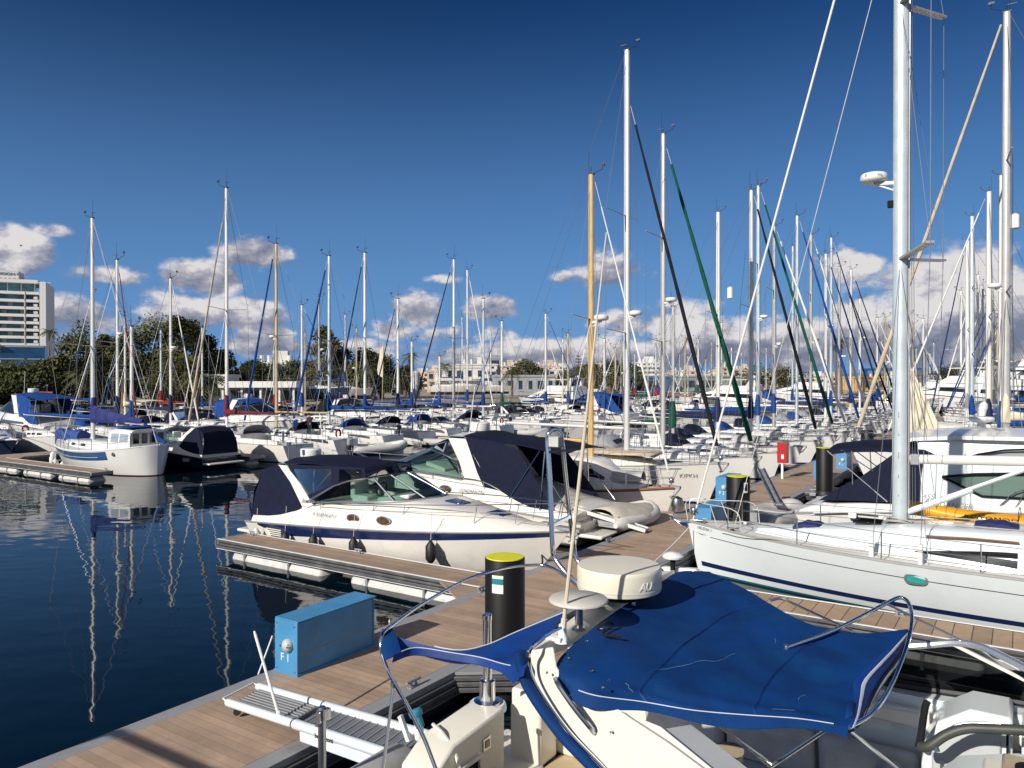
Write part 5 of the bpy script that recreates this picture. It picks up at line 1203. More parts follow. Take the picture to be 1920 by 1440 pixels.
def row_far(a, mpx, topy, label, Ln=10.5, B=3.3, bow=-48.3, rz=ROT+math.pi, g=GF2, **k):
    t = (mpx-960)/F; bm = a*(.8326*t-.5538)/(.8326+.5538*t); Y = .8326*a-.5538*bm
    top = CAMZ+(HY-topy)/F*Y; sg = 1 if rz > 0 else -1
    b0 = bow+sg*Ln/2
    return sailboat(label, fr(a, b0), rz, Ln, B, top, mx=-sg*(bm-b0)/Ln, group=g, **k)
TANM = mat('tan_mast', (.50, .40, .22), .45, .2, var=.1)
kw = dict(det=2, rig=.012, gs=1.6, mr=.088)
row_far(31.8, 425, 353, 'cream yacht with maroon sail cover and tall white mast', 11.5, 3.6, hullm=W2, mast=ALUW, jib=BEIGEC, jr=.09, jibtop=.93, cover=MAROON, boomz=2.75, hood=GREYC, **kw)
row_far(36.4, 518, 457, 'white yacht with tan mast and blue furled sail', 10.8, 3.4, mast=TANM, jib=BLUEC, jr=.10, cover=None, boomz=2.7, hood=NAVY, rad=8.0, **kw)
row_far(41.0, 617, 480, 'white yacht with long bright blue sail cover and blue furled sail', 10.8, 3.4, mast=ALUB, jib=BLUEC, jr=.11, cover=BLUEC, boomz=2.8, hood=BLUEC, bim=BLUEC, **kw)
row_far(45.2, 684, 474, 'white yacht with slim white mast and navy furled sail', 10.4, 3.3, mast=ALUW, jib=NAVY2, jr=.08, cover=BLUEC, boomz=2.6, hood=NAVY, **kw)
row_far(49.6, 746, 560, 'white yacht with short white mast and blue tent over its cockpit', 9.6, 3.1, mast=ALUW, jib=NAVY2, jr=.07, cover=NAVY2, boomz=2.6, hood=BLUEC, bim=BLUEC, **kw)
row_far(55.2, 851, 486, 'white yacht with black furled sail and tall mast over the navy canopies', 11, 3.4, mast=ALUW, jib=BLACKC, jr=.08, cover=None, boomz=2.6, hood=NAVY, **kw)
row_far(59.8, 906, 560, 'white yacht with blue cover and grey slim mast', 10, 3.2, bow=-37.9, rz=ROT, mast=ALUB, jib=None, cover=BLUEC, boomz=2.6, hood=NAVY, **kw)
row_far(64.2, 941, 602, 'small white yacht with green sail cover', 9.4, 3.1, mast=ALUW, jib=BLUEC, jr=.06, cover=GREENC, boomz=2.5, hood=None, **kw)
row_far(71.5, 1023, 588, 'white yacht with thin blue forestay sail', 9.8, 3.2, bow=-37.9, rz=ROT, mast=ALUW, jib=BLUEC, jr=.06, cover=BLUEC, boomz=2.5, hood=NAVY, **kw)
row_far(76.5, 1065, 625, 'small yacht with tan mast and blue cover', 9.4, 3.1, mast=TANM, jib=None, cover=BLUEC, boomz=2.5, hood=NAVY, **kw)
row_far(84, 1133, 635, 'small white yacht with pale mast beyond the wooden mast', 9.4, 3.1, mast=ALUW, jib=None, cover=BLUEC, boomz=2.5, hood=None, **kw)
row_far(88.6, 1154, 652, 'small yacht with short tan mast far beyond the wooden mast', 9.0, 3.1, mast=TANM, jib=None, cover=NAVY2, boomz=2.5, hood=NAVY, **kw)
# other side of that pontoon, bows toward it
rz2 = ROT
kw2 = dict(bow=-51.6, rz=rz2)
row_far(30.4, 220, 487, 'white yacht with dark red furled sail behind the ketch mast', 10.6, 3.4, mast=ALUW, jib=MAROON, jr=.06, cover=NAVY2, boomz=2.6, hood=BLUEC, rad=8.2, **kw2, **kw)
row_far(26.2, 168.5+78, 612, 'small white yacht with short mast between ketch and trees', 8.6, 3.0, mast=ALUW, jib=None, cover=BLUEC, boomz=2.5, hood=None, **kw2, **kw)
row_far(35.2, 320, 522, 'white yacht with white furled sail and radar, in front of the broad trees', 10.4, 3.3, mast=ALUW, jib=WHITEC, jr=.07, cover=NAVY2, boomz=2.6, hood=NAVY, rad=7.4, **kw2, **kw)
row_far(52, 566, 572, 'far yacht with white mast behind the tan mast', 10, 3.2, mast=ALUW, jib=NAVY2, jr=.06, cover=BLUEC, boomz=2.5, hood=NAVY, **kw2, **kw)
row_far(74, 876, 506, 'far yacht with tall white mast and pale furled sail', 11, 3.3, mast=ALUW, jib=WHITEC, jr=.08, cover=BLUEC, boomz=2.6, hood=NAVY, **kw2, **kw)
row_far(60, 772, 640, 'far yacht with short mast and dark forestay', 8.8, 3.0, mast=ALUW, jib=NAVY2, jr=.06, cover=BLUEC, boomz=2.5, hood=None, **kw2, **kw)
row_far(66, 824, 668, 'far yacht with very short mast and blue tent', 8.6, 3.0, mast=ALUW, jib=None, cover=BLUEC, boomz=2.5, bim=BLUEC, hood=None, **kw2, **kw)
# ================================================================ the boat with the royal blue awnings, stern to the pontoon
def frontboat():
    A0, B0 = 6.5, -1.0
    r = thing('motor_cruiser', 'cream motor cruiser with royal blue awnings, radar arch and open cockpit', 'motor boat', fr(A0, B0), ROT)
    loc = lambda p: V((toab(p)[1]-B0, toab(p)[0]-A0, p[2]))
    qz = lambda px, py, z: loc(onz(px, py, z)); qa = lambda px, py, a: loc(ona(px, py, a))
    q = lambda a, b, z: V((b-B0, a-A0, z))
    H = Hull(12.0, 3.9, (1.9, 1.30, .80), .5, 1.4, .2, .9, .4, 2.2, .3, 1.0, 20, hard=True)
    b0 = -4.95+6.0                                  # hull centre in b
    hr = MB()
    ho = H.build(r, [CREAM, STRIPB]); ho.location = (b0-B0, 0, 0)
    # swim platform, transom block with locker, aft gate, side coamings, sole
    m = MB(); m.box(q(6.5, -5.2, .48), (.62, 3.3, .12)); m.build('swim_platform', CREAM, r, bevel=.04)
    def block(name, a0, a1, b0_, b1, z0, z1, mt=CREAM, bev=.03, par=None):
        m = MB(); m.box(q((a0+a1)/2, (b0_+b1)/2, (z0+z1)/2), (b1-b0_, a1-a0, z1-z0)); return m.build(name, mt, par or r, bevel=bev)
    # transom block: top slopes down to the near end
    m = MB(); P = [q(5.55, -4.98, .7), q(5.55, -4.98, 1.30), q(5.85, -4.98, 1.47), q(6.72, -4.98, 1.52), q(6.72, -4.98, .7)]
    m.prism(P, (.42, 0, 0)); tb = m.build('transom_locker', CREAM, r, bevel=.025)
    m = MB(); m.box(q(6.38, -4.555, 1.28), (.02, .13, .13)); m.build('latch', STEEL, tb, bevel=.004)
    m = MB(); m.box(q(6.38, -4.542, 1.28), (.01, .07, .07)); m.build('latch_pull', GALV, tb)
    m = MB(); m.box(q(6.02, -4.553, 1.02), (.012, .40, .34)); m.build('locker_opening', BLACKC, tb)
    m = MB(); m.box(q(6.02, -4.54, 1.21), (.05, .46, .035)); m.box(q(6.24, -4.54, 1.02), (.04, .035, .38)); m.build('locker_frame', CREAM, tb, bevel=.008)
    m = MB(); m.tube(spl([q(6.1, -4.52, 1.15), q(6.05, -4.50, .95), q(6.12, -4.46, .8)], 5), .02, 6); m.tube(spl([q(5.95, -4.52, 1.12), q(5.92, -4.5, .9), q(5.98, -4.4, .75)], 5), .016, 6); m.build('hose', WHITEP, tb)
    m = MB(); m.tube(spl([q(6.0, -4.95, 1.52), q(5.92, -4.75, 1.50), q(5.86, -4.54, 1.35), q(5.8, -4.40, 1.0), q(5.8, -4.36, .7)], 6), .018, 6); m.build('shower_cord', CREAM, tb)
    # blue capped shore-power inlet
    m = MB(); m.lathe(q(6.05, -5.16, 1.42), [(.05, 0), (.05, .10), (.07, .12), (.075, .16), (.06, .18), (.001, .19)], 14, M=Matrix.Rotation(D(-25), 4, 'Y')); m.build('inlet_cap', mat('turquoise_cap', (.02, .22, .33), .4), r)
    m = MB(); m.lathe(q(6.05, -5.18, 1.30), [(.055, 0), (.05, .13), (.03, .14)], 12); m.bar(q(5.92, -5.2, 1.32), q(5.9, -5.3, 1.56), .05, .04); m.build('power_inlet', WHITEP, r)
    # davit post on the transom
    m = MB(); c = q(6.78, -4.83, 1.50); m.tube([c, c+V((0, 0, .92))], .050, 14); m.lathe(c+V((0, 0, .0)), [(.15, 0), (.15, .02), (.09, .03), (.085, .24), (.06, .25)], 16); m.lathe(c+V((0, 0, .90)), [(.055, 0), (.057, .05), (.045, .06)], 14); m.build('davit_post', STEEL, r, ang=40)
    m = MB(); m.lathe(q(6.78, -4.83, 1.485), [(.21, -.06), (.20, .0), (.19, .012)], 18); m.build('post_base', WHITEP, r)
    # quarter: sloping outer side, gate post, recess with step
    m = MB(); m.prism([q(8.1, -5.05, .7), q(8.1, -5.05, 1.30), q(8.1, -3.1, 2.05), q(8.1, -3.1, .7)], V((0, .16, 0))); m.build('side_coaming', CREAM, r, bevel=.03)
    m = MB(); m.prism([q(7.05, -4.72, .8), q(7.05, -4.72, 1.42), q(7.05, -4.45, 1.62), q(7.05, -4.32, 1.62), q(7.05, -4.32, .8)], V((0, .36, 0))); m.build('gate_post', CREAM, r, bevel=.03)
    block('transom_gate', 7.42, 8.1, -4.95, -4.75, .75, 1.42, CREAM)
    block('quarter_step', 6.75, 7.1, -5.0, -4.3, .68, .84, CREAM)
    block('step_tread', 7.45, 8.05, -4.4, -4.0, .80, 1.05, CREAM)
    m = MB(); m.box(q(8.06, -3.35, 1.35), (1.5, .08, 1.35)); wl = m.build('side_lining', CREAM, r)
    m = MB(); m.box(q(8.01, -3.5, 1.30), (.55, .02, .62)); m.build('locker_door', CREAM, wl, bevel=.008)
    m = MB(); m.lathe(q(7.99, -3.7, 1.42), [(.045, 0), (.04, .02), (.02, .025)], 12, M=Matrix.Rotation(D(90), 4, 'X')); m.build('latch', STEEL, wl)
    block('cockpit_sole', 4.7, 8.1, -4.6, 2.5, .70, .78, CARPET, 0)
    block('aft_sole', 6.2, 8.0, -4.3, -2.9, .784, .80, SOLE, 0)
    # aft seat: rounded cream cushion with a dark strap
    rows = [[q(5.35+.75*math.cos(g)*(1 if abs(b+3.2) < .9 else .9), b, 1.02+.32*max(0, math.sin(g))**.7) for g in [math.pi*j/12 for j in range(13)]] for b in (-4.35, -4.25, -3.6, -2.8, -2.2, -2.12)]
    m = MB(); m.grid(rows); m.poly(rows[0]); m.poly(rows[-1][::-1]); se = m.build('aft_seat', VINYLC, r, ang=50)
    m = MB(); m.grid([[p+V((0, 0, .012))+V((dx, 0, 0)) for p in [q(5.35+.76*math.cos(g), -3.75, 1.02+.325*max(0, math.sin(g))**.7) for g in [math.pi*j/12 for j in range(13)]]] for dx in (0, .07)]); m.build('strap', NAVY2, se)
    # far side: high coaming carrying the windscreen, long grey settee in the shade
    m = MB(); m.prism([q(7.98, -2.9, .75), q(7.98, -2.9, 2.02), q(7.98, -1.0, 2.05), q(7.98, 2.2, 2.14), q(7.98, 2.2, .75)], V((0, .34, 0))); m.build('side_coaming', W3, r, bevel=.04)
    m = MB(); m.box(q(7.9, .1, 1.9), (5.6, .12, .16)); m.build('coaming_shelf', W2, r, bevel=.03)
    block('settee_base', 7.05, 7.95, -3.5, -.75, .78, 1.0, GREYD, .04)
    for k in range(3):
        b_ = -3.45+k*.90
        m = MB(); m.box(q(7.42, b_+.45, 1.08), (.87, .78, .18)); m.build('seat_cushion', SEATG, r, bevel=.07)
        m = MB(); m.box(q(7.83, b_+.45, 1.36), (.87, .20, .50), rot=Matrix.Rotation(D(10), 3, 'X')); m.build('back_cushion', SEATG, r, bevel=.08)
    m = MB(); m.box(q(7.1, -.98, 1.30), (.24, 1.1, .62)); m.build('back_cushion', SEATG, r, bevel=.10)
    m = MB(); m.box(q(6.75, -1.30, 1.02), (.62, .85, .22)); m.build('seat_cushion', SEATG, r, bevel=.08)
    # helm seat in tan
    rows = []
    for i in range(9):
        f = i/8; w = .30*math.sin(math.pi*lerp(.22, .90, f))**.4
        rows.append([q(6.15+w*math.cos(g)*1.0, -2.2+.42*f*.5+.13*math.sin(g), 1.05+.93*f) for g in [2*math.pi*j/14 for j in range(14)]])
    m = MB(); m.grid(rows, cu=True); m.poly(rows[-1]); m.build('helm_seat', TAN, r, ang=60, sub=1)
    m = MB(); m.box(q(6.15, -1.70, 1.12), (.62, .66, .2)); m.build('seat_cushion', VINYLC, r, bevel=.07)
    # dash side: stepped moulding, hatch door, helm console with padded rail
    st = MB(); st.prism([q(7.45, -.72, .78), q(7.45, -.72, 1.84), q(7.5, -.60, 2.06), q(7.5, -.36, 2.22), q(7.5, -.06, 2.22), q(7.45, -.06, .78)], V((0, .52, 0))); so_ = st.build('companionway_moulding', W3, r, bevel=.03)
    P = [qz(1752, 1350, 1.86), qz(1803, 1310, 1.99), qz(1852, 1318, 1.99), qz(1856, 1362, 1.72), qz(1760, 1382, 1.62)]
    m = MB(); m.prism([q(7.42, -.64, 1.40), q(7.42, -.64, 1.90), q(7.44, -.38, 2.12), q(7.44, -.14, 2.12), q(7.42, -.14, 1.40)], V((0, .05, 0))); m.build('hatch_door', GREYD2, so_, bevel=.02)
    m = MB(); m.box(q(7.428, -.095, 1.78), (.018, .03, .70)); m.build('door_gap', BLACKC, so_)
    m = MB(); m.box(q(7.42, -.56, 1.74), (.03, .012, .09)); m.build('door_latch', STEELD, so_)
    block('side_deck_box', 7.4, 8.1, .0, 2.0, .8, 2.10, W3, .03)
    m = MB(); m.tube(spl([qa(1724, 1402, 7.2), qa(1728, 1385, 7.2), qa(1736, 1330, 7.25), qa(1741, 1316, 7.28)], 5), .030, 8); m.build('grab_handle', BLACKC, r)
    # helm console
    m = MB(); m.prism([q(5.2, .42, .8), q(5.2, .42, 1.85), q(5.2, .62, 2.06), q(5.2, 1.0, 2.18), q(5.2, 2.6, 2.22), q(5.2, 2.6, .8)], V((0, 1.78, 0))); m.v = [(x, y, z) for x, y, z in m.v]; m.v = [(x-1.02, y, z) for x, y, z in m.v]; hc = m.build('helm_console', W3, r, bevel=.05)
    m = MB(); m.prism([q(5.35, -.24, 2.12), q(5.35, .43, 2.20), q(6.75, .43, 2.20), q(6.75, -.24, 2.12)], V((0, 0, .05))); m.build('dash_panel', CREAM, hc, bevel=.02)
    m = MB(); m.box(q(6.3, .05, 2.20), (.34, .95, .06)); m.build('instrument_recess', TAN, hc, bevel=.02)
    for k in range(3):
        m = MB(); m.lathe(q(5.95+.28*k, .05, 2.235), [(.09, 0), (.09, .03), (.07, .035), (.001, .02)], 14); m.build('gauge', BLACKC, hc)
    m = MB(); m.tube(spl([qa(1728, 1402, 6.95), qa(1745, 1400, 6.92), qa(1775, 1380, 6.95), qa(1812, 1368, 6.98), qa(1860, 1368, 6.98), qa(1980, 1374, 6.95)], 6), .040, 10); m.build('padded_rail', BLACKR, r, ang=60)
    m = MB(); m.tube(spl([qa(1780, 1370, 6.98), qa(1812, 1359, 7.0), qa(1880, 1360, 7.0)], 6), .016, 6); m.build('rail_trim', STEEL, r)
    m = MB(); m.tube([qa(1752, 1390, 6.93), qa(1760, 1412, 6.9)], .02, 8); m.build('rail_bracket', STEEL, r)
    # windscreen along the far side, curving across ahead of the helm
    bp = [q(8.16, -2.75, 2.04), q(8.16, -1.1, 2.07), q(8.12, .2, 2.15), q(7.85, .85, 2.16), q(7.2, 1.35, 2.16), q(6.5, 1.55, 2.16)]
    tp = [q(8.08, -2.62, 2.33), q(8.06, -1.1, 2.46), q(8.02, -.45, 2.62), q(7.75, -.10, 2.63), q(7.2, .25, 2.62), q(6.5, .4, 2.62)]
    Bc, Tc = spl(bp, 6), spl(tp, 6)
    m = MB(); m.grid([Bc, Tc]); w_ = m.build('windscreen', SMOKE, r)
    m = MB(); m.tube(Tc, .034, 8); m.build('frame', STEELW, w_)
    m = MB(); m.tube(Bc, .03, 6); m.build('frame', RUB, w_)
    k = 8
    m = MB(); m.bar(Tc[11], Bc[16], .055, .03); m.build('mullion', ALUW, w_)
    m = MB(); m.bar(Tc[1], Bc[0], .05, .03); m.build('mullion', STEELW, w_)
    # ------------------------------------------------ radar arch
    za = 2.90
    near = [qa(985, 1222, 4.98), qa(1000, 1290, 4.95), qa(1058, 1372, 4.92), qa(1128, 1446, 4.90), qa(1200, 1530, 4.86), qa(1440, 1530, 4.86), qa(1330, 1441, 4.90), qa(1238, 1366, 4.92), qa(1150, 1330, 4.94), qa(1096, 1316, 4.95), qa(1066, 1292, 4.96), qa(1042, 1252, 4.97), qa(1036, 1215, 4.98)]
    m = MB(); m.prism(near, V((0, .03, -.0))); 
    ao = m.build('radar_arch', CREAM, r, bevel=.02)
    e0, e1 = qz(990, 1222, za), qz(1060, 1196, za)       # near end of the cross beam
    f0, f1 = qz(1196, 1082, za+.03), qz(1268, 1070, za+.03)
    rows = []
    for i in range(9):
        f = i/8; a, b = e0.lerp(f0, f), e1.lerp(f1, f); up = V((0, 0, .05*math.sin(math.pi*f)))
        rows.append([a+up-V((0, 0, .10)), a+up+V((.02, 0, 0)), a.lerp(b, .5)+up+V((0, 0, .02)), b+up-V((.02, 0, 0)), b+up-V((0, 0, .10))])
    m = MB(); m.grid(rows, cu=True); m.poly(rows[0]); m.poly(rows[-1][::-1]); m.build('arch_beam', CREAM, ao, ang=50)
    # far leg
    m = MB(); m.prism([q(8.0, -3.35, 2.92), q(8.0, -2.95, 2.95), q(8.05, -1.6, 2.0), q(8.05, -2.4, 2.0)], V((0, .1, 0))); m.build('arch_leg', CREAM, ao, bevel=.02)
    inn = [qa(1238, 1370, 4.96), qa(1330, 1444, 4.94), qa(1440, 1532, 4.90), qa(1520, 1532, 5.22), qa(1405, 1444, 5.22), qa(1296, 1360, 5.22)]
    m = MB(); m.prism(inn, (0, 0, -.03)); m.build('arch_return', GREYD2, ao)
    m = MB(); m.tube([qa(1166, 1336, 4.905), qa(1252, 1392, 4.885), qa(1420, 1516, 4.855)], .005, 5); m.build('groove', TEXTG, ao)
    for px, py in ((1131, 1290), (1146, 1374), (1026, 1262)): m = MB(); m.ball(qa(px, py, 4.90), .011, 8); m.build('stud', STEEL, ao)
    # blue sleeve and steel bead along the aft edge
    ed = [(972, 1222), (976, 1245), (990, 1290), (1048, 1374), (1118, 1448), (1190, 1532)]
    m = MB(); m.tube(spl([qa(x+2, y, 4.92) for x, y in ed], 6), .052, 8, flat=.8); m.build('sleeve', ROYAL, ao, ang=60)
    m = MB(); m.tube(spl([qa(1052, 1178, 5.3)]+[qa(x+17, y-3, 4.87) for x, y in [(985, 1212)]+ed[1:]], 6), .013, 6); m.build('bead', STEEL, ao)
    m = MB(); m.tube(spl([qa(1042, 1274, 4.93), qa(1050, 1290, 4.86), qa(1078, 1330, 4.84), qa(1104, 1362, 4.86), qa(1114, 1375, 4.92)], 5), .020, 8); m.build('handrail', STEELD, ao)
    for px, py in ((1106, 1270), (1135, 1288)): pass
    # radome, flat dish, whip, mushroom aerial, lamp mast
    zc = 3.10; c = qz(1161, 1100, zc)
    m = MB(); R = .385
    m.lathe(c, [(R*.80, -.02), (R*.985, -.012), (R, .004), (R*1.0, .168), (R*.994, .186), (R*.97, .200), (R*.6, .208), (.001, .212)], 48); ra = m.build('radar', RADOME, r, ang=50)
    m = MB(); m.lathe(c, [(R*.5, -.10), (R*.78, -.06), (R*.80, -.025)], 30); m.build('radar_base', BLACKC, ra)
    m = MB(); m.lathe(c, [(R*1.006, .018), (R*1.006, .030)], 40); m.build('radar_seam', GREYD, ra)
    g = math.atan2(-(c+V((B0, A0, 0))).y, -(c+V((B0, A0, 0))).x)    # towards the quay side
    for i, ch in enumerate('AU'):
        gg = g+.55+i*.17; d = V((math.cos(gg), math.sin(gg), 0)); text(ch, .10, plane_M(c+d*(R+.004)+V((0, 0, .05)), V((0, 0, 1)).cross(d), (0, 0, 1)), TEXTW, ra, align='CENTER', font_shear=.25)
    m = MB()
    for s_ in (-1, 1): m.tube([c+V((s_*.15, 0, -.08)), c+V((s_*.15, -.02, -.24))], .02, 6)
    m.box(c+V((-.1, -.28, -.14)), (.10, .05, .05)); m.build('radar_foot', STEELD, ra)
    dc = qz(1085, 1124, 3.19)
    m = MB(); R2 = .245; m.lathe(dc, [(.001, -.02), (R2*.9, -.02), (R2, -.012), (R2, .0), (R2*.95, .012), (.001, .022)], 32); di = m.build('flat_dish', GREYDISH, r, ang=50)
    m = MB(); m.tube([qz(1086, 1178, 2.93), dc-V((0, 0, .02))], .034, 10); m.lathe(qz(1086, 1180, 2.925), [(.07, 0), (.05, .02)], 14); m.build('dish_stalk', STEELD, di)
    wb = qz(1055, 1190, 2.95); 
    tp_ = loc(at(1137, 436, 6.0)); tp_ = wb+(tp_-wb)*1.0
    m = MB(); m.tube([wb, wb.lerp(tp_, .04)], .026, 8); m.tube([wb.lerp(tp_, .04), wb.lerp(tp_, .5), wb.lerp(tp_, .52), tp_], [.0175, .015, .012, .006], 8); wo = m.build('whip_antenna', ANTW, r)
    m = MB(); m.lathe(wb-V((0, 0, .06)), [(.07, 0), (.06, .02), (.035, .05), (.03, .14)], 12); m.bar(wb+V((.02, -.05, -.03)), wb+V((-.12, -.06, -.02)), .05, .03); m.build('antenna_base', WHITEP, wo)
    gc = qz(1262, 1046, 3.06)
    m = MB(); m.lathe(gc, [(.03, -.02), (.11, 0), (.115, .02), (.08, .05), (.001, .065)], 20); go = m.build('gps_aerial', RADW, r, ang=60); m = MB(); m.tube([gc-V((0, 0, .02)), gc-V((0, 0, .17))], .03, 8); m.build('aerial_stalk', BLACKC, go); 
    m = MB(); m.box(gc+V((-.02, .02, -.22)), (.26, .2, .08)); m.build('aerial_bracket', WHITEP, go, bevel=.02)
    m = MB(); m.tube(spl([qz(1120, 1180, 2.95), qz(1135, 1168, 3.02), qz(1150, 1172, 2.98), qz(1130, 1190, 2.95), qz(1165, 1195, 2.95)], 6), .010, 5); m.build('cable', BLACKC, r)
    # lamp mast: two stainless legs joined in a hoop
    Ym = 7.45
    L1 = [(1102, 1112, 7.2), (1062, 1075, 7.3), (1040, 1045, 7.4), (1036, 1020, 7.4), (1031, 900, 7.45), (1027, 830, 7.5), (1030, 812, 7.5), (1040, 805, 7.55), (1050, 812, 7.6), (1054, 830, 7.65), (1062, 910, 7.8), (1074, 1010, 7.95), (1082, 1050, 7.95), (1110, 1075, 7.8)]
    m = MB(); m.tube(spl([loc(at(*p)) for p in L1], 5), .025, 10); lm = m.build('lamp_mast', STEEL, r, ang=60)
    m = MB(); m.bar(loc(at(1036, 985, 7.42)), loc(at(1070, 968, 7.9)), .03, .03); m.build('lamp_mast_brace', STEEL, lm)
    lc = loc(at(1042, 828, 7.45))
    m = MB(); m.box(lc, (.13, .10, .115)); m.build('flood_lamp', GALV, lm, bevel=.015)
    m = MB(); m.box(lc+V((.012, -.055, 0)), (.105, .02, .09)); m.build('lamp_glass', LAMPG, lm)
    m = MB(); m.bar(lc+V((-.05, -.02, -.10)), lc+V((.24, .02, -.065)), .03, .02); m.build('lamp_bracket', BLACKC, lm)
    # ------------------------------------------------ front awning
    def coons(c0, c1, d0, d1, n, sag):   # c0,c1: opposite curves in u; d0,d1: curves in v
        res = []
        for j in range(n+1):
            v = j/n; row = []
            for i in range(n+1):
                u = i/n
                g = lambda P, t: P[min(len(P)-2, int(t*(len(P)-1)))].lerp(P[min(len(P)-2, int(t*(len(P)-1)))+1], t*(len(P)-1)-min(len(P)-2, int(t*(len(P)-1))))
                s1 = g(c0, u).lerp(g(c1, u), v); s2 = g(d0, v).lerp(g(d1, v), u)
                s3 = c0[0].lerp(c0[-1], u).lerp(c1[0].lerp(c1[-1], u), v)
                p = s1+s2-s3; k = 16*u*(1-u)*v*(1-v)
                row.append(p-V((0, 0, sag*k))+V((0, 0, .012*k*math.sin(7*u+3*v)*math.sin(5*v+2))))
            res.append(row)
        return res
    Z = lambda l: spl([qz(*p) for p in l], 5)
    near_e = Z([(1073, 1292, 2.74), (1120, 1307, 2.73), (1205, 1318, 2.69), (1300, 1334, 2.66), (1400, 1343, 2.64), (1500, 1350, 2.62), (1592, 1364, 2.58)])
    far_e = Z([(1330, 1072, 2.95), (1400, 1106, 2.93), (1440, 1130, 2.91), (1500, 1163, 2.88), (1560, 1182, 2.85), (1630, 1188, 2.84), (1702, 1180, 2.86)])
    left_e = Z([(1073, 1292, 2.74), (1044, 1248, 2.84), (1080, 1205, 2.92), (1150, 1150, 2.96), (1240, 1092, 2.97), (1275, 1072, 2.97), (1330, 1072, 2.95)])
    right_e = Z([(1592, 1364, 2.58), (1600, 1336, 2.62), (1602, 1300, 2.66), (1606, 1274, 2.70), (1652, 1228, 2.78), (1702, 1180, 2.86)])
    ns = 40
    surf = coons(near_e, far_e, left_e, right_e, ns, .03)
    for uu, vv0, vv1 in ((.36, 0, 1), (.70, 0, 1)):
        pass
    # soft wrinkles: mostly running from the corners
    for j, row in enumerate(surf):
        for i, p in enumerate(row):
            u, v = i/ns, j/ns; e = (4*v*(1-v))**.6*(4*u*(1-u))**.5
            p.z += e*(.011*math.sin(16*u-9*v)*math.exp(-((u-.25)/.25)**2)+.013*math.sin(20*(v+.4*u))*math.exp(-((u-.85)/.16)**2)+.007*math.sin(31*v+13*u)+.005*abs(math.sin(24*u+11*v))*math.exp(-(((u-.1)**2+(v-.5)**2)/.12)))
    m = MB(); m.sheet(surf, .008); fo = m.build('front_awning', ROYAL, r, ang=75)
    for ii in (14, 28):
        m = MB(); m.tube([surf[j][ii]+V((0, 0, .003)) for j in range(ns+1)], .004, 4); m.tube([surf[j][ii]+V((.012, 0, .0025)) for j in range(ns+1)], .0018, 4); m.build('seam', ROYALD, fo)
    rs = random.Random(3)
    for j0, i0, nn_, dj, di in ((14, 14, 9, 1, .75), (8, 12, 5, -.9, .25), (22, 20, 3, .9, .3), (6, 30, 4, .2, .9), (30, 24, 3, .6, -.5), (12, 33, 3, 1, .2)):
        P = []
        for k in range(nn_):
            j, i = min(ns, max(0, j0+k*dj)), min(ns, max(0, i0+k*di+rs.uniform(-.25, .25))); ja, ia = min(ns-1, int(j)), min(ns-1, int(i))
            P.append(surf[ja][ia].lerp(surf[ja][ia+1], i-ia).lerp(surf[ja+1][ia].lerp(surf[ja+1][ia+1], i-ia), j-ja)+V((0, 0, .002)))
        m = MB(); m.tube(spl(P, 4), .0022, 4); m.build('scuff', SCUFF, fo)
    # hem hanging at the near side, with a pale seam
    hem = [surf[0], [p+V((.01*math.sin(i*.7), -.045, -.055-.02*math.sin(i*.31))) for i, p in enumerate(surf[0])]]
    m = MB(); m.sheet(hem, .006); m.build('hem', ROYAL, fo, ang=75)
    m = MB(); m.tube([p+V((0, -.006, .006)) for p in surf[0][2:-2]], .0045, 4); m.build('piping', PIPING, fo)
    lh = [[p for p in [surf[j][0] for j in range(ns+1)]], [p+V((-.035, 0, -.07)) for p in [surf[j][0] for j in range(ns+1)]]]
    m = MB(); m.sheet(lh, .006); m.build('hem', ROYAL, fo, ang=75)
    m = MB()
    for px, py, z in ((1110, 1270, 2.80), (1142, 1286, 2.76), (1068, 1232, 2.89), (1100, 1196, 2.95), (1128, 1172, 2.98)): m.lathe(surf_pt(surf, qz(px, py, z)), [(.014, 0), (.014, .006), (.001, .009)], 10)
    m.build('snap_stud', STEEL, fo)
    # front roll-down flap with pale lining stripes
    lo = Z([(1604, 1366, 2.50), (1622, 1338, 2.50), (1646, 1300, 2.53), (1670, 1268, 2.57), (1690, 1236, 2.63), (1703, 1192, 2.76)])
    nn = len(lo); hi = [surf[round(j/(nn-1)*ns)][-1] for j in range(nn)]
    def strip(name, f0, f1, mt, off):
        m = MB(); m.grid([[h.lerp(l, lerp(f0, f1, k/4))+V((off+.03*math.sin(math.pi*lerp(f0, f1, k/4)), 0, 0)) for h, l in zip(hi, lo)] for k in range(5)]); return m.build(name, mt, fo, ang=75, solid=.004)
    strip('front_flap', 0, 1.0, ROYALD, 0); strip('flap_band', .16, .26, PIPING, .008); strip('flap_band', .62, .70, BLACKC, .008); strip('flap_band', .72, .86, PIPING, .008); strip('flap_band', .87, .93, BLACKC, .008)
    m = MB(); c = qz(1593, 1350, 2.60); m.grid([[qz(1575, 1368, 2.55), qz(1590, 1378, 2.52), qz(1604, 1372, 2.52)], [qz(1588, 1340, 2.63), qz(1600, 1342, 2.62), qz(1606, 1340, 2.60)], [qz(1586, 1318, 2.66), qz(1600, 1315, 2.67), qz(1604, 1318, 2.64)]]); m.build('corner_patch', ROYAL, fo, solid=.012)
    # awning frame
    fr1 = Z([(1592, 1366, 2.56), (1640, 1335, 2.56), (1676, 1278, 2.62), (1702, 1210, 2.78), (1711, 1160, 2.90), (1704, 1130, 2.96), (1688, 1121, 2.98), (1664, 1131, 2.97), (1570, 1180, 2.88), (1478, 1214, 2.80)])
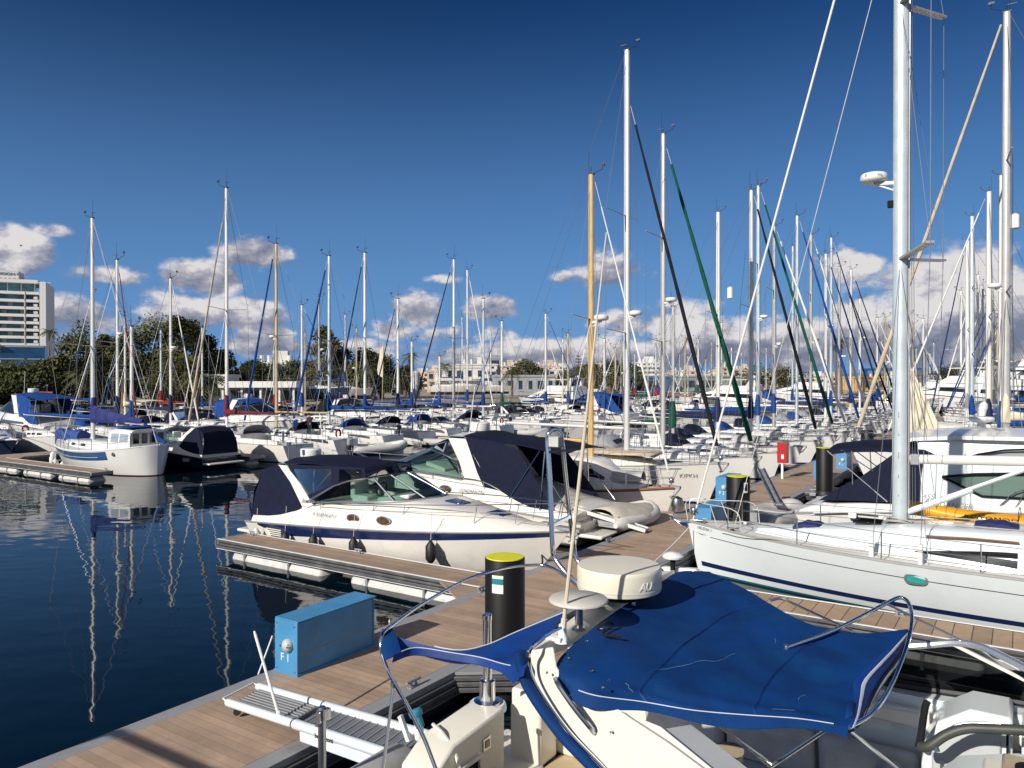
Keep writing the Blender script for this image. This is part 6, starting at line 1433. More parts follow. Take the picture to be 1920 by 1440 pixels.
    m = MB(); m.tube(fr1, .018, 8); m.build('awning_bow', STEEL, r, ang=60)
    m = MB(); m.tube([qz(1662, 1132, 2.96), Tc[12]+V((0, 0, .02))], .013, 6); m.build('bow_strut', STEELD, r)
    m = MB(); m.tube(spl([qz(1446, 1126, 2.86), qz(1466, 1123, 2.86), qz(1500, 1138, 2.83), qz(1600, 1184, 2.78)], 5), .014, 6); m.lathe(qz(1476, 1215, 2.79), [(.026, -.02), (.03, 0), (.026, .02)], 10); m.build('rear_bow', STEELD, r)
    for P in ([qz(1302, 1328, 2.62), qz(1444, 1432, 2.06)], [qz(1560, 1363, 2.54), qz(1446, 1440, 2.02)], [qz(1590, 1366, 2.54), qz(1690, 1448, 2.0)]):
        m = MB(); m.tube(P, .014, 8); m.build('awning_strut', STEEL, r)
    m = MB(); m.tube([qz(1422, 1416, 2.14), qz(1446, 1436, 2.04)], .022, 8); m.build('strut_slider', STEELD, r)
    # ------------------------------------------------ aft awning: a slack strip from the arch to the aft bow
    up_e = Z([(718, 1182, 2.86), (760, 1200, 2.82), (850, 1221, 2.76), (910, 1212, 2.77), (970, 1186, 2.82), (1062, 1148, 2.92)])
    dn_e = Z([(738, 1229, 2.80), (780, 1216, 2.80), (850, 1226, 2.77), (900, 1234, 2.76), (950, 1248, 2.78), (985, 1252, 2.84)])
    n2 = min(len(up_e), len(dn_e)); rows = []
    for k in range(7):
        f = k/6; rows.append([a.lerp(b, f)-V((0, 0, .09*math.sin(math.pi*f)*math.sin(math.pi*min(1, i/(n2-1)+.05)))) for i, (a, b) in enumerate(zip(up_e, dn_e))])
    rows.append([p+V((0, -.02, -.05-.07*math.exp(-((i/(n2-1)-.88)/.07)**2))) for i, p in enumerate(rows[-1])])
    m = MB(); m.sheet(rows, .006); aw = m.build('aft_awning', ROYALD, r, ang=75)
    m = MB(); m.tube([p+V((0, .004, .006)) for p in up_e[8:]], .006, 4); m.tube([p+V((0, -.004, .004)) for p in rows[-2][2:-4]], .0045, 4); m.build('piping', PIPING, aw)
    m = MB(); m.sheet([[qz(712, 1196, 2.84), qz(716, 1180, 2.87), qz(735, 1178, 2.87)], [qz(713, 1222, 2.78), qz(725, 1205, 2.84), qz(745, 1198, 2.84)], [qz(722, 1238, 2.74), qz(738, 1231, 2.78), qz(752, 1222, 2.80)]], .008); m.build('corner_patch', ROYAL, aw, ang=75)
    m = MB(); m.tube(Z([(818, 1446, 1.9), (793, 1382, 2.12), (762, 1322, 2.35), (732, 1268, 2.58), (716, 1226, 2.74), (716, 1192, 2.86), (740, 1170, 2.88), (800, 1128, 2.88), (880, 1085, 2.88), (950, 1065, 2.88), (1000, 1060, 2.88), (1030, 1063, 2.88), (1060, 1080, 2.88), (1098, 1112, 2.90)]), .017, 8); m.build('aft_bow', STEEL, r, ang=60)
    m = MB(); m.tube([qz(738, 1284, 2.30), qz(717, 1446, 1.6)], .014, 8); m.lathe(qz(738, 1284, 2.30), [(.03, -.02), (.03, .02), (.01, .03)], 10); m.build('flag_staff', STEELD, r)
    m = MB(); c0, c1 = qz(603, 1340, 1.86), qz(605, 1460, 1.10); c1 = V((c0.x, c0.y, .68)); m.tube([c0, c1], .038, 12); m.lathe(c0-V((0, 0, .05)), [(.045, 0), (.05, .04), (.05, .10), (.03, .12)], 14); m.box(c0+V((.0, .02, -.02)), (.05, .14, .10)); m.tube([c0+V((0, -.07, -.08)), c0+V((0, .07, -.08))], .02, 6); m.build('quarter_post', STEELD, r)
    # rolled grey cushion on the stern platform
    m = MB(); m.lathe(q(5.45, -5.35, .98), [(.05, -.62), (.20, -.60), (.25, -.52), (.25, .50), (.21, .58), (.05, .60)], 18, M=Matrix.Rotation(D(90), 4, 'X') @ Matrix.Rotation(D(0), 4, 'Y')); m.build('cushion_roll', HYPA, r, ang=50)
    block('stern_deck', 4.7, 8.2, -5.1, -4.55, .70, .82, CREAM)
    return r
def surf_pt(surf, p):
    b = min((q for row in surf for q in row), key=lambda q: (q.x-p.x)**2+(q.y-p.y)**2)
    return V((p.x, p.y, b.z+.002))
ROYALD = mat('royal_canvas_folds', (.002, .036, .20), .6, var=.2, vs=4, bump=.3, bs=7, spec=.4)
SCUFF = mat('scuffed_canvas', (.10, .17, .30), .8, var=.3, vs=20)
PIPING = mat('pale_piping', (.55, .60, .68), .7, var=.1)
GREYDISH = mat('grey_white_dish', (.58, .56, .50), .6, var=.06, vs=8, bump=.1, bs=60)
ANTW = mat('antenna_tan', (.66, .58, .45), .5, var=.06)
VINYLC = mat('cream_vinyl', (.74, .71, .60), .45, var=.05, vs=3, bump=.1, bs=20)
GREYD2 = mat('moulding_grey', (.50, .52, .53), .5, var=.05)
BLACKR = mat('padded_black_vinyl', (.05, .055, .045), .5, var=.2, vs=6)
STEELW = mat('polished_alloy_frame', (.74, .76, .80), .25, .8, var=.05)
frontboat()

# ---------------------------------------------------------------- passerelle from its stern to the pontoon
def passerelle():
    N0, N1 = onz(425, 1318, .64), onz(752, 1424, .93); F0, F1 = onz(482, 1288, .64), onz(806, 1382, .93)
    o = (N0+F1)/2; o.z = .5
    r = thing('passerelle', 'white folding passerelle with grey grating laid from the cream cruiser to the pontoon', 'gangway', o)
    l = lambda p: V(p)-o
    N0, N1, F0, F1 = map(l, (N0, N1, F0, F1))
    for A, B in ((N0, N1), (F0, F1)):
        for f0, f1, rr in ((0, .43, .055), (.44, 1.0, .062)):
            m = MB(); m.tube([A.lerp(B, f0), A.lerp(B, f0+.01), A.lerp(B, f1-.01), A.lerp(B, f1)], [rr*.8, rr, rr, rr*.8], 12); m.build('side_rail', WHITER, r, ang=50)
    up = V((0, 0, .02))
    for f0, f1 in ((.03, .42), (.455, .98)):
        m = MB(); a, b, c, d = (N0.lerp(N1, f0), N0.lerp(N1, f1), F0.lerp(F1, f1), F0.lerp(F1, f0)); i = .07
        m.sheet([[a.lerp(d, i)+up*0, b.lerp(c, i)+up*0], [a.lerp(d, 1-i)+up*0, b.lerp(c, 1-i)+up*0]], .03); tr = m.build('tread', TREADM, r)
        m = MB(); k = 13 if f0 > .2 else 0
        for j in range(k):
            f = (j+.5)/k; p, q_ = a.lerp(b, f), d.lerp(c, f); m.bar(p.lerp(q_, .1)+up*.3, p.lerp(q_, .9)+up*.3, .014, .012)
        if not k:
            for j in range(9):
                f = (j+.7)/9.4; p, q_ = a.lerp(d, f), b.lerp(c, f); m.bar(p.lerp(q_, .02)+up*.3, p.lerp(q_, .98)+up*.3, .012, .012)
        m.build('tread_rib', ALUD, tr)
    m = MB(); m.tube([N0, N0.lerp(N1, -.03)+V((0, 0, .03)), F0.lerp(F1, -.03)+V((0, 0, .03)), F0], .014, 6); m.build('end_bow', WHITEP, r)
    for A, B in ((N0, N1), (F0, F1)):
        m = MB(); m.lathe(A.lerp(B, .07)-V((0, 0, .085)), [(.045, -.025), (.05, 0), (.045, .025)], 12, M=Matrix.Rotation(D(90), 4, 'X')); m.build('roller', RUB, r)
    s0 = N0.lerp(N1, .345)+V((0, 0, .05)); s1 = l(at(476, 1184, 9.9))
    m = MB(); m.tube([s0, s0.lerp(s1, .95), s1], [.019, .019, .012], 8); m.lathe(s0-V((0, 0, .06)), [(.03, 0), (.03, .10), (.02, .11)], 8); m.build('stanchion', WHITEP, r)
    # hydraulic arm housing under the inboard half, with the maker's script
    m = MB(); A, B = N0.lerp(N1, .48)-V((0, 0, .12)), N1-V((0, 0, .14)); m.bar(A, B, .05, .13); ar = m.build('arm_housing', WHITER, r, bevel=.015)
    d = (N1-N0).normalized(); n = d.cross(V((0, 0, 1)))
    text('besenzoni', .085, plane_M(N0.lerp(N1, .585)+n*.066-V((0, 0, .045)), d, V((0, 0, 1))), TEXTD, r, ext=.003)
    m = MB(); m.bar(N1.lerp(N0, .12)-V((0, 0, .15)), N1+V((.25, -.05, -.55)), .16, .10); m.build('hinge_arm', CREAM, ar, bevel=.02)
    m = MB(); m.tube([N0.lerp(N1, .98)-V((0, 0, .05)), F0.lerp(F1, .98)-V((0, 0, .05))], .05, 10); m.build('hinge_pin', STEELD, ar)
WHITER = mat('passerelle_white', (.70, .76, .79), .3, var=.04, coat=.2)
TREADM = mat('tread_grey', (.17, .18, .20), .6, var=.12, vs=5)
passerelle()
m = MB(); m.tube([onz(483, 1266, .5), at(510, 1193, 12.0)], .012, 6); tag(m.build('mooring_pole', WHITEP), 'thin white pole leaning at the pontoon edge against the F 1 pedestal', 'pole')
# small things lying on the pontoon
def coil(p, label, R=.22, mt=ROPE):
    random.seed(int(p[0]*100)); P = []
    for k in range(90):
        g = k*.42; rr = R*(.45+.55*(k/90))*(1+.12*math.sin(k*1.7)); P.append(V((rr*math.cos(g), rr*math.sin(g)*.8, .02+.05*random.random())))
    m = MB(); m.tube(P, .012, 5); o = m.build('rope_coil', mt); o.location = p; tag(o, label, 'rope')
coil(fr(21.0, -9.35, .51), 'tangled mooring rope on the pontoon edge behind the radome')
coil(fr(27.2, -9.45, .51), 'pale rope heap beside the F 2 pedestal', .26, WIREL)
for a, b_, lab in ((13.2, -9.55, 'grey cleat on the pontoon edge beyond the tall lime topped pile'), (8.55, -7.42, 'grey cleat by the thin flag staff of the cream cruiser'), (19.2, -9.55, 'grey cleat at the bow of the navy striped cruiser'), (16.6, -7.4, 'grey cleat below the bow of the black lined sloop')):
    m = MB(); m.tube([(-.15, 0, .09), (.15, 0, .09)], .022, 8); m.tube([(-.05, 0, 0), (-.05, 0, .09)], .02, 6); m.tube([(.05, 0, 0), (.05, 0, .09)], .02, 6); m.box((0, 0, .008), (.2, .08, .016)); o = m.build('cleat', GALV); o.location = fr(a, b_, .505); o.rotation_euler = (0, 0, ROT+D(90)); tag(o, lab, 'cleat')
m = MB(); m.tube(spl([fr(17.3, -10.9, 1.15), fr(16.6, -10.2, .85), fr(16.0, -9.75, .6), fr(15.7, -9.6, .52)], 6), .022, 6); tag(m.build('mooring_line', BLACKC), 'dark mooring line from the navy striped cruiser to the pontoon', 'mooring line')
# ================================================================ far moorings, shore, trees, town
def shore_y(x):
    for (x0, y0), (x1, y1) in zip(shore, shore[1:]):
        if x0 <= x <= x1: return lerp(y0, y1, (x-x0)/(x1-x0))
    return 300
def mark(px):
    for lim, s in ((330, 'below the broad shore trees'), (440, 'below the shore palm'), (590, 'before the white flat-roofed pavilion'), (770, 'before the pointed tree clump'), (860, 'left of the terraced white block'), (950, 'before the terraced white block'), (1090, 'before the low grey pavilion'),
                   (1200, 'near the varnished mast'), (1260, 'below the white apartment block'), (1380, 'below the long grey shed'), (1500, 'below the distant beige flats'), (1660, 'before the ochre shed'), (9999, 'before the large white yachts')):
        if px < lim: return s
random.seed(21)
GFAR = 'yachts crowded on the far moorings'
protos = []
covers = [(BLUEC, 'blue'), (NAVY2, 'navy'), (BLUEC, 'blue'), (None, 'no'), (GREENC, 'green'), (NAVY2, 'navy'), (CREAMC, 'cream'), (REDC, 'red')]
for k, (cv, cn) in enumerate(covers):
    jm = (WHITEC, BLUEC, None, NAVY2, WHITEC, None, BLUEC, None)[k]
    r, H = sailboat('x', (0, 0, 0), 0, 9.6, 3.1, (12.2, 11.5, 13.6, 12.8, 10.6, 14.6, 11.2, 9.8)[k], mast=(ALUW, ALUB, ALUW, TANM, ALUW, ALUD, ALUW, ALUB)[k], mr=.08, jib=jm, jr=.07, cover=cv, boomz=2.55,
                    hood=(NAVY, BLUEC, GREYC, NAVY, None, BLUEC, NAVY, None)[k], bim=(None, BLUEC, None, NAVY, None, None, CREAMC, None)[k], det=1, rig=.018, gs=1.6, hullm=(W, W, W2, W, W, HULLB, W, W2)[k], group=GFAR, rad=(None, 6.4, None, 7, None, 6.8, None, None)[k])
    protos.append([r, cn, ('white', 'white', 'cream', 'white', 'white', 'slate blue', 'white', 'cream')[k], False])
GMB = 'motor boats crowded on the far moorings'
mprot = []
for k in range(5):
    r, H, S = express('x', (0, 0, 0), 0, (.85, .95, 1.25, .75, 1.1)[k], hullm=(W, HULLN, W, W2, W)[k], top=W, canvas=(NAVY, NAVY, BLUEC, BLUEC, BLACKC)[k], arch=('aft', 'aft', 'fwd', 'aft', 'fwd')[k], full=k != 3, stripe=(STRIPB, None, None, None, STRIPN)[k], group=GMB, det=1, gl=DGLASS, radar=k % 2 == 0)
    mprot.append([r, ('navy', 'navy', 'blue', 'blue', 'black')[k], ('white', 'dark', 'white', 'cream', 'white')[k], False])
def put(pr, p, rz, s, label):
    o = pr[0] if not pr[3] else copy_tree(pr[0]); pr[3] = True
    o.location = p; o.rotation_euler = (0, 0, rz); o.scale = (s, s, s)
    o['label'] = label; return o
def fly(label, loc, rz, s, group='large flybridge motor yachts by the breakwater', hm=None):
    r = thing('flybridge_yacht', label, 'motor yacht', loc, rz, group)
    S = lambda *p: V(p)*s
    H = Hull(15*s, 4.4*s, (2.4*s, 1.8*s, 1.3*s), .5*s, 1.8*s, .3*s, .88, .4, 2.3, .3, 1.0, 14, hard=True); H.build(r, [hm or W, STRIPN]); H.deck(r, W); H.rail(r, RUB, .05*s, 0, 'rub_rail')
    s1 = [tuple(v*s for v in q_) for q_ in ((-5.2, 1.9, 1.8, 1.4, 3.3), (1.5, 1.9, 1.7, 1.8, 3.35), (3.6, 1.5, 1.0, 2.0, 2.9), (5.2, .8, .4, 2.2, 2.35))]
    c = cabin(r, s1, W, 'saloon'); side_win(c, s1, -4.2*s, 3.2*s, .38, .74, DGLASS, .02, taper=.3)
    s2 = [tuple(v*s for v in q_) for q_ in ((-4.9, 1.75, 1.7, 3.3, 4.0), (.2, 1.7, 1.55, 3.3, 4.15), (1.4, 1.3, 1.0, 3.3, 3.6))]
    cabin(r, s2, W, 'flybridge')
    m = MB()
    for sd_ in (-1, 1): m.prism([S(-4.2, sd_*1.6, 3.9), S(-3.4, sd_*1.6, 3.9), S(-4.2, sd_*1.45, 5.2), S(-4.7, sd_*1.45, 5.2)], (0, -.14*s*sd_, 0))
    m.box(S(-4.4, 0, 5.2), (.6*s, 3.0*s, .14*s)); a = m.build('radar_arch', W, r); m = MB(); m.lathe(S(-4.4, 0, 5.3), [(.3*s, 0), (.35*s, .12*s), (.33*s, .3*s), (.001, .36*s)], 12); m.build('radar', RADW, a)
    m = MB(); m.sheet([[S(x, y*1.6, 5.0+.12*(1-y*y)) for y in (-1, 0, 1)] for x in (-3.6, -1.6, .2)], .06*s); m.tube([S(0, 1.5, 5.0), S(.4, 1.5, 4.1)], .03*s, 4); m.tube([S(0, -1.5, 5.0), S(.4, -1.5, 4.1)], .03*s, 4); m.build('bimini', (NAVY, CREAMC, GREYC)[int(s*10) % 3], r)
    m = MB(); m.tube([S(1.8, sd_*1.9, 2.7) if k == 0 else S(7.4, 0, 3.2) for sd_ in (1,) for k in (0, 1)], .03*s, 4); m.tube([S(1.8, -1.9, 2.7), S(7.4, 0, 3.2)], .03*s, 4); m.build('bow_rail', STEEL, r)
    return r
# extra motor boats that fill the gaps in the two middle rows
for a, b_, rz, k, s, lab in ((53.0, -42.6, ROT, 3, 1.0, 'pale motor boat with blue canopy between yachts of the far pontoon'), (22.6, -56.6, ROT, 1, 1.0, 'dark motor boat with navy canopy beyond the ketch bow'), (39.6, -57.2, ROT, 0, 1.1, 'white motor boat with navy canopy behind the maroon covered yacht'),
                           (44.4, -57.2, ROT, 2, .95, 'white flush decked motor boat with blue tent behind the tan masted yacht'), (47.9, -56.8, ROT, 1, 1.0, 'dark motor boat behind the blue covered yacht'), (56.2, -57, ROT, 4, 1.0, 'white motor boat with black tent across the far pontoon'), (68, -42.8, ROT, 0, 1.0, 'white motor boat with navy canopy beside the thin blue sailed yacht'), (80.4, -42.6, ROT+math.pi, 2, 1.0, 'white motor boat with blue tent far along the far pontoon'),
                           (70.3, -57, ROT, 3, 1.1, 'cream motor boat with blue canopy across the far pontoon')):
    put(mprot[k], fr(a, b_), rz, s, lab)
for a, b_, rz, lab, col in ((45.6, -36.6, ROT+.25, 'grey rigid inflatable lying across the yacht sterns before the blue tent', HYPA), (50.6, -36.4, ROT-.2, 'pale rigid inflatable with its bow to the open water', HYPW), (38.6, -36.6, ROT+1.3, 'small pale tender tied behind the tan masted yacht', HYPW), (57.6, -36.8, ROT+.1, 'grey tender tied behind the white cruiser canopy', HYPA)):
    o = dinghy(lab, fr(a, b_, .02), rz, 3.2, col, None, 'tenders tied behind the yachts', True); o.scale = (1.25, 1.25, 1.35)
cnt = 0
def spot(a, b_, heading, moto=False):
    global cnt
    p = fr(a, b_)
    if p.y > shore_y(p.x)-6 or p.y < 10: return
    px = 960+F*p.x/p.y
    if px < -90 or px > 2010 or (px < 150 and b_ > -90 and b_ < -75): return
    cnt += 1
    if moto or random.random() < .27:
        pr = random.choice(mprot); kind = 'motor boat'
        lab = f'small {pr[2]} motor boat with {pr[1]} canopy {mark(px)}'
        put(pr, p, heading, random.uniform(.85, 1.1), lab)
    else:
        pr = random.choice(protos); s = random.uniform(.82, 1.12)
        lab = f'small {pr[2]} yacht with {pr[1]} sail cover {mark(px)}' if pr[1] != 'no' else f'small {pr[2]} yacht with tan mast and bare boom {mark(px)}'
        put(pr, p, heading, s, lab)
for bp_ in (-79, -107, -136):
    for sgn in (1, -1):
        a = 10+random.random()*4
        while a < 190:
            spot(a, bp_+sgn*6.4, (ROT+math.pi) if sgn > 0 else ROT)
            a += random.uniform(3.7, 5.2)*(1+.006*max(0, a-60))
for bp_ in (-50,):
    for sgn in (1, -1):
        a = 93
        while a < 165: spot(a, bp_+sgn*6.6, (ROT+math.pi) if sgn > 0 else ROT); a += random.uniform(4.4, 6.2)
for a in range(102, 176, 6): spot(a+random.random()*2, -15.5, ROT); spot(a+random.random()*2, -1.5, ROT+math.pi)
a = 84
while a < 120: spot(a, -2.0, ROT+math.pi, a % 3 < 1); a += 5.2
for bp_, a1 in ((-79, 190), (-107, 190), (-136, 190)):
    pontoon(('far pontoon third from the main one' if bp_ == -79 else 'far pontoon fourth from the main one' if bp_ == -107 else 'outermost far pontoon near the shore'), 22 if bp_ == -79 else 55 if bp_ == -107 else 80, a1, bp_-1.1, bp_+1.1)
# boats moored beside the hardtop cruiser, right hand side
fly('slate hulled motor yacht behind the hardtop cruiser roof', fr(33.6, 1.6), ROT+math.pi, .74, None, HULLB)
# the big white motor yachts
for px, Y, s, rz, lab in ((1795, 118, 1.35, 2.2, 'big white flybridge yacht lowest in front of the breakwater'), (1835, 132, 1.6, 2.4, 'largest white flybridge yacht with stacked decks before the hills'), (1875, 112, 1.25, 2.0, 'white flybridge yacht just beside the ketch mast'),
                       (1745, 140, 1.2, 2.6, 'white flybridge yacht close to the blue travel lift'), (1905, 124, 1.4, 1.9, 'white flybridge yacht beyond the ketch at the frame of masts'), (1700, 150, 1.1, 2.3, 'smaller white flybridge yacht just beyond the beige furled sail'), (1500, 150, 1.1, 2.9, 'white flybridge yacht below the ochre shed'), (1360, 120, 1.0, 2.6, 'white flybridge yacht between the green furled sails'), (1040, 118, 1.0, 2.4, 'white flybridge yacht before the low grey pavilion')):
    p = at(px, HY, Y); p.z = 0; fly(lab, p, rz, s)
for k, (px, Y, tp) in enumerate(((1835, 128, 22), (1843, 131, 23), (1852, 134, 21.5), (1862, 138, 22.5), (1812, 120, 19), (1740, 125, 15))):
    p = at(px, HY, Y); p.z = 0
    sailboat(['superyacht with twin tall masts before the hills', 'second tall masted yacht in the superyacht row', 'third tall masted yacht in the superyacht row', 'tall masted yacht beside the ketch mast', 'slim white yacht left of the tall masts', 'small white yacht left of the flybridge yachts'][k], p, 2.2, 14, 4, tp, mast=ALUW, mr=.14, jib=WHITEC if k % 2 else None, jr=.12, cover=(NAVY2, BLUEC)[k % 2], det=1, rig=.03, gs=2, sp=(.35, .65), group='tall masted yachts before the hills')

# ---------------------------------------------------------------- trees
def leafmat(name, c): return mat(name, c, .85, var=.55, vs=.9, spec=.15)
LEAF = [leafmat('tamarisk_leaf', (.115, .115, .040)), leafmat('olive_leaf', (.12, .115, .06)), leafmat('dark_leaf', (.070, .078, .032)), leafmat('palm_leaf', (.085, .095, .035))]
BARK = mat('bark', (.16, .11, .07), .95, var=.3, vs=3, bump=.6, bs=6)
def tree_mesh(label, loc, h, w, n, leaf, ls=.5, seed=0, pointed=0.0, lean=0.0, group='broad trees on the shore', name='tree', squash=.55):
    rnd = random.Random(seed); r = thing(name, label, 'tree', loc, rnd.random()*6, group)
    m = MB(); m.tube(spl([(0, 0, -.3), (.1*h*lean, 0, h*.22), (.2*h*lean, .02*h, h*.45)], 4), [w*.045]*5+[w*.03]*4, 8)
    for k in range(6):
        g = k*1.05+rnd.random(); m.tube(spl([(.15*h*lean, 0, h*.25), (w*.22*math.cos(g), w*.22*math.sin(g), h*.5), (w*.34*math.cos(g), w*.34*math.sin(g), h*.72)], 4), [w*.02]*5+[w*.01]*4, 5)
    m.build('trunk', BARK, r)
    cl = []
    for k in range(38):
        z = rnd.uniform(.16, .94); rad = w*.5*(math.sin(math.pi*min(1, z*.9+.12))**.6)*(1-pointed*z)
        g = rnd.random()*6.28; q_ = rnd.random()**.5*.85
        cl.append((V((rad*q_*math.cos(g)+lean*h*.2, rad*q_*math.sin(g), h*z)), w*rnd.uniform(.10, .20)*(1-pointed*z*.7)))
    m = MB()
    for i in range(n):
        c, rr = cl[i % len(cl)]
        d = V((rnd.gauss(0, 1), rnd.gauss(0, 1), rnd.gauss(0, 1))).normalized()*rr*(rnd.random()**.38)*(1.25 if rnd.random() < .1 else 1)
        p = c+V((d.x, d.y, d.z*.9)); a = V((rnd.gauss(0, 1), rnd.gauss(0, 1), rnd.gauss(0, .6)+.5)).normalized(); b_ = a.orthogonal().normalized()*ls*rnd.uniform(.4, .9); a = a*ls*rnd.uniform(.6, 1.4)*squash
        m.add([p-a*.5, p+b_*.35, p+a*.7, p-b_*.35], [(0, 1, 2, 3)])
    m.build('crown', leaf, r, ang=0)
    return r
for k, (px, Y, h, w, lf, pt, lab) in enumerate((
    (108, 108, 6.6, 9, 0, .1, 'broad green tree below the hotel side wall'), (150, 112, 12.0, 11, 0, .25, 'pointed bushy tree just right of the hotel'), (195, 116, 10.2, 9, 0, .2, 'rounded dark tree behind the ketch mast'), (240, 112, 10.4, 9, 2, .15, 'lower dark tree beside the maroon furled sail'),
    (288, 116, 13.6, 12, 0, .15, 'tallest broad tree with domed top on the shore'), (345, 118, 13.4, 11, 2, .2, 'dark tall tree behind the white furled sail and radar'), (392, 122, 10.4, 9, 2, .15, 'dark tree at the right end of the broad clump'), (20, 98, 5.6, 11, 2, .1, 'low dark shrub like tree before the hotel base'), (62, 100, 5.2, 9, 2, .1, 'low dark tree left of the orange lifeboat'),
    (330, 108, 7.0, 10, 0, .1, 'low green tree in front of the tall dark ones'), (180, 104, 6.5, 10, 2, .1, 'low shadowy tree behind the ketch boom'), (420, 128, 7.5, 8, 2, .1, 'small dark tree beside the white block'), (475, 140, 6.8, 9, 2, .1, 'bushy tree behind the white pavilion'), (515, 142, 6.4, 9, 2, .1, 'bushy tree below the small white house'), (552, 150, 7.4, 10, 2, .1, 'dark tree right of the small white house'),
    (608, 142, 14.0, 9.5, 1, .45, 'greyish pointed tree standing highest in the middle clump'), (640, 146, 10.5, 10, 2, .2, 'dark round tree beside the pointed one'), (682, 148, 9.6, 10, 2, .2, 'dark tree right of the pointed one'), (716, 150, 8.6, 9, 2, .2, 'last dark tree of the middle clump'), (760, 165, 6.4, 9, 1, .1, 'brownish low tree left of the water tank'), (660, 136, 6.0, 9, 0, .1, 'green shrub below the middle clump'), (595, 138, 5.4, 7, 0, .1, 'green shrub at the left of the middle clump'),
    (985, 230, 9, 14, 2, .1, 'dark tree above the low grey pavilion'), (1010, 235, 7, 12, 2, .1, 'low dark tree right of the grey pavilion'), (1145, 220, 9.0, 13, 0, .1, 'wide tree beside the varnished mast'), (1180, 225, 8.0, 13, 2, .1, 'wide tree under the white apartment block'), (1108, 230, 8.2, 12, 0, .1, 'round tree right of the layered pine'), (1060, 235, 7.0, 12, 0, .1, 'round tree left of the layered pine'), (1435, 270, 8.5, 22, 2, .1, 'long dark shrubbery tree between the far masts'), (1475, 275, 7.5, 20, 0, .1, 'far green tree behind the blue covered yachts'), (1782, 330, 9, 24, 2, .1, 'dark scrubby tree on the far hill'))):
    p = at(px, HY, Y); p.z = 1.2; far = Y > 200
    tree_mesh(lab, p, h, w, 2600 if far else 7500, LEAF[lf], 1.0 if far else .62, k, pt, group='shore trees')
def palm(label, px, Y, h, n=26, ln=2.6, k=0):
    rnd = random.Random(k); p = at(px, HY, Y); p.z = 1.2
    r = thing('palm_tree', label, 'tree', p, rnd.random()*6, 'palms along the shore')
    m = MB(); m.tube([(0, 0, -.3), (.1, 0, h*.5), (.05, .05, h)], [.30, .24, .22], 8); m.build('trunk', BARK, r)
    m = MB()
    for i in range(n):
        g = i*2.4+rnd.random()*.4; u = rnd.uniform(-.35, 1.0); d = V((math.cos(g), math.sin(g), 0)); P = []
        for j in range(6):
            f = j/5; P.append(V((.05, .05, h))+d*ln*f*(.95-.2*max(0, u))+V((0, 0, ln*(u*f-.75*f*f))))
        sd_ = d.cross(V((0, 0, 1)))
        for j in range(5):
            for s_ in (-1, 1):
                for q_ in (0, .5):
                    a = P[j].lerp(P[j+1], q_); t = (P[j+1]-P[j]).normalized(); w = .55*math.sin(math.pi*(j+q_+.6)/6)
                    m.add([a, a+t*.14, a+t*.40+sd_*s_*w-V((0, 0, .22*w)), a+t*.26+sd_*s_*w*.9-V((0, 0, .25*w))], [(0, 1, 2, 3)])
    m.build('fronds', LEAF[3], r, ang=0)
for k, (px, Y, h, lab) in enumerate(((368, 98, 4.2, 'low bushy palm before the white block'), (395, 99, 3.6, 'second low palm beside the white pavilion'), (92, 180, 15, 'tall thin palm against the hotel corner'), (630, 118, 5.2, 'palm in front of the middle clump'), (693, 120, 5.6, 'palm right of the middle clump'), (768, 170, 9.0, 'tall palm beside the water tank'), (555, 112, 3.8, 'short palm at the white pavilion end'), (960, 170, 5.8, 'palm before the low grey pavilion'), (1082, 190, 6.5, 'palm below the layered pine'), (1096, 195, 6.0, 'palm right below the layered pine'), (1568, 215, 13, 'tall palm between the far masts'), (1578, 220, 15, 'tallest palm between the far masts'), (1180, 210, 6.5, 'palm behind the varnished mast'), (150, 99, 4.2, 'palm below the hotel side trees'), (835, 200, 7.5, 'palm left of the terraced block'), (230, 100, 4.4, 'palm behind the ketch stern'))):
    palm(lab, px, Y, h, k=k)
p = at(1085, HY, 320); p.z = 1.2; r = thing('norfolk_pine', 'layered conical pine above the low pavilion roofs', 'tree', p)
m = MB(); m.tube([(0, 0, 0), (0, 0, 15)], [.35, .08], 6); m.build('trunk', BARK, r)
m = MB(); rnd = random.Random(5)
for t in range(9):
    z = 3.5+t*1.25; R = 3.9*(1-t/10)
    for b_ in range(9):
        g = b_*.7+t*.3; d = V((math.cos(g), math.sin(g), .10))
        for j in range(16):
            q_ = d*R*(j+1)/16+V((0, 0, z)); m.add([q_+V((rnd.uniform(-.3, .3), rnd.uniform(-.3, .3), rnd.uniform(-.1, .3))) for _ in range(4)], [(0, 1, 2, 3)])
m.build('crown', LEAF[2], r, ang=0)

# ---------------------------------------------------------------- buildings
CONC = mat('white_render', (.68, .66, .62), .8, var=.06, vs=.3); CONC2 = mat('beige_render', (.56, .46, .35), .85, var=.08, vs=.3); CONC3 = mat('pinkish_render', (.60, .48, .40), .85, var=.08, vs=.3); CONCG = mat('grey_render', (.34, .35, .37), .85, var=.1, vs=.3); CONCO = mat('ochre_render', (.62, .40, .15), .85, var=.1, vs=.3)
WIN = mat('window_glass', (.03, .045, .06), .15, var=.3, vs=2); WINB = mat('blue_glass', (.012, .06, .15), .12, var=.3, vs=.4); WINT = mat('teal_window', (.10, .24, .28), .15, var=.5, vs=.35); SHUT = mat('roof_lamp_grey', (.30, .28, .25), .9, var=.25, vs=.4); TANK = mat('roof_tank', (.55, .55, .56), .6, var=.1)  # SHUT is a plain warm grey for the hotel's roof lamps
ROOFW = mat('white_fascia', (.78, .77, .74), .6, var=.03)
wincache = {}
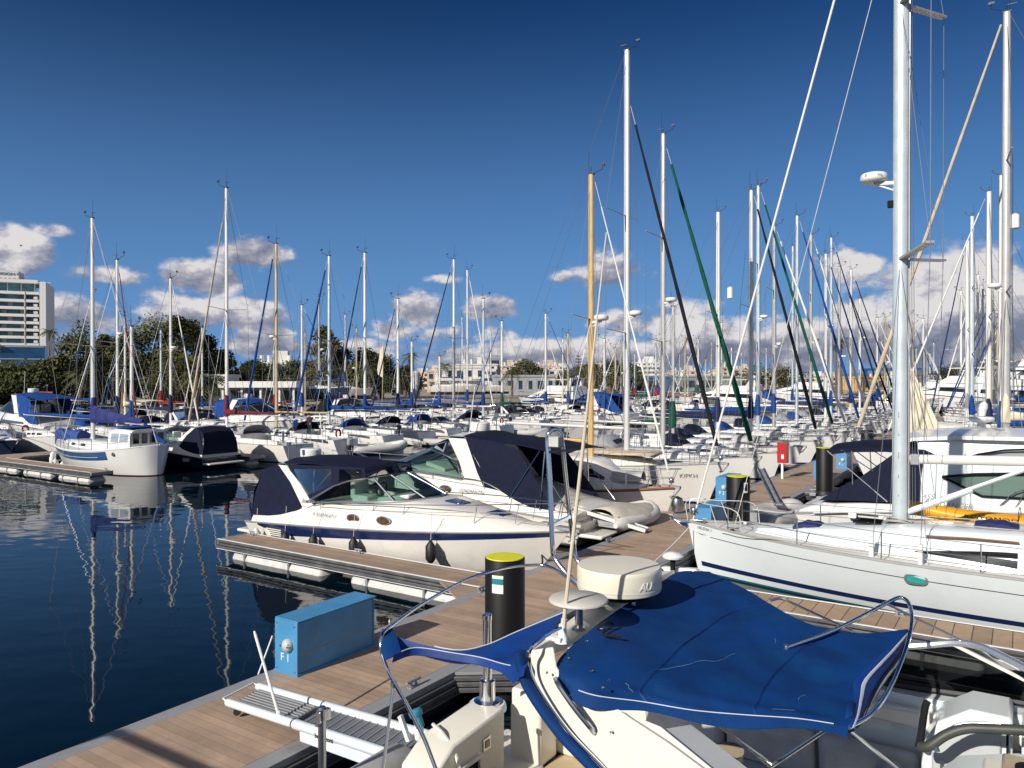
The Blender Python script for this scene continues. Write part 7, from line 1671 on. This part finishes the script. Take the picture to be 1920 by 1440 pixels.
def winbox(w, h, d=.12):
    k = (round(w, 1), round(h, 1))
    if k not in wincache:
        m = MB(); m.box((0, 0, 0), (w, d, h)); o = m.build('window', WIN); wincache[k] = o.data; bpy.data.objects.remove(o)
    return wincache[k]
def block_b(label, px, Y, w, d, h, mt, floors=4, cols=5, rz=0.0, balc=True, group='town blocks beyond the shore', pent=True, name='apartment_block', z0=1.2):
    p = at(px, HY, Y); p.z = z0; r = thing(name, label, 'building', p, rz, group)
    m = MB(); m.box((0, d/2, h/2), (w, d, h)); m.build('wall', mt, r)
    m = MB(); m.box((0, d/2, h+.15), (w+.4, d+.4, .5)); ro = m.build('roof', mt, r)
    if pent:
        m = MB(); m.box((w*.18, d*.5, h+1.6), (w*.28, d*.4, 2.6)); m.build('penthouse', mt, ro)
        for q_ in (-.3, -.12, .38): 
            m = MB(); m.tube([(w*q_, d*.3, h+.4), (w*q_, d*.3, h+1.9)], .55, 8); m.build('water_tank', TANK, ro)
    fh = h/floors
    for f in range(floors):
        for c in range(cols):
            o = bpy.data.objects.new('window', winbox(w/cols*(.36 if (f*7+c*5+int(px)) % 3 else .55), fh*.45)); C.objects.link(o); o.parent = r; o.location = (-w/2+w/cols*(c+.5), -.02, fh*(f+.55))
        if balc:
            m = MB(); m.box((0, -.55, fh*f+.5), (w*.92, 1.1, .9)); m.build('balcony', mt, r)
    return r
# the hotel
def hotel():
    Yh = 205; p = at(-72, HY, Yh); p.z = 1.2
    r = thing('hotel_tower', 'white slab hotel tower with balcony bands and blue glass base', 'building', p, D(23))
    q_ = MB(); q_.box((0, 0, 0), (2.4, .12, 2.0)); q_ = q_.build('window', WINT); hwin = q_.data; bpy.data.objects.remove(q_)
    S_ = Yh/F; wpx = 128; W_ = wpx*S_; top = CAMZ+(712-548)*S_
    fl = 3.13
    n = 8; zt = [CAMZ-1.2+(712-y)*S_ for y in (547, 562, 576, 590, 604, 618, 632, 646)]
    m = MB(); m.box((W_/2-8, 7.5, (zt[0])/2), (W_+16, 12, zt[0])); m.build('wall', CONC, r)
    m = MB(); m.prism([(W_, -1.6, 9), (W_+1.5, -1.6, 9), (W_+1.5, -1.6, zt[0]+3.4), (W_+.2, -1.6, zt[0]+3.4), (W_, -1.6, zt[0]+3)], (0, 15, 0)); m.build('end_wall', ROOFW, r)
    for i, z in enumerate(zt):
        m = MB(); m.box((W_/2-8, -.1, z), (W_+15.6, 2.7, .34)); m.box((W_/2-8, -1.38, z+.30), (W_+15.6, .10, .55)); sl = m.build('balcony', ROOFW, r)
        if i:
            for c in range(7):
                o = bpy.data.objects.new('window', hwin); C.objects.link(o); o.parent = r; o.location = (W_-1.6-c*4.0-1.0*(i % 2), 1.44, z+1.45)
                if c % 2 == i % 2: o.scale.x = 1.35
            m = MB(); 
            for c in range(4): m.box((W_-3.5-c*7.5, -.1, z+1.5), (.22, 2.9, 2.4))
            m.build('partition', CONC, sl)
            m = MB(); m.box((W_+.02-1.0, -1.2, z+1.0), (.9, .6, .7)); m.build('planter', ROOFW, sl)
    for z0_, h_ in ((zt[0]+.4, 2.6),):
        m = MB(); m.box((W_/2-8, 1.2, z0_+1.3), (W_+13.6, .3, h_)); m.build('glazing', WINT, r)
        for c in range(9):
            m = MB(); m.box((W_-1.5-c*3.2, .98, z0_+1.3), (.22, .16, h_)); m.build('mullion', ROOFW, r)
    m = MB(); m.box((W_/2-8.5, 1.0, zt[1]+1.3), (W_+13, .3, 1.9)); m.build('glazing', WINT, r)
    m = MB(); m.box((W_/2-8, 5.5, zt[0]+3.4), (W_+15, 13.5, .9)); m.box((W_+1.2, -1.2, zt[0]+3.2), (3.0, .5, .16)); ro = m.build('roof', ROOFW, r)
    m = MB(); m.box((W_/2-9.5, 4.5, zt[0]+5.0), (W_+8.6, 8, 2.6)); pa = m.build('parapet_sign', CONC, ro)
    text('TRAVISION CITY', 1.0, plane_M((W_-12.4, .42, zt[0]+5.05), (1, 0, 0), (0, 0, 1)), mat('sign_blue', (.10, .16, .34), .6), pa, ext=.05, xs=1.25)
    m = MB()
    for c in range(13): m.box((W_-5.2-c*1.05, .42, zt[0]+4.1), (.55, .1, .35))
    m.build('roof_lamp', SHUT, ro)
    # blue glazed lower block in front, with white ledges
    m = MB(); m.prism([(W_-8.6, -4.2, 0), (W_+1.6, -4.2, 0), (W_+1.6, 8, 0), (W_-8.6, 8, 0)], (0, 0, 13.0)); gb = m.build('glass_block', WINB, r)
    for z, x0 in ((13.1, -8.8), (9.8, -10.8), (6.5, -12.6)):
        m = MB(); m.box((W_-6+x0, -4.6, z), (14+x0*.2, 2.2, .55)); m.build('ledge', ROOFW, gb)
        m = MB(); m.box((W_-3.6, -4.25, z-.4), (10.2, .16, .25)); m.build('glass_joint', CONCG, gb)
    m = MB(); m.box((W_-16, -2.9, 11.4), (14, .4, 2.4)); m.box((W_-17, -2.9, 8.1), (14, .4, 2.2)); m.box((W_-17, -2.9, 4.4), (14, .4, 3.2)); m.build('glazing', WINT, r)
hotel()
# white pavilion with a flat overhanging roof
p = at(486, HY, 104); p.z = 1.2; r = thing('harbour_pavilion', 'white flat-roofed harbour pavilion with dark open front', 'building', p, D(3))
m = MB(); m.box((0, 3, 3.15), (10.4, 8, .85)); m.build('roof', ROOFW, r, bevel=.04)
m = MB(); m.box((.3, 4, 1.35), (9.4, 4.5, 2.7)); m.build('wall', CONCG, r)
for x in (-4.7, -2.2, .3, 2.8, 4.7): 
    m = MB(); m.box((x, -.4, 1.4), (.25, .25, 2.8)); m.build('column', ROOFW, r)
for k in range(4):
    o = bpy.data.objects.new('window', winbox(1.9, 2.0)); C.objects.link(o); o.parent = r; o.location = (-3.4+k*2.4, 1.72, 1.3)
block_b('low white windowless block behind the shore palm', 396, 112, 4.6, 5, 4.2, ROOFW, 1, 1, 0, False, None, False, 'kiosk')
m_ = block_b('small white house with window strip behind the pavilion', 512, 165, 8.6, 7, 7.2, CONC, 2, 5, .15, False, None, True, 'house')
block_b('tiny white house among the trees', 458, 190, 5, 6, 6, CONC, 2, 2, 0, False, None, False, 'house')
block_b('terraced white block with grey stair tower', 895, 250, 13, 12, 8.6, CONC, 4, 4, .12, True, None, True)
block_b('grey blank tower joined to the terraced block', 927, 252, 5.5, 10, 10.8, CONCG, 4, 1, .12, False, None, False)
block_b('long low grey pavilion with white window bays', 985, 190, 15, 8, 4.6, CONCG, 1, 6, .1, False, None, False, 'harbour_building')
block_b('low white wing below the terraced block', 862, 200, 13, 8, 7.0, CONC, 2, 5, .1, True, None, False, 'harbour_building')
block_b('wide low white terrace building left of the terraced block', 830, 225, 9, 8, 6.2, CONC2, 2, 4, .1, True, None, False)
block_b('beige block with red brick chimney', 952, 330, 8, 10, 9.5, CONC2, 5, 3, .1, False); block_b('taller beige block right of the chimney', 974, 335, 8.5, 10, 10, CONC2, 5, 3, .1, False)
block_b('pale low house before the beige blocks', 1020, 330, 14, 10, 9.5, CONC3, 3, 5, .1, False); block_b('pale house left of the layered pine', 1048, 330, 9, 10, 8.0, CONC, 3, 3, .1, False)
block_b('beige block behind the varnished mast', 1120, 360, 14, 10, 9, CONC2, 4, 5, .1, True); block_b('pale house right of the varnished mast', 1150, 350, 8, 10, 8, CONC, 3, 3, .1, False)
block_b('bright white apartment block with many windows', 1217, 330, 10.5, 12, 11.0, ROOFW, 6, 5, .15, True); block_b('grey shaded wing of the white apartment block', 1236, 335, 5, 12, 10.5, CONCG, 6, 2, .15, True)
for k, (px, Y, w, h, mt) in enumerate(((1262, 420, 12, 8, CONC2), (1285, 400, 15, 11.5, CONC3), (1306, 410, 8, 9, CONC3), (1330, 420, 16, 9, CONC2), (1352, 430, 9, 11, CONC2), (1366, 380, 6.5, 13.5, CONC3), (1393, 390, 8, 12.5, CONC2), (1420, 420, 14, 8, CONC2), (1445, 430, 12, 8.5, CONC), (1465, 430, 10, 7.5, CONC2), (1530, 440, 14, 8, CONC), (1560, 430, 10, 7.5, CONC2), (805, 300, 11, 9, CONC3), (822, 310, 8, 10.5, CONC2), (780, 320, 8, 8, CONC2), (1665, 380, 24, 7, CONC), (560, 300, 10, 9, CONC2), (1003, 345, 8, 10.5, CONC2), (1075, 345, 7, 8.5, CONC2), (1480, 400, 22, 6, CONC), (1345, 410, 6, 7, CONC), (1273, 390, 6, 7, CONC))):
    block_b(f'{("beige","pale","sand coloured","cream")[k % 4]} {("low","mid height","narrow","wide")[(k*3+1) % 4]} town block {mark(px)}', px, Y, w, 10, h*.72, mt, max(2, int(h/2.6)), max(2, int(w/2.4)), .1*((k % 3)-1), k % 2 == 0)
block_b('long grey shed behind the navy furled sail', 1310, 230, 26, 8, 4.6, mat('shed_grey', (.22, .27, .26), .7, var=.1), 1, 1, .05, False, None, False, 'shed'); block_b('blue shed beside the white apartment block', 1228, 225, 10, 8, 4.4, mat('shed_blue', (.06, .12, .22), .7, var=.1), 1, 1, .05, False, None, False, 'shed')
block_b('ochre harbour shed with dark window strip', 1632, 235, 10, 8, 4.4, CONCO, 1, 4, .2, False, None, False, 'shed')
r = thing('travel_lift', 'blue gantry boat lift standing on the far quay', 'boat lift', at(1690, HY+1, 240)); r.location.z = 1.2
BL = mat('lift_blue', (.02, .09, .20), .5)
for x in (-7, 7):
    for y in (0, 9):
        m = MB(); m.box((x, y, 3.4), (.9, .9, 6.8)); m.build('leg', BL, r)
m = MB(); m.box((0, 0, 7.1), (16, .9, .8)); m.build('beam', BL, r); m = MB(); m.box((0, 9, 7.1), (16, .9, .8)); m.build('beam', BL, r)
r = thing('tower_crane', 'tiny slanting crane jib above the town roofs', 'crane', at(1283, HY, 480)); r.location.z = 1.2
m = MB(); m.bar((0, 0, 0), (0, 0, 22), .8, .8); m.build('mast', GALV, r); m = MB(); m.bar((-2, 0, 20), (2.4, 0, 31), .9, .9); m.build('jib', mat('crane_brown', (.16, .10, .07), .7), r)
r = thing('water_tank_tower', 'pale cylindrical tank beside the tall palm', 'tank', at(779, HY, 160)); r.location.z = 1.2
m = MB(); m.tube([(0, 0, 0), (0, 0, 5.2)], .9, 14); m.build('tank', TANK, r); m = MB(); m.lathe((0, 0, 5.2), [(.95, 0), (.7, .35), (.001, .5)], 14); m.build('lid', TANK, r)
# yellow pedal boats, orange lifeboat, dry stored hulls on the left quay
for k, (px, py, s) in enumerate(((34, 772, 1.0), (62, 768, 1.1), (90, 770, 1.0))):
    p = at(px, HY, 78); p.z = 1.25+.5; r = thing('pedal_boat', ['yellow pedal boat with dark hull at the quay edge', 'middle yellow pedal boat of the three on the quay', 'yellow pedal boat beside the white wall'][k], 'pedal boat', p, .3*k, 'yellow pedal boats on the quay')
    m = MB(); m.sheet([[(x*s, y*s, .35+.25*abs(y)-.1*abs(x)+(.5 if x > .8 else 0)) for y in (-.8, -.3, .3, .8)] for x in (-1.8, -.8, .4, 1.0, 1.7)], .4); m.build('hull', KAYAK, r, bevel=.05)
    m = MB(); m.box((.2, 0, .7), (.5, 1.0, .6)); m.build('seat', KAYAK, r, bevel=.08)
p = at(78, HY, 80); p.z = 3.2; r = thing('lifeboat', 'orange lifeboat with dark blue hull raised above the pedal boats', 'lifeboat', p, .2); r.scale = (.5, .6, .62)
m = MB(); rows = [[V((x, w*math.cos(g), .7*math.sin(g))) for g in [math.pi+math.pi*j/8 for j in range(9)]] for x, w in ((-2.2, .4), (-1.4, .9), (0, 1.05), (1.4, .9), (2.2, .3))]; m.grid(rows); m.build('hull', HULLN, r, solid=.04)
m = MB(); m.sheet([[(x, y*w, .15+.75*(1-y*y)) for y in (-1, -.6, 0, .6, 1)] for x, w in ((-2.1, .5), (-1.2, .95), (1.2, .95), (2.1, .5))], .05); m.build('canopy', mat('lifeboat_orange', (.45, .10, .04), .6, var=.2), r)
m = MB(); m.box((0, 0, -1.3), (3, 1.4, 1.4)); m.build('cradle', GALV, r)
p = at(88, HY, 84); p.z = 1.2; m = MB(); m.box((0, 0, .8), (3.6, .3, 1.6)); o = m.build('quay_wall', CONC); o.location = p; tag(o, 'short pale wall behind the yellow pedal boats', 'wall')
# grey hulls laid up on the hard
for k, (px, Y, s, rz) in enumerate(((590, 112, 1.1, .1), (640, 116, 1.0, .2), (860, 150, 1.2, .1), (915, 155, 1.0, 0))):
    p = at(px, HY, Y); p.z = 2.6; o = copy_tree(protos[5 if k == 0 else 2][0]); o.location = p; o.rotation_euler = (0, 0, rz); o.scale = (s, s, s*.9)
    o['label'] = ['slate hulled yacht laid up ashore right of the pavilion', 'cream yacht laid up ashore below the pointed tree', 'cream yacht laid up ashore before the terraced block', 'cream yacht laid up ashore by the low grey pavilion'][k]; o['group'] = 'yachts laid up ashore'
r = thing('feather_flag', 'pale feather shaped flag on a thin pole before the middle trees', 'flag', at(716, HY, 88)); r.location.z = 1.0
m = MB(); m.tube([(0, 0, 0), (.2, 0, 8)], .05, 6); m.build('pole', TANM, r)
m = MB(); m.sheet([[(0.15, 0, 4.2), (-.45, .05, 4.6)], [(.2, 0, 6.0), (-.55, .1, 5.2)], [(.2, 0, 8.0), (-.2, .02, 7.4)]], .01); m.build('flag_cloth', CREAMC, r)
# lifebuoys on the rails of the far row
for px, py, Y in ((762, 811, 62), (806, 806, 66), (830, 803, 67)):
    p = at(px, py, Y); m = MB(); m.tube([(.33*math.cos(g), 0, .33*math.sin(g)) for g in [2*math.pi*i/18 for i in range(18)]], .085, 8, closed=True); o = m.build('lifebuoy', mat('lifebuoy_red', (.50, .07, .03), .5)); o.location = p
    tag(o, {762: 'bright orange lifebuoy hung beside the blue tent', 806: 'dark red lifebuoy on a rail right of the blue tent', 830: 'smaller red lifebuoy next to the white cruiser canopy'}[px], 'lifebuoy', 'lifebuoys on yacht rails')

# ---------------------------------------------------------------- people
def person(label, p, rz, shirt, pants, pose='stand'):
    import bmesh
    r = thing('person', label, 'person', p, rz)
    me = bpy.data.meshes.new('person'); 
    if pose == 'stand': J = [(0,0,.95),(0,0,1.2),(0,.02,1.42),(0,.02,1.53),(0,.04,1.66),(.18,0,1.40),(.24,.02,1.12),(.22,.16,.92),(-.18,0,1.40),(-.24,.05,1.12),(-.2,.2,.95),(.1,0,.90),(.11,.02,.5),(.11,0,.06),(.11,.14,.03),(-.1,0,.90),(-.12,.06,.5),(-.12,-.02,.06),(-.12,.12,.03)]
    else: J = [(0,0,.5),(0,.05,.78),(0,.12,1.0),(0,.14,1.1),(0,.18,1.23),(.18,.1,.97),(.25,.2,.72),(.16,.42,.62),(-.18,.1,.97),(-.25,.2,.72),(-.16,.42,.62),(.1,.05,.48),(.12,.45,.5),(.12,.48,.08),(.12,.6,.04),(-.1,.05,.48),(-.12,.45,.5),(-.12,.48,.08),(-.12,.6,.04)]
    E = [(0,1),(1,2),(2,3),(3,4),(2,5),(5,6),(6,7),(2,8),(8,9),(9,10),(0,11),(11,12),(12,13),(13,14),(0,15),(15,16),(16,17),(17,18)]
    R = [.15,.15,.17,.06,.10,.075,.05,.04,.075,.05,.04,.10,.07,.045,.04,.10,.07,.045,.04]
    me.from_pydata(J, E, []); o = bpy.data.objects.new('body', me); C.objects.link(o); o.parent = r
    sk = o.modifiers.new('skin', 'SKIN')
    for v, q_ in zip(me.skin_vertices[0].data, R): v.radius = (q_, q_*.85)
    me.skin_vertices[0].data[0].use_root = True
    s_ = o.modifiers.new('s', 'SUBSURF'); s_.levels = s_.render_levels = 2
    dg = bpy.context.evaluated_depsgraph_get(); dg.update(); nm = bpy.data.meshes.new_from_object(o.evaluated_get(dg)); bpy.data.objects.remove(o)
    top = J[3][2]; hip = J[0][2]
    skin = mat('skin', (.45, .27, .19), .6); nm.materials.clear()
    for q_ in (shirt, pants, skin): nm.materials.append(q_)
    for f in nm.polygons:
        c = f.center; f.material_index = 2 if c.z > top-.03 or (abs(c.x) > .14 and (c-V(J[7])).length < .14) or (abs(c.x) > .14 and (c-V(J[10])).length < .14) else (0 if c.z > hip-.02 and c.y < .4 else 1); f.use_smooth = True
    o = bpy.data.objects.new('body', nm); C.objects.link(o); o.parent = r
    m = MB(); m.ball(V(J[4])+V((0, -.015, .03)), .108, 12, sc=(1, 1.05, .85)); m.build('hair', BLACKC, r)
    m = MB(); m.ball(V(J[4])+V((0, .10, -.015)), .022, 6); m.build('nose', skin, r)
    return r
person('person in dark red jacket sitting on a boat behind the ketch', fr(21.0, -53.2, 1.3), ROT-1.2, mat('red_jacket', (.09, .02, .025), .8), HULLN, 'sit')
person('person in dark clothes standing in a yacht cockpit before the blue tent', at(580, 822, 53)-V((0, 0, 0)), 2.6, mat('dark_jumper', (.03, .015, .02), .8), HULLN, 'stand')
# birds and a plane, small in the sky
def bird(p, label):
    r = thing('seagull', label, 'bird', p, .6)
    m = MB(); m.ball((0, 0, 0), .16, 8, sc=(2.2, .8, .8)); m.grid([[(-.15, 0, .05), (.15, 0, .05)], [(-.12, .45, .22), (.14, .45, .22)], [(-.2, 1.0, .05), (-.05, 1.0, .05)]]); m.grid([[(-.15, 0, .05), (.15, 0, .05)], [(-.12, -.45, .22), (.14, -.45, .22)], [(-.2, -1.0, .05), (-.05, -1.0, .05)]]); m.build('body', GREYC, r, solid=.03)
bird(at(40, 461, 190), 'small gull flying before the cloud above the hotel')
r = thing('airliner', 'tiny airliner low over the hills beside the ketch mast', 'aircraft', at(1776, 656, 1800), 1.2)
m = MB(); m.tube([(-11, 0, 0), (-8, 0, 0), (9, 0, 0), (12, 0, 0)], [.6, 1.9, 1.9, .5], 10); m.build('fuselage', GREYD, r)
for s_ in (-1, 1): m = MB(); m.prism([(2, 0, -.6), (-2, 0, -.6), (-5, s_*14, .3), (-3.6, s_*14, .3)], (0, 0, .5)); m.build('wing', GREYD, r)
m = MB(); m.prism([(-8, -.2, 1), (-11, -.2, 5.5), (-12.4, -.2, 5.5), (-11, -.2, 1)], (0, .4, 0)); m.build('tail_fin', GREYD, r)
print('far boats', cnt, 'objects', len(bpy.data.objects))
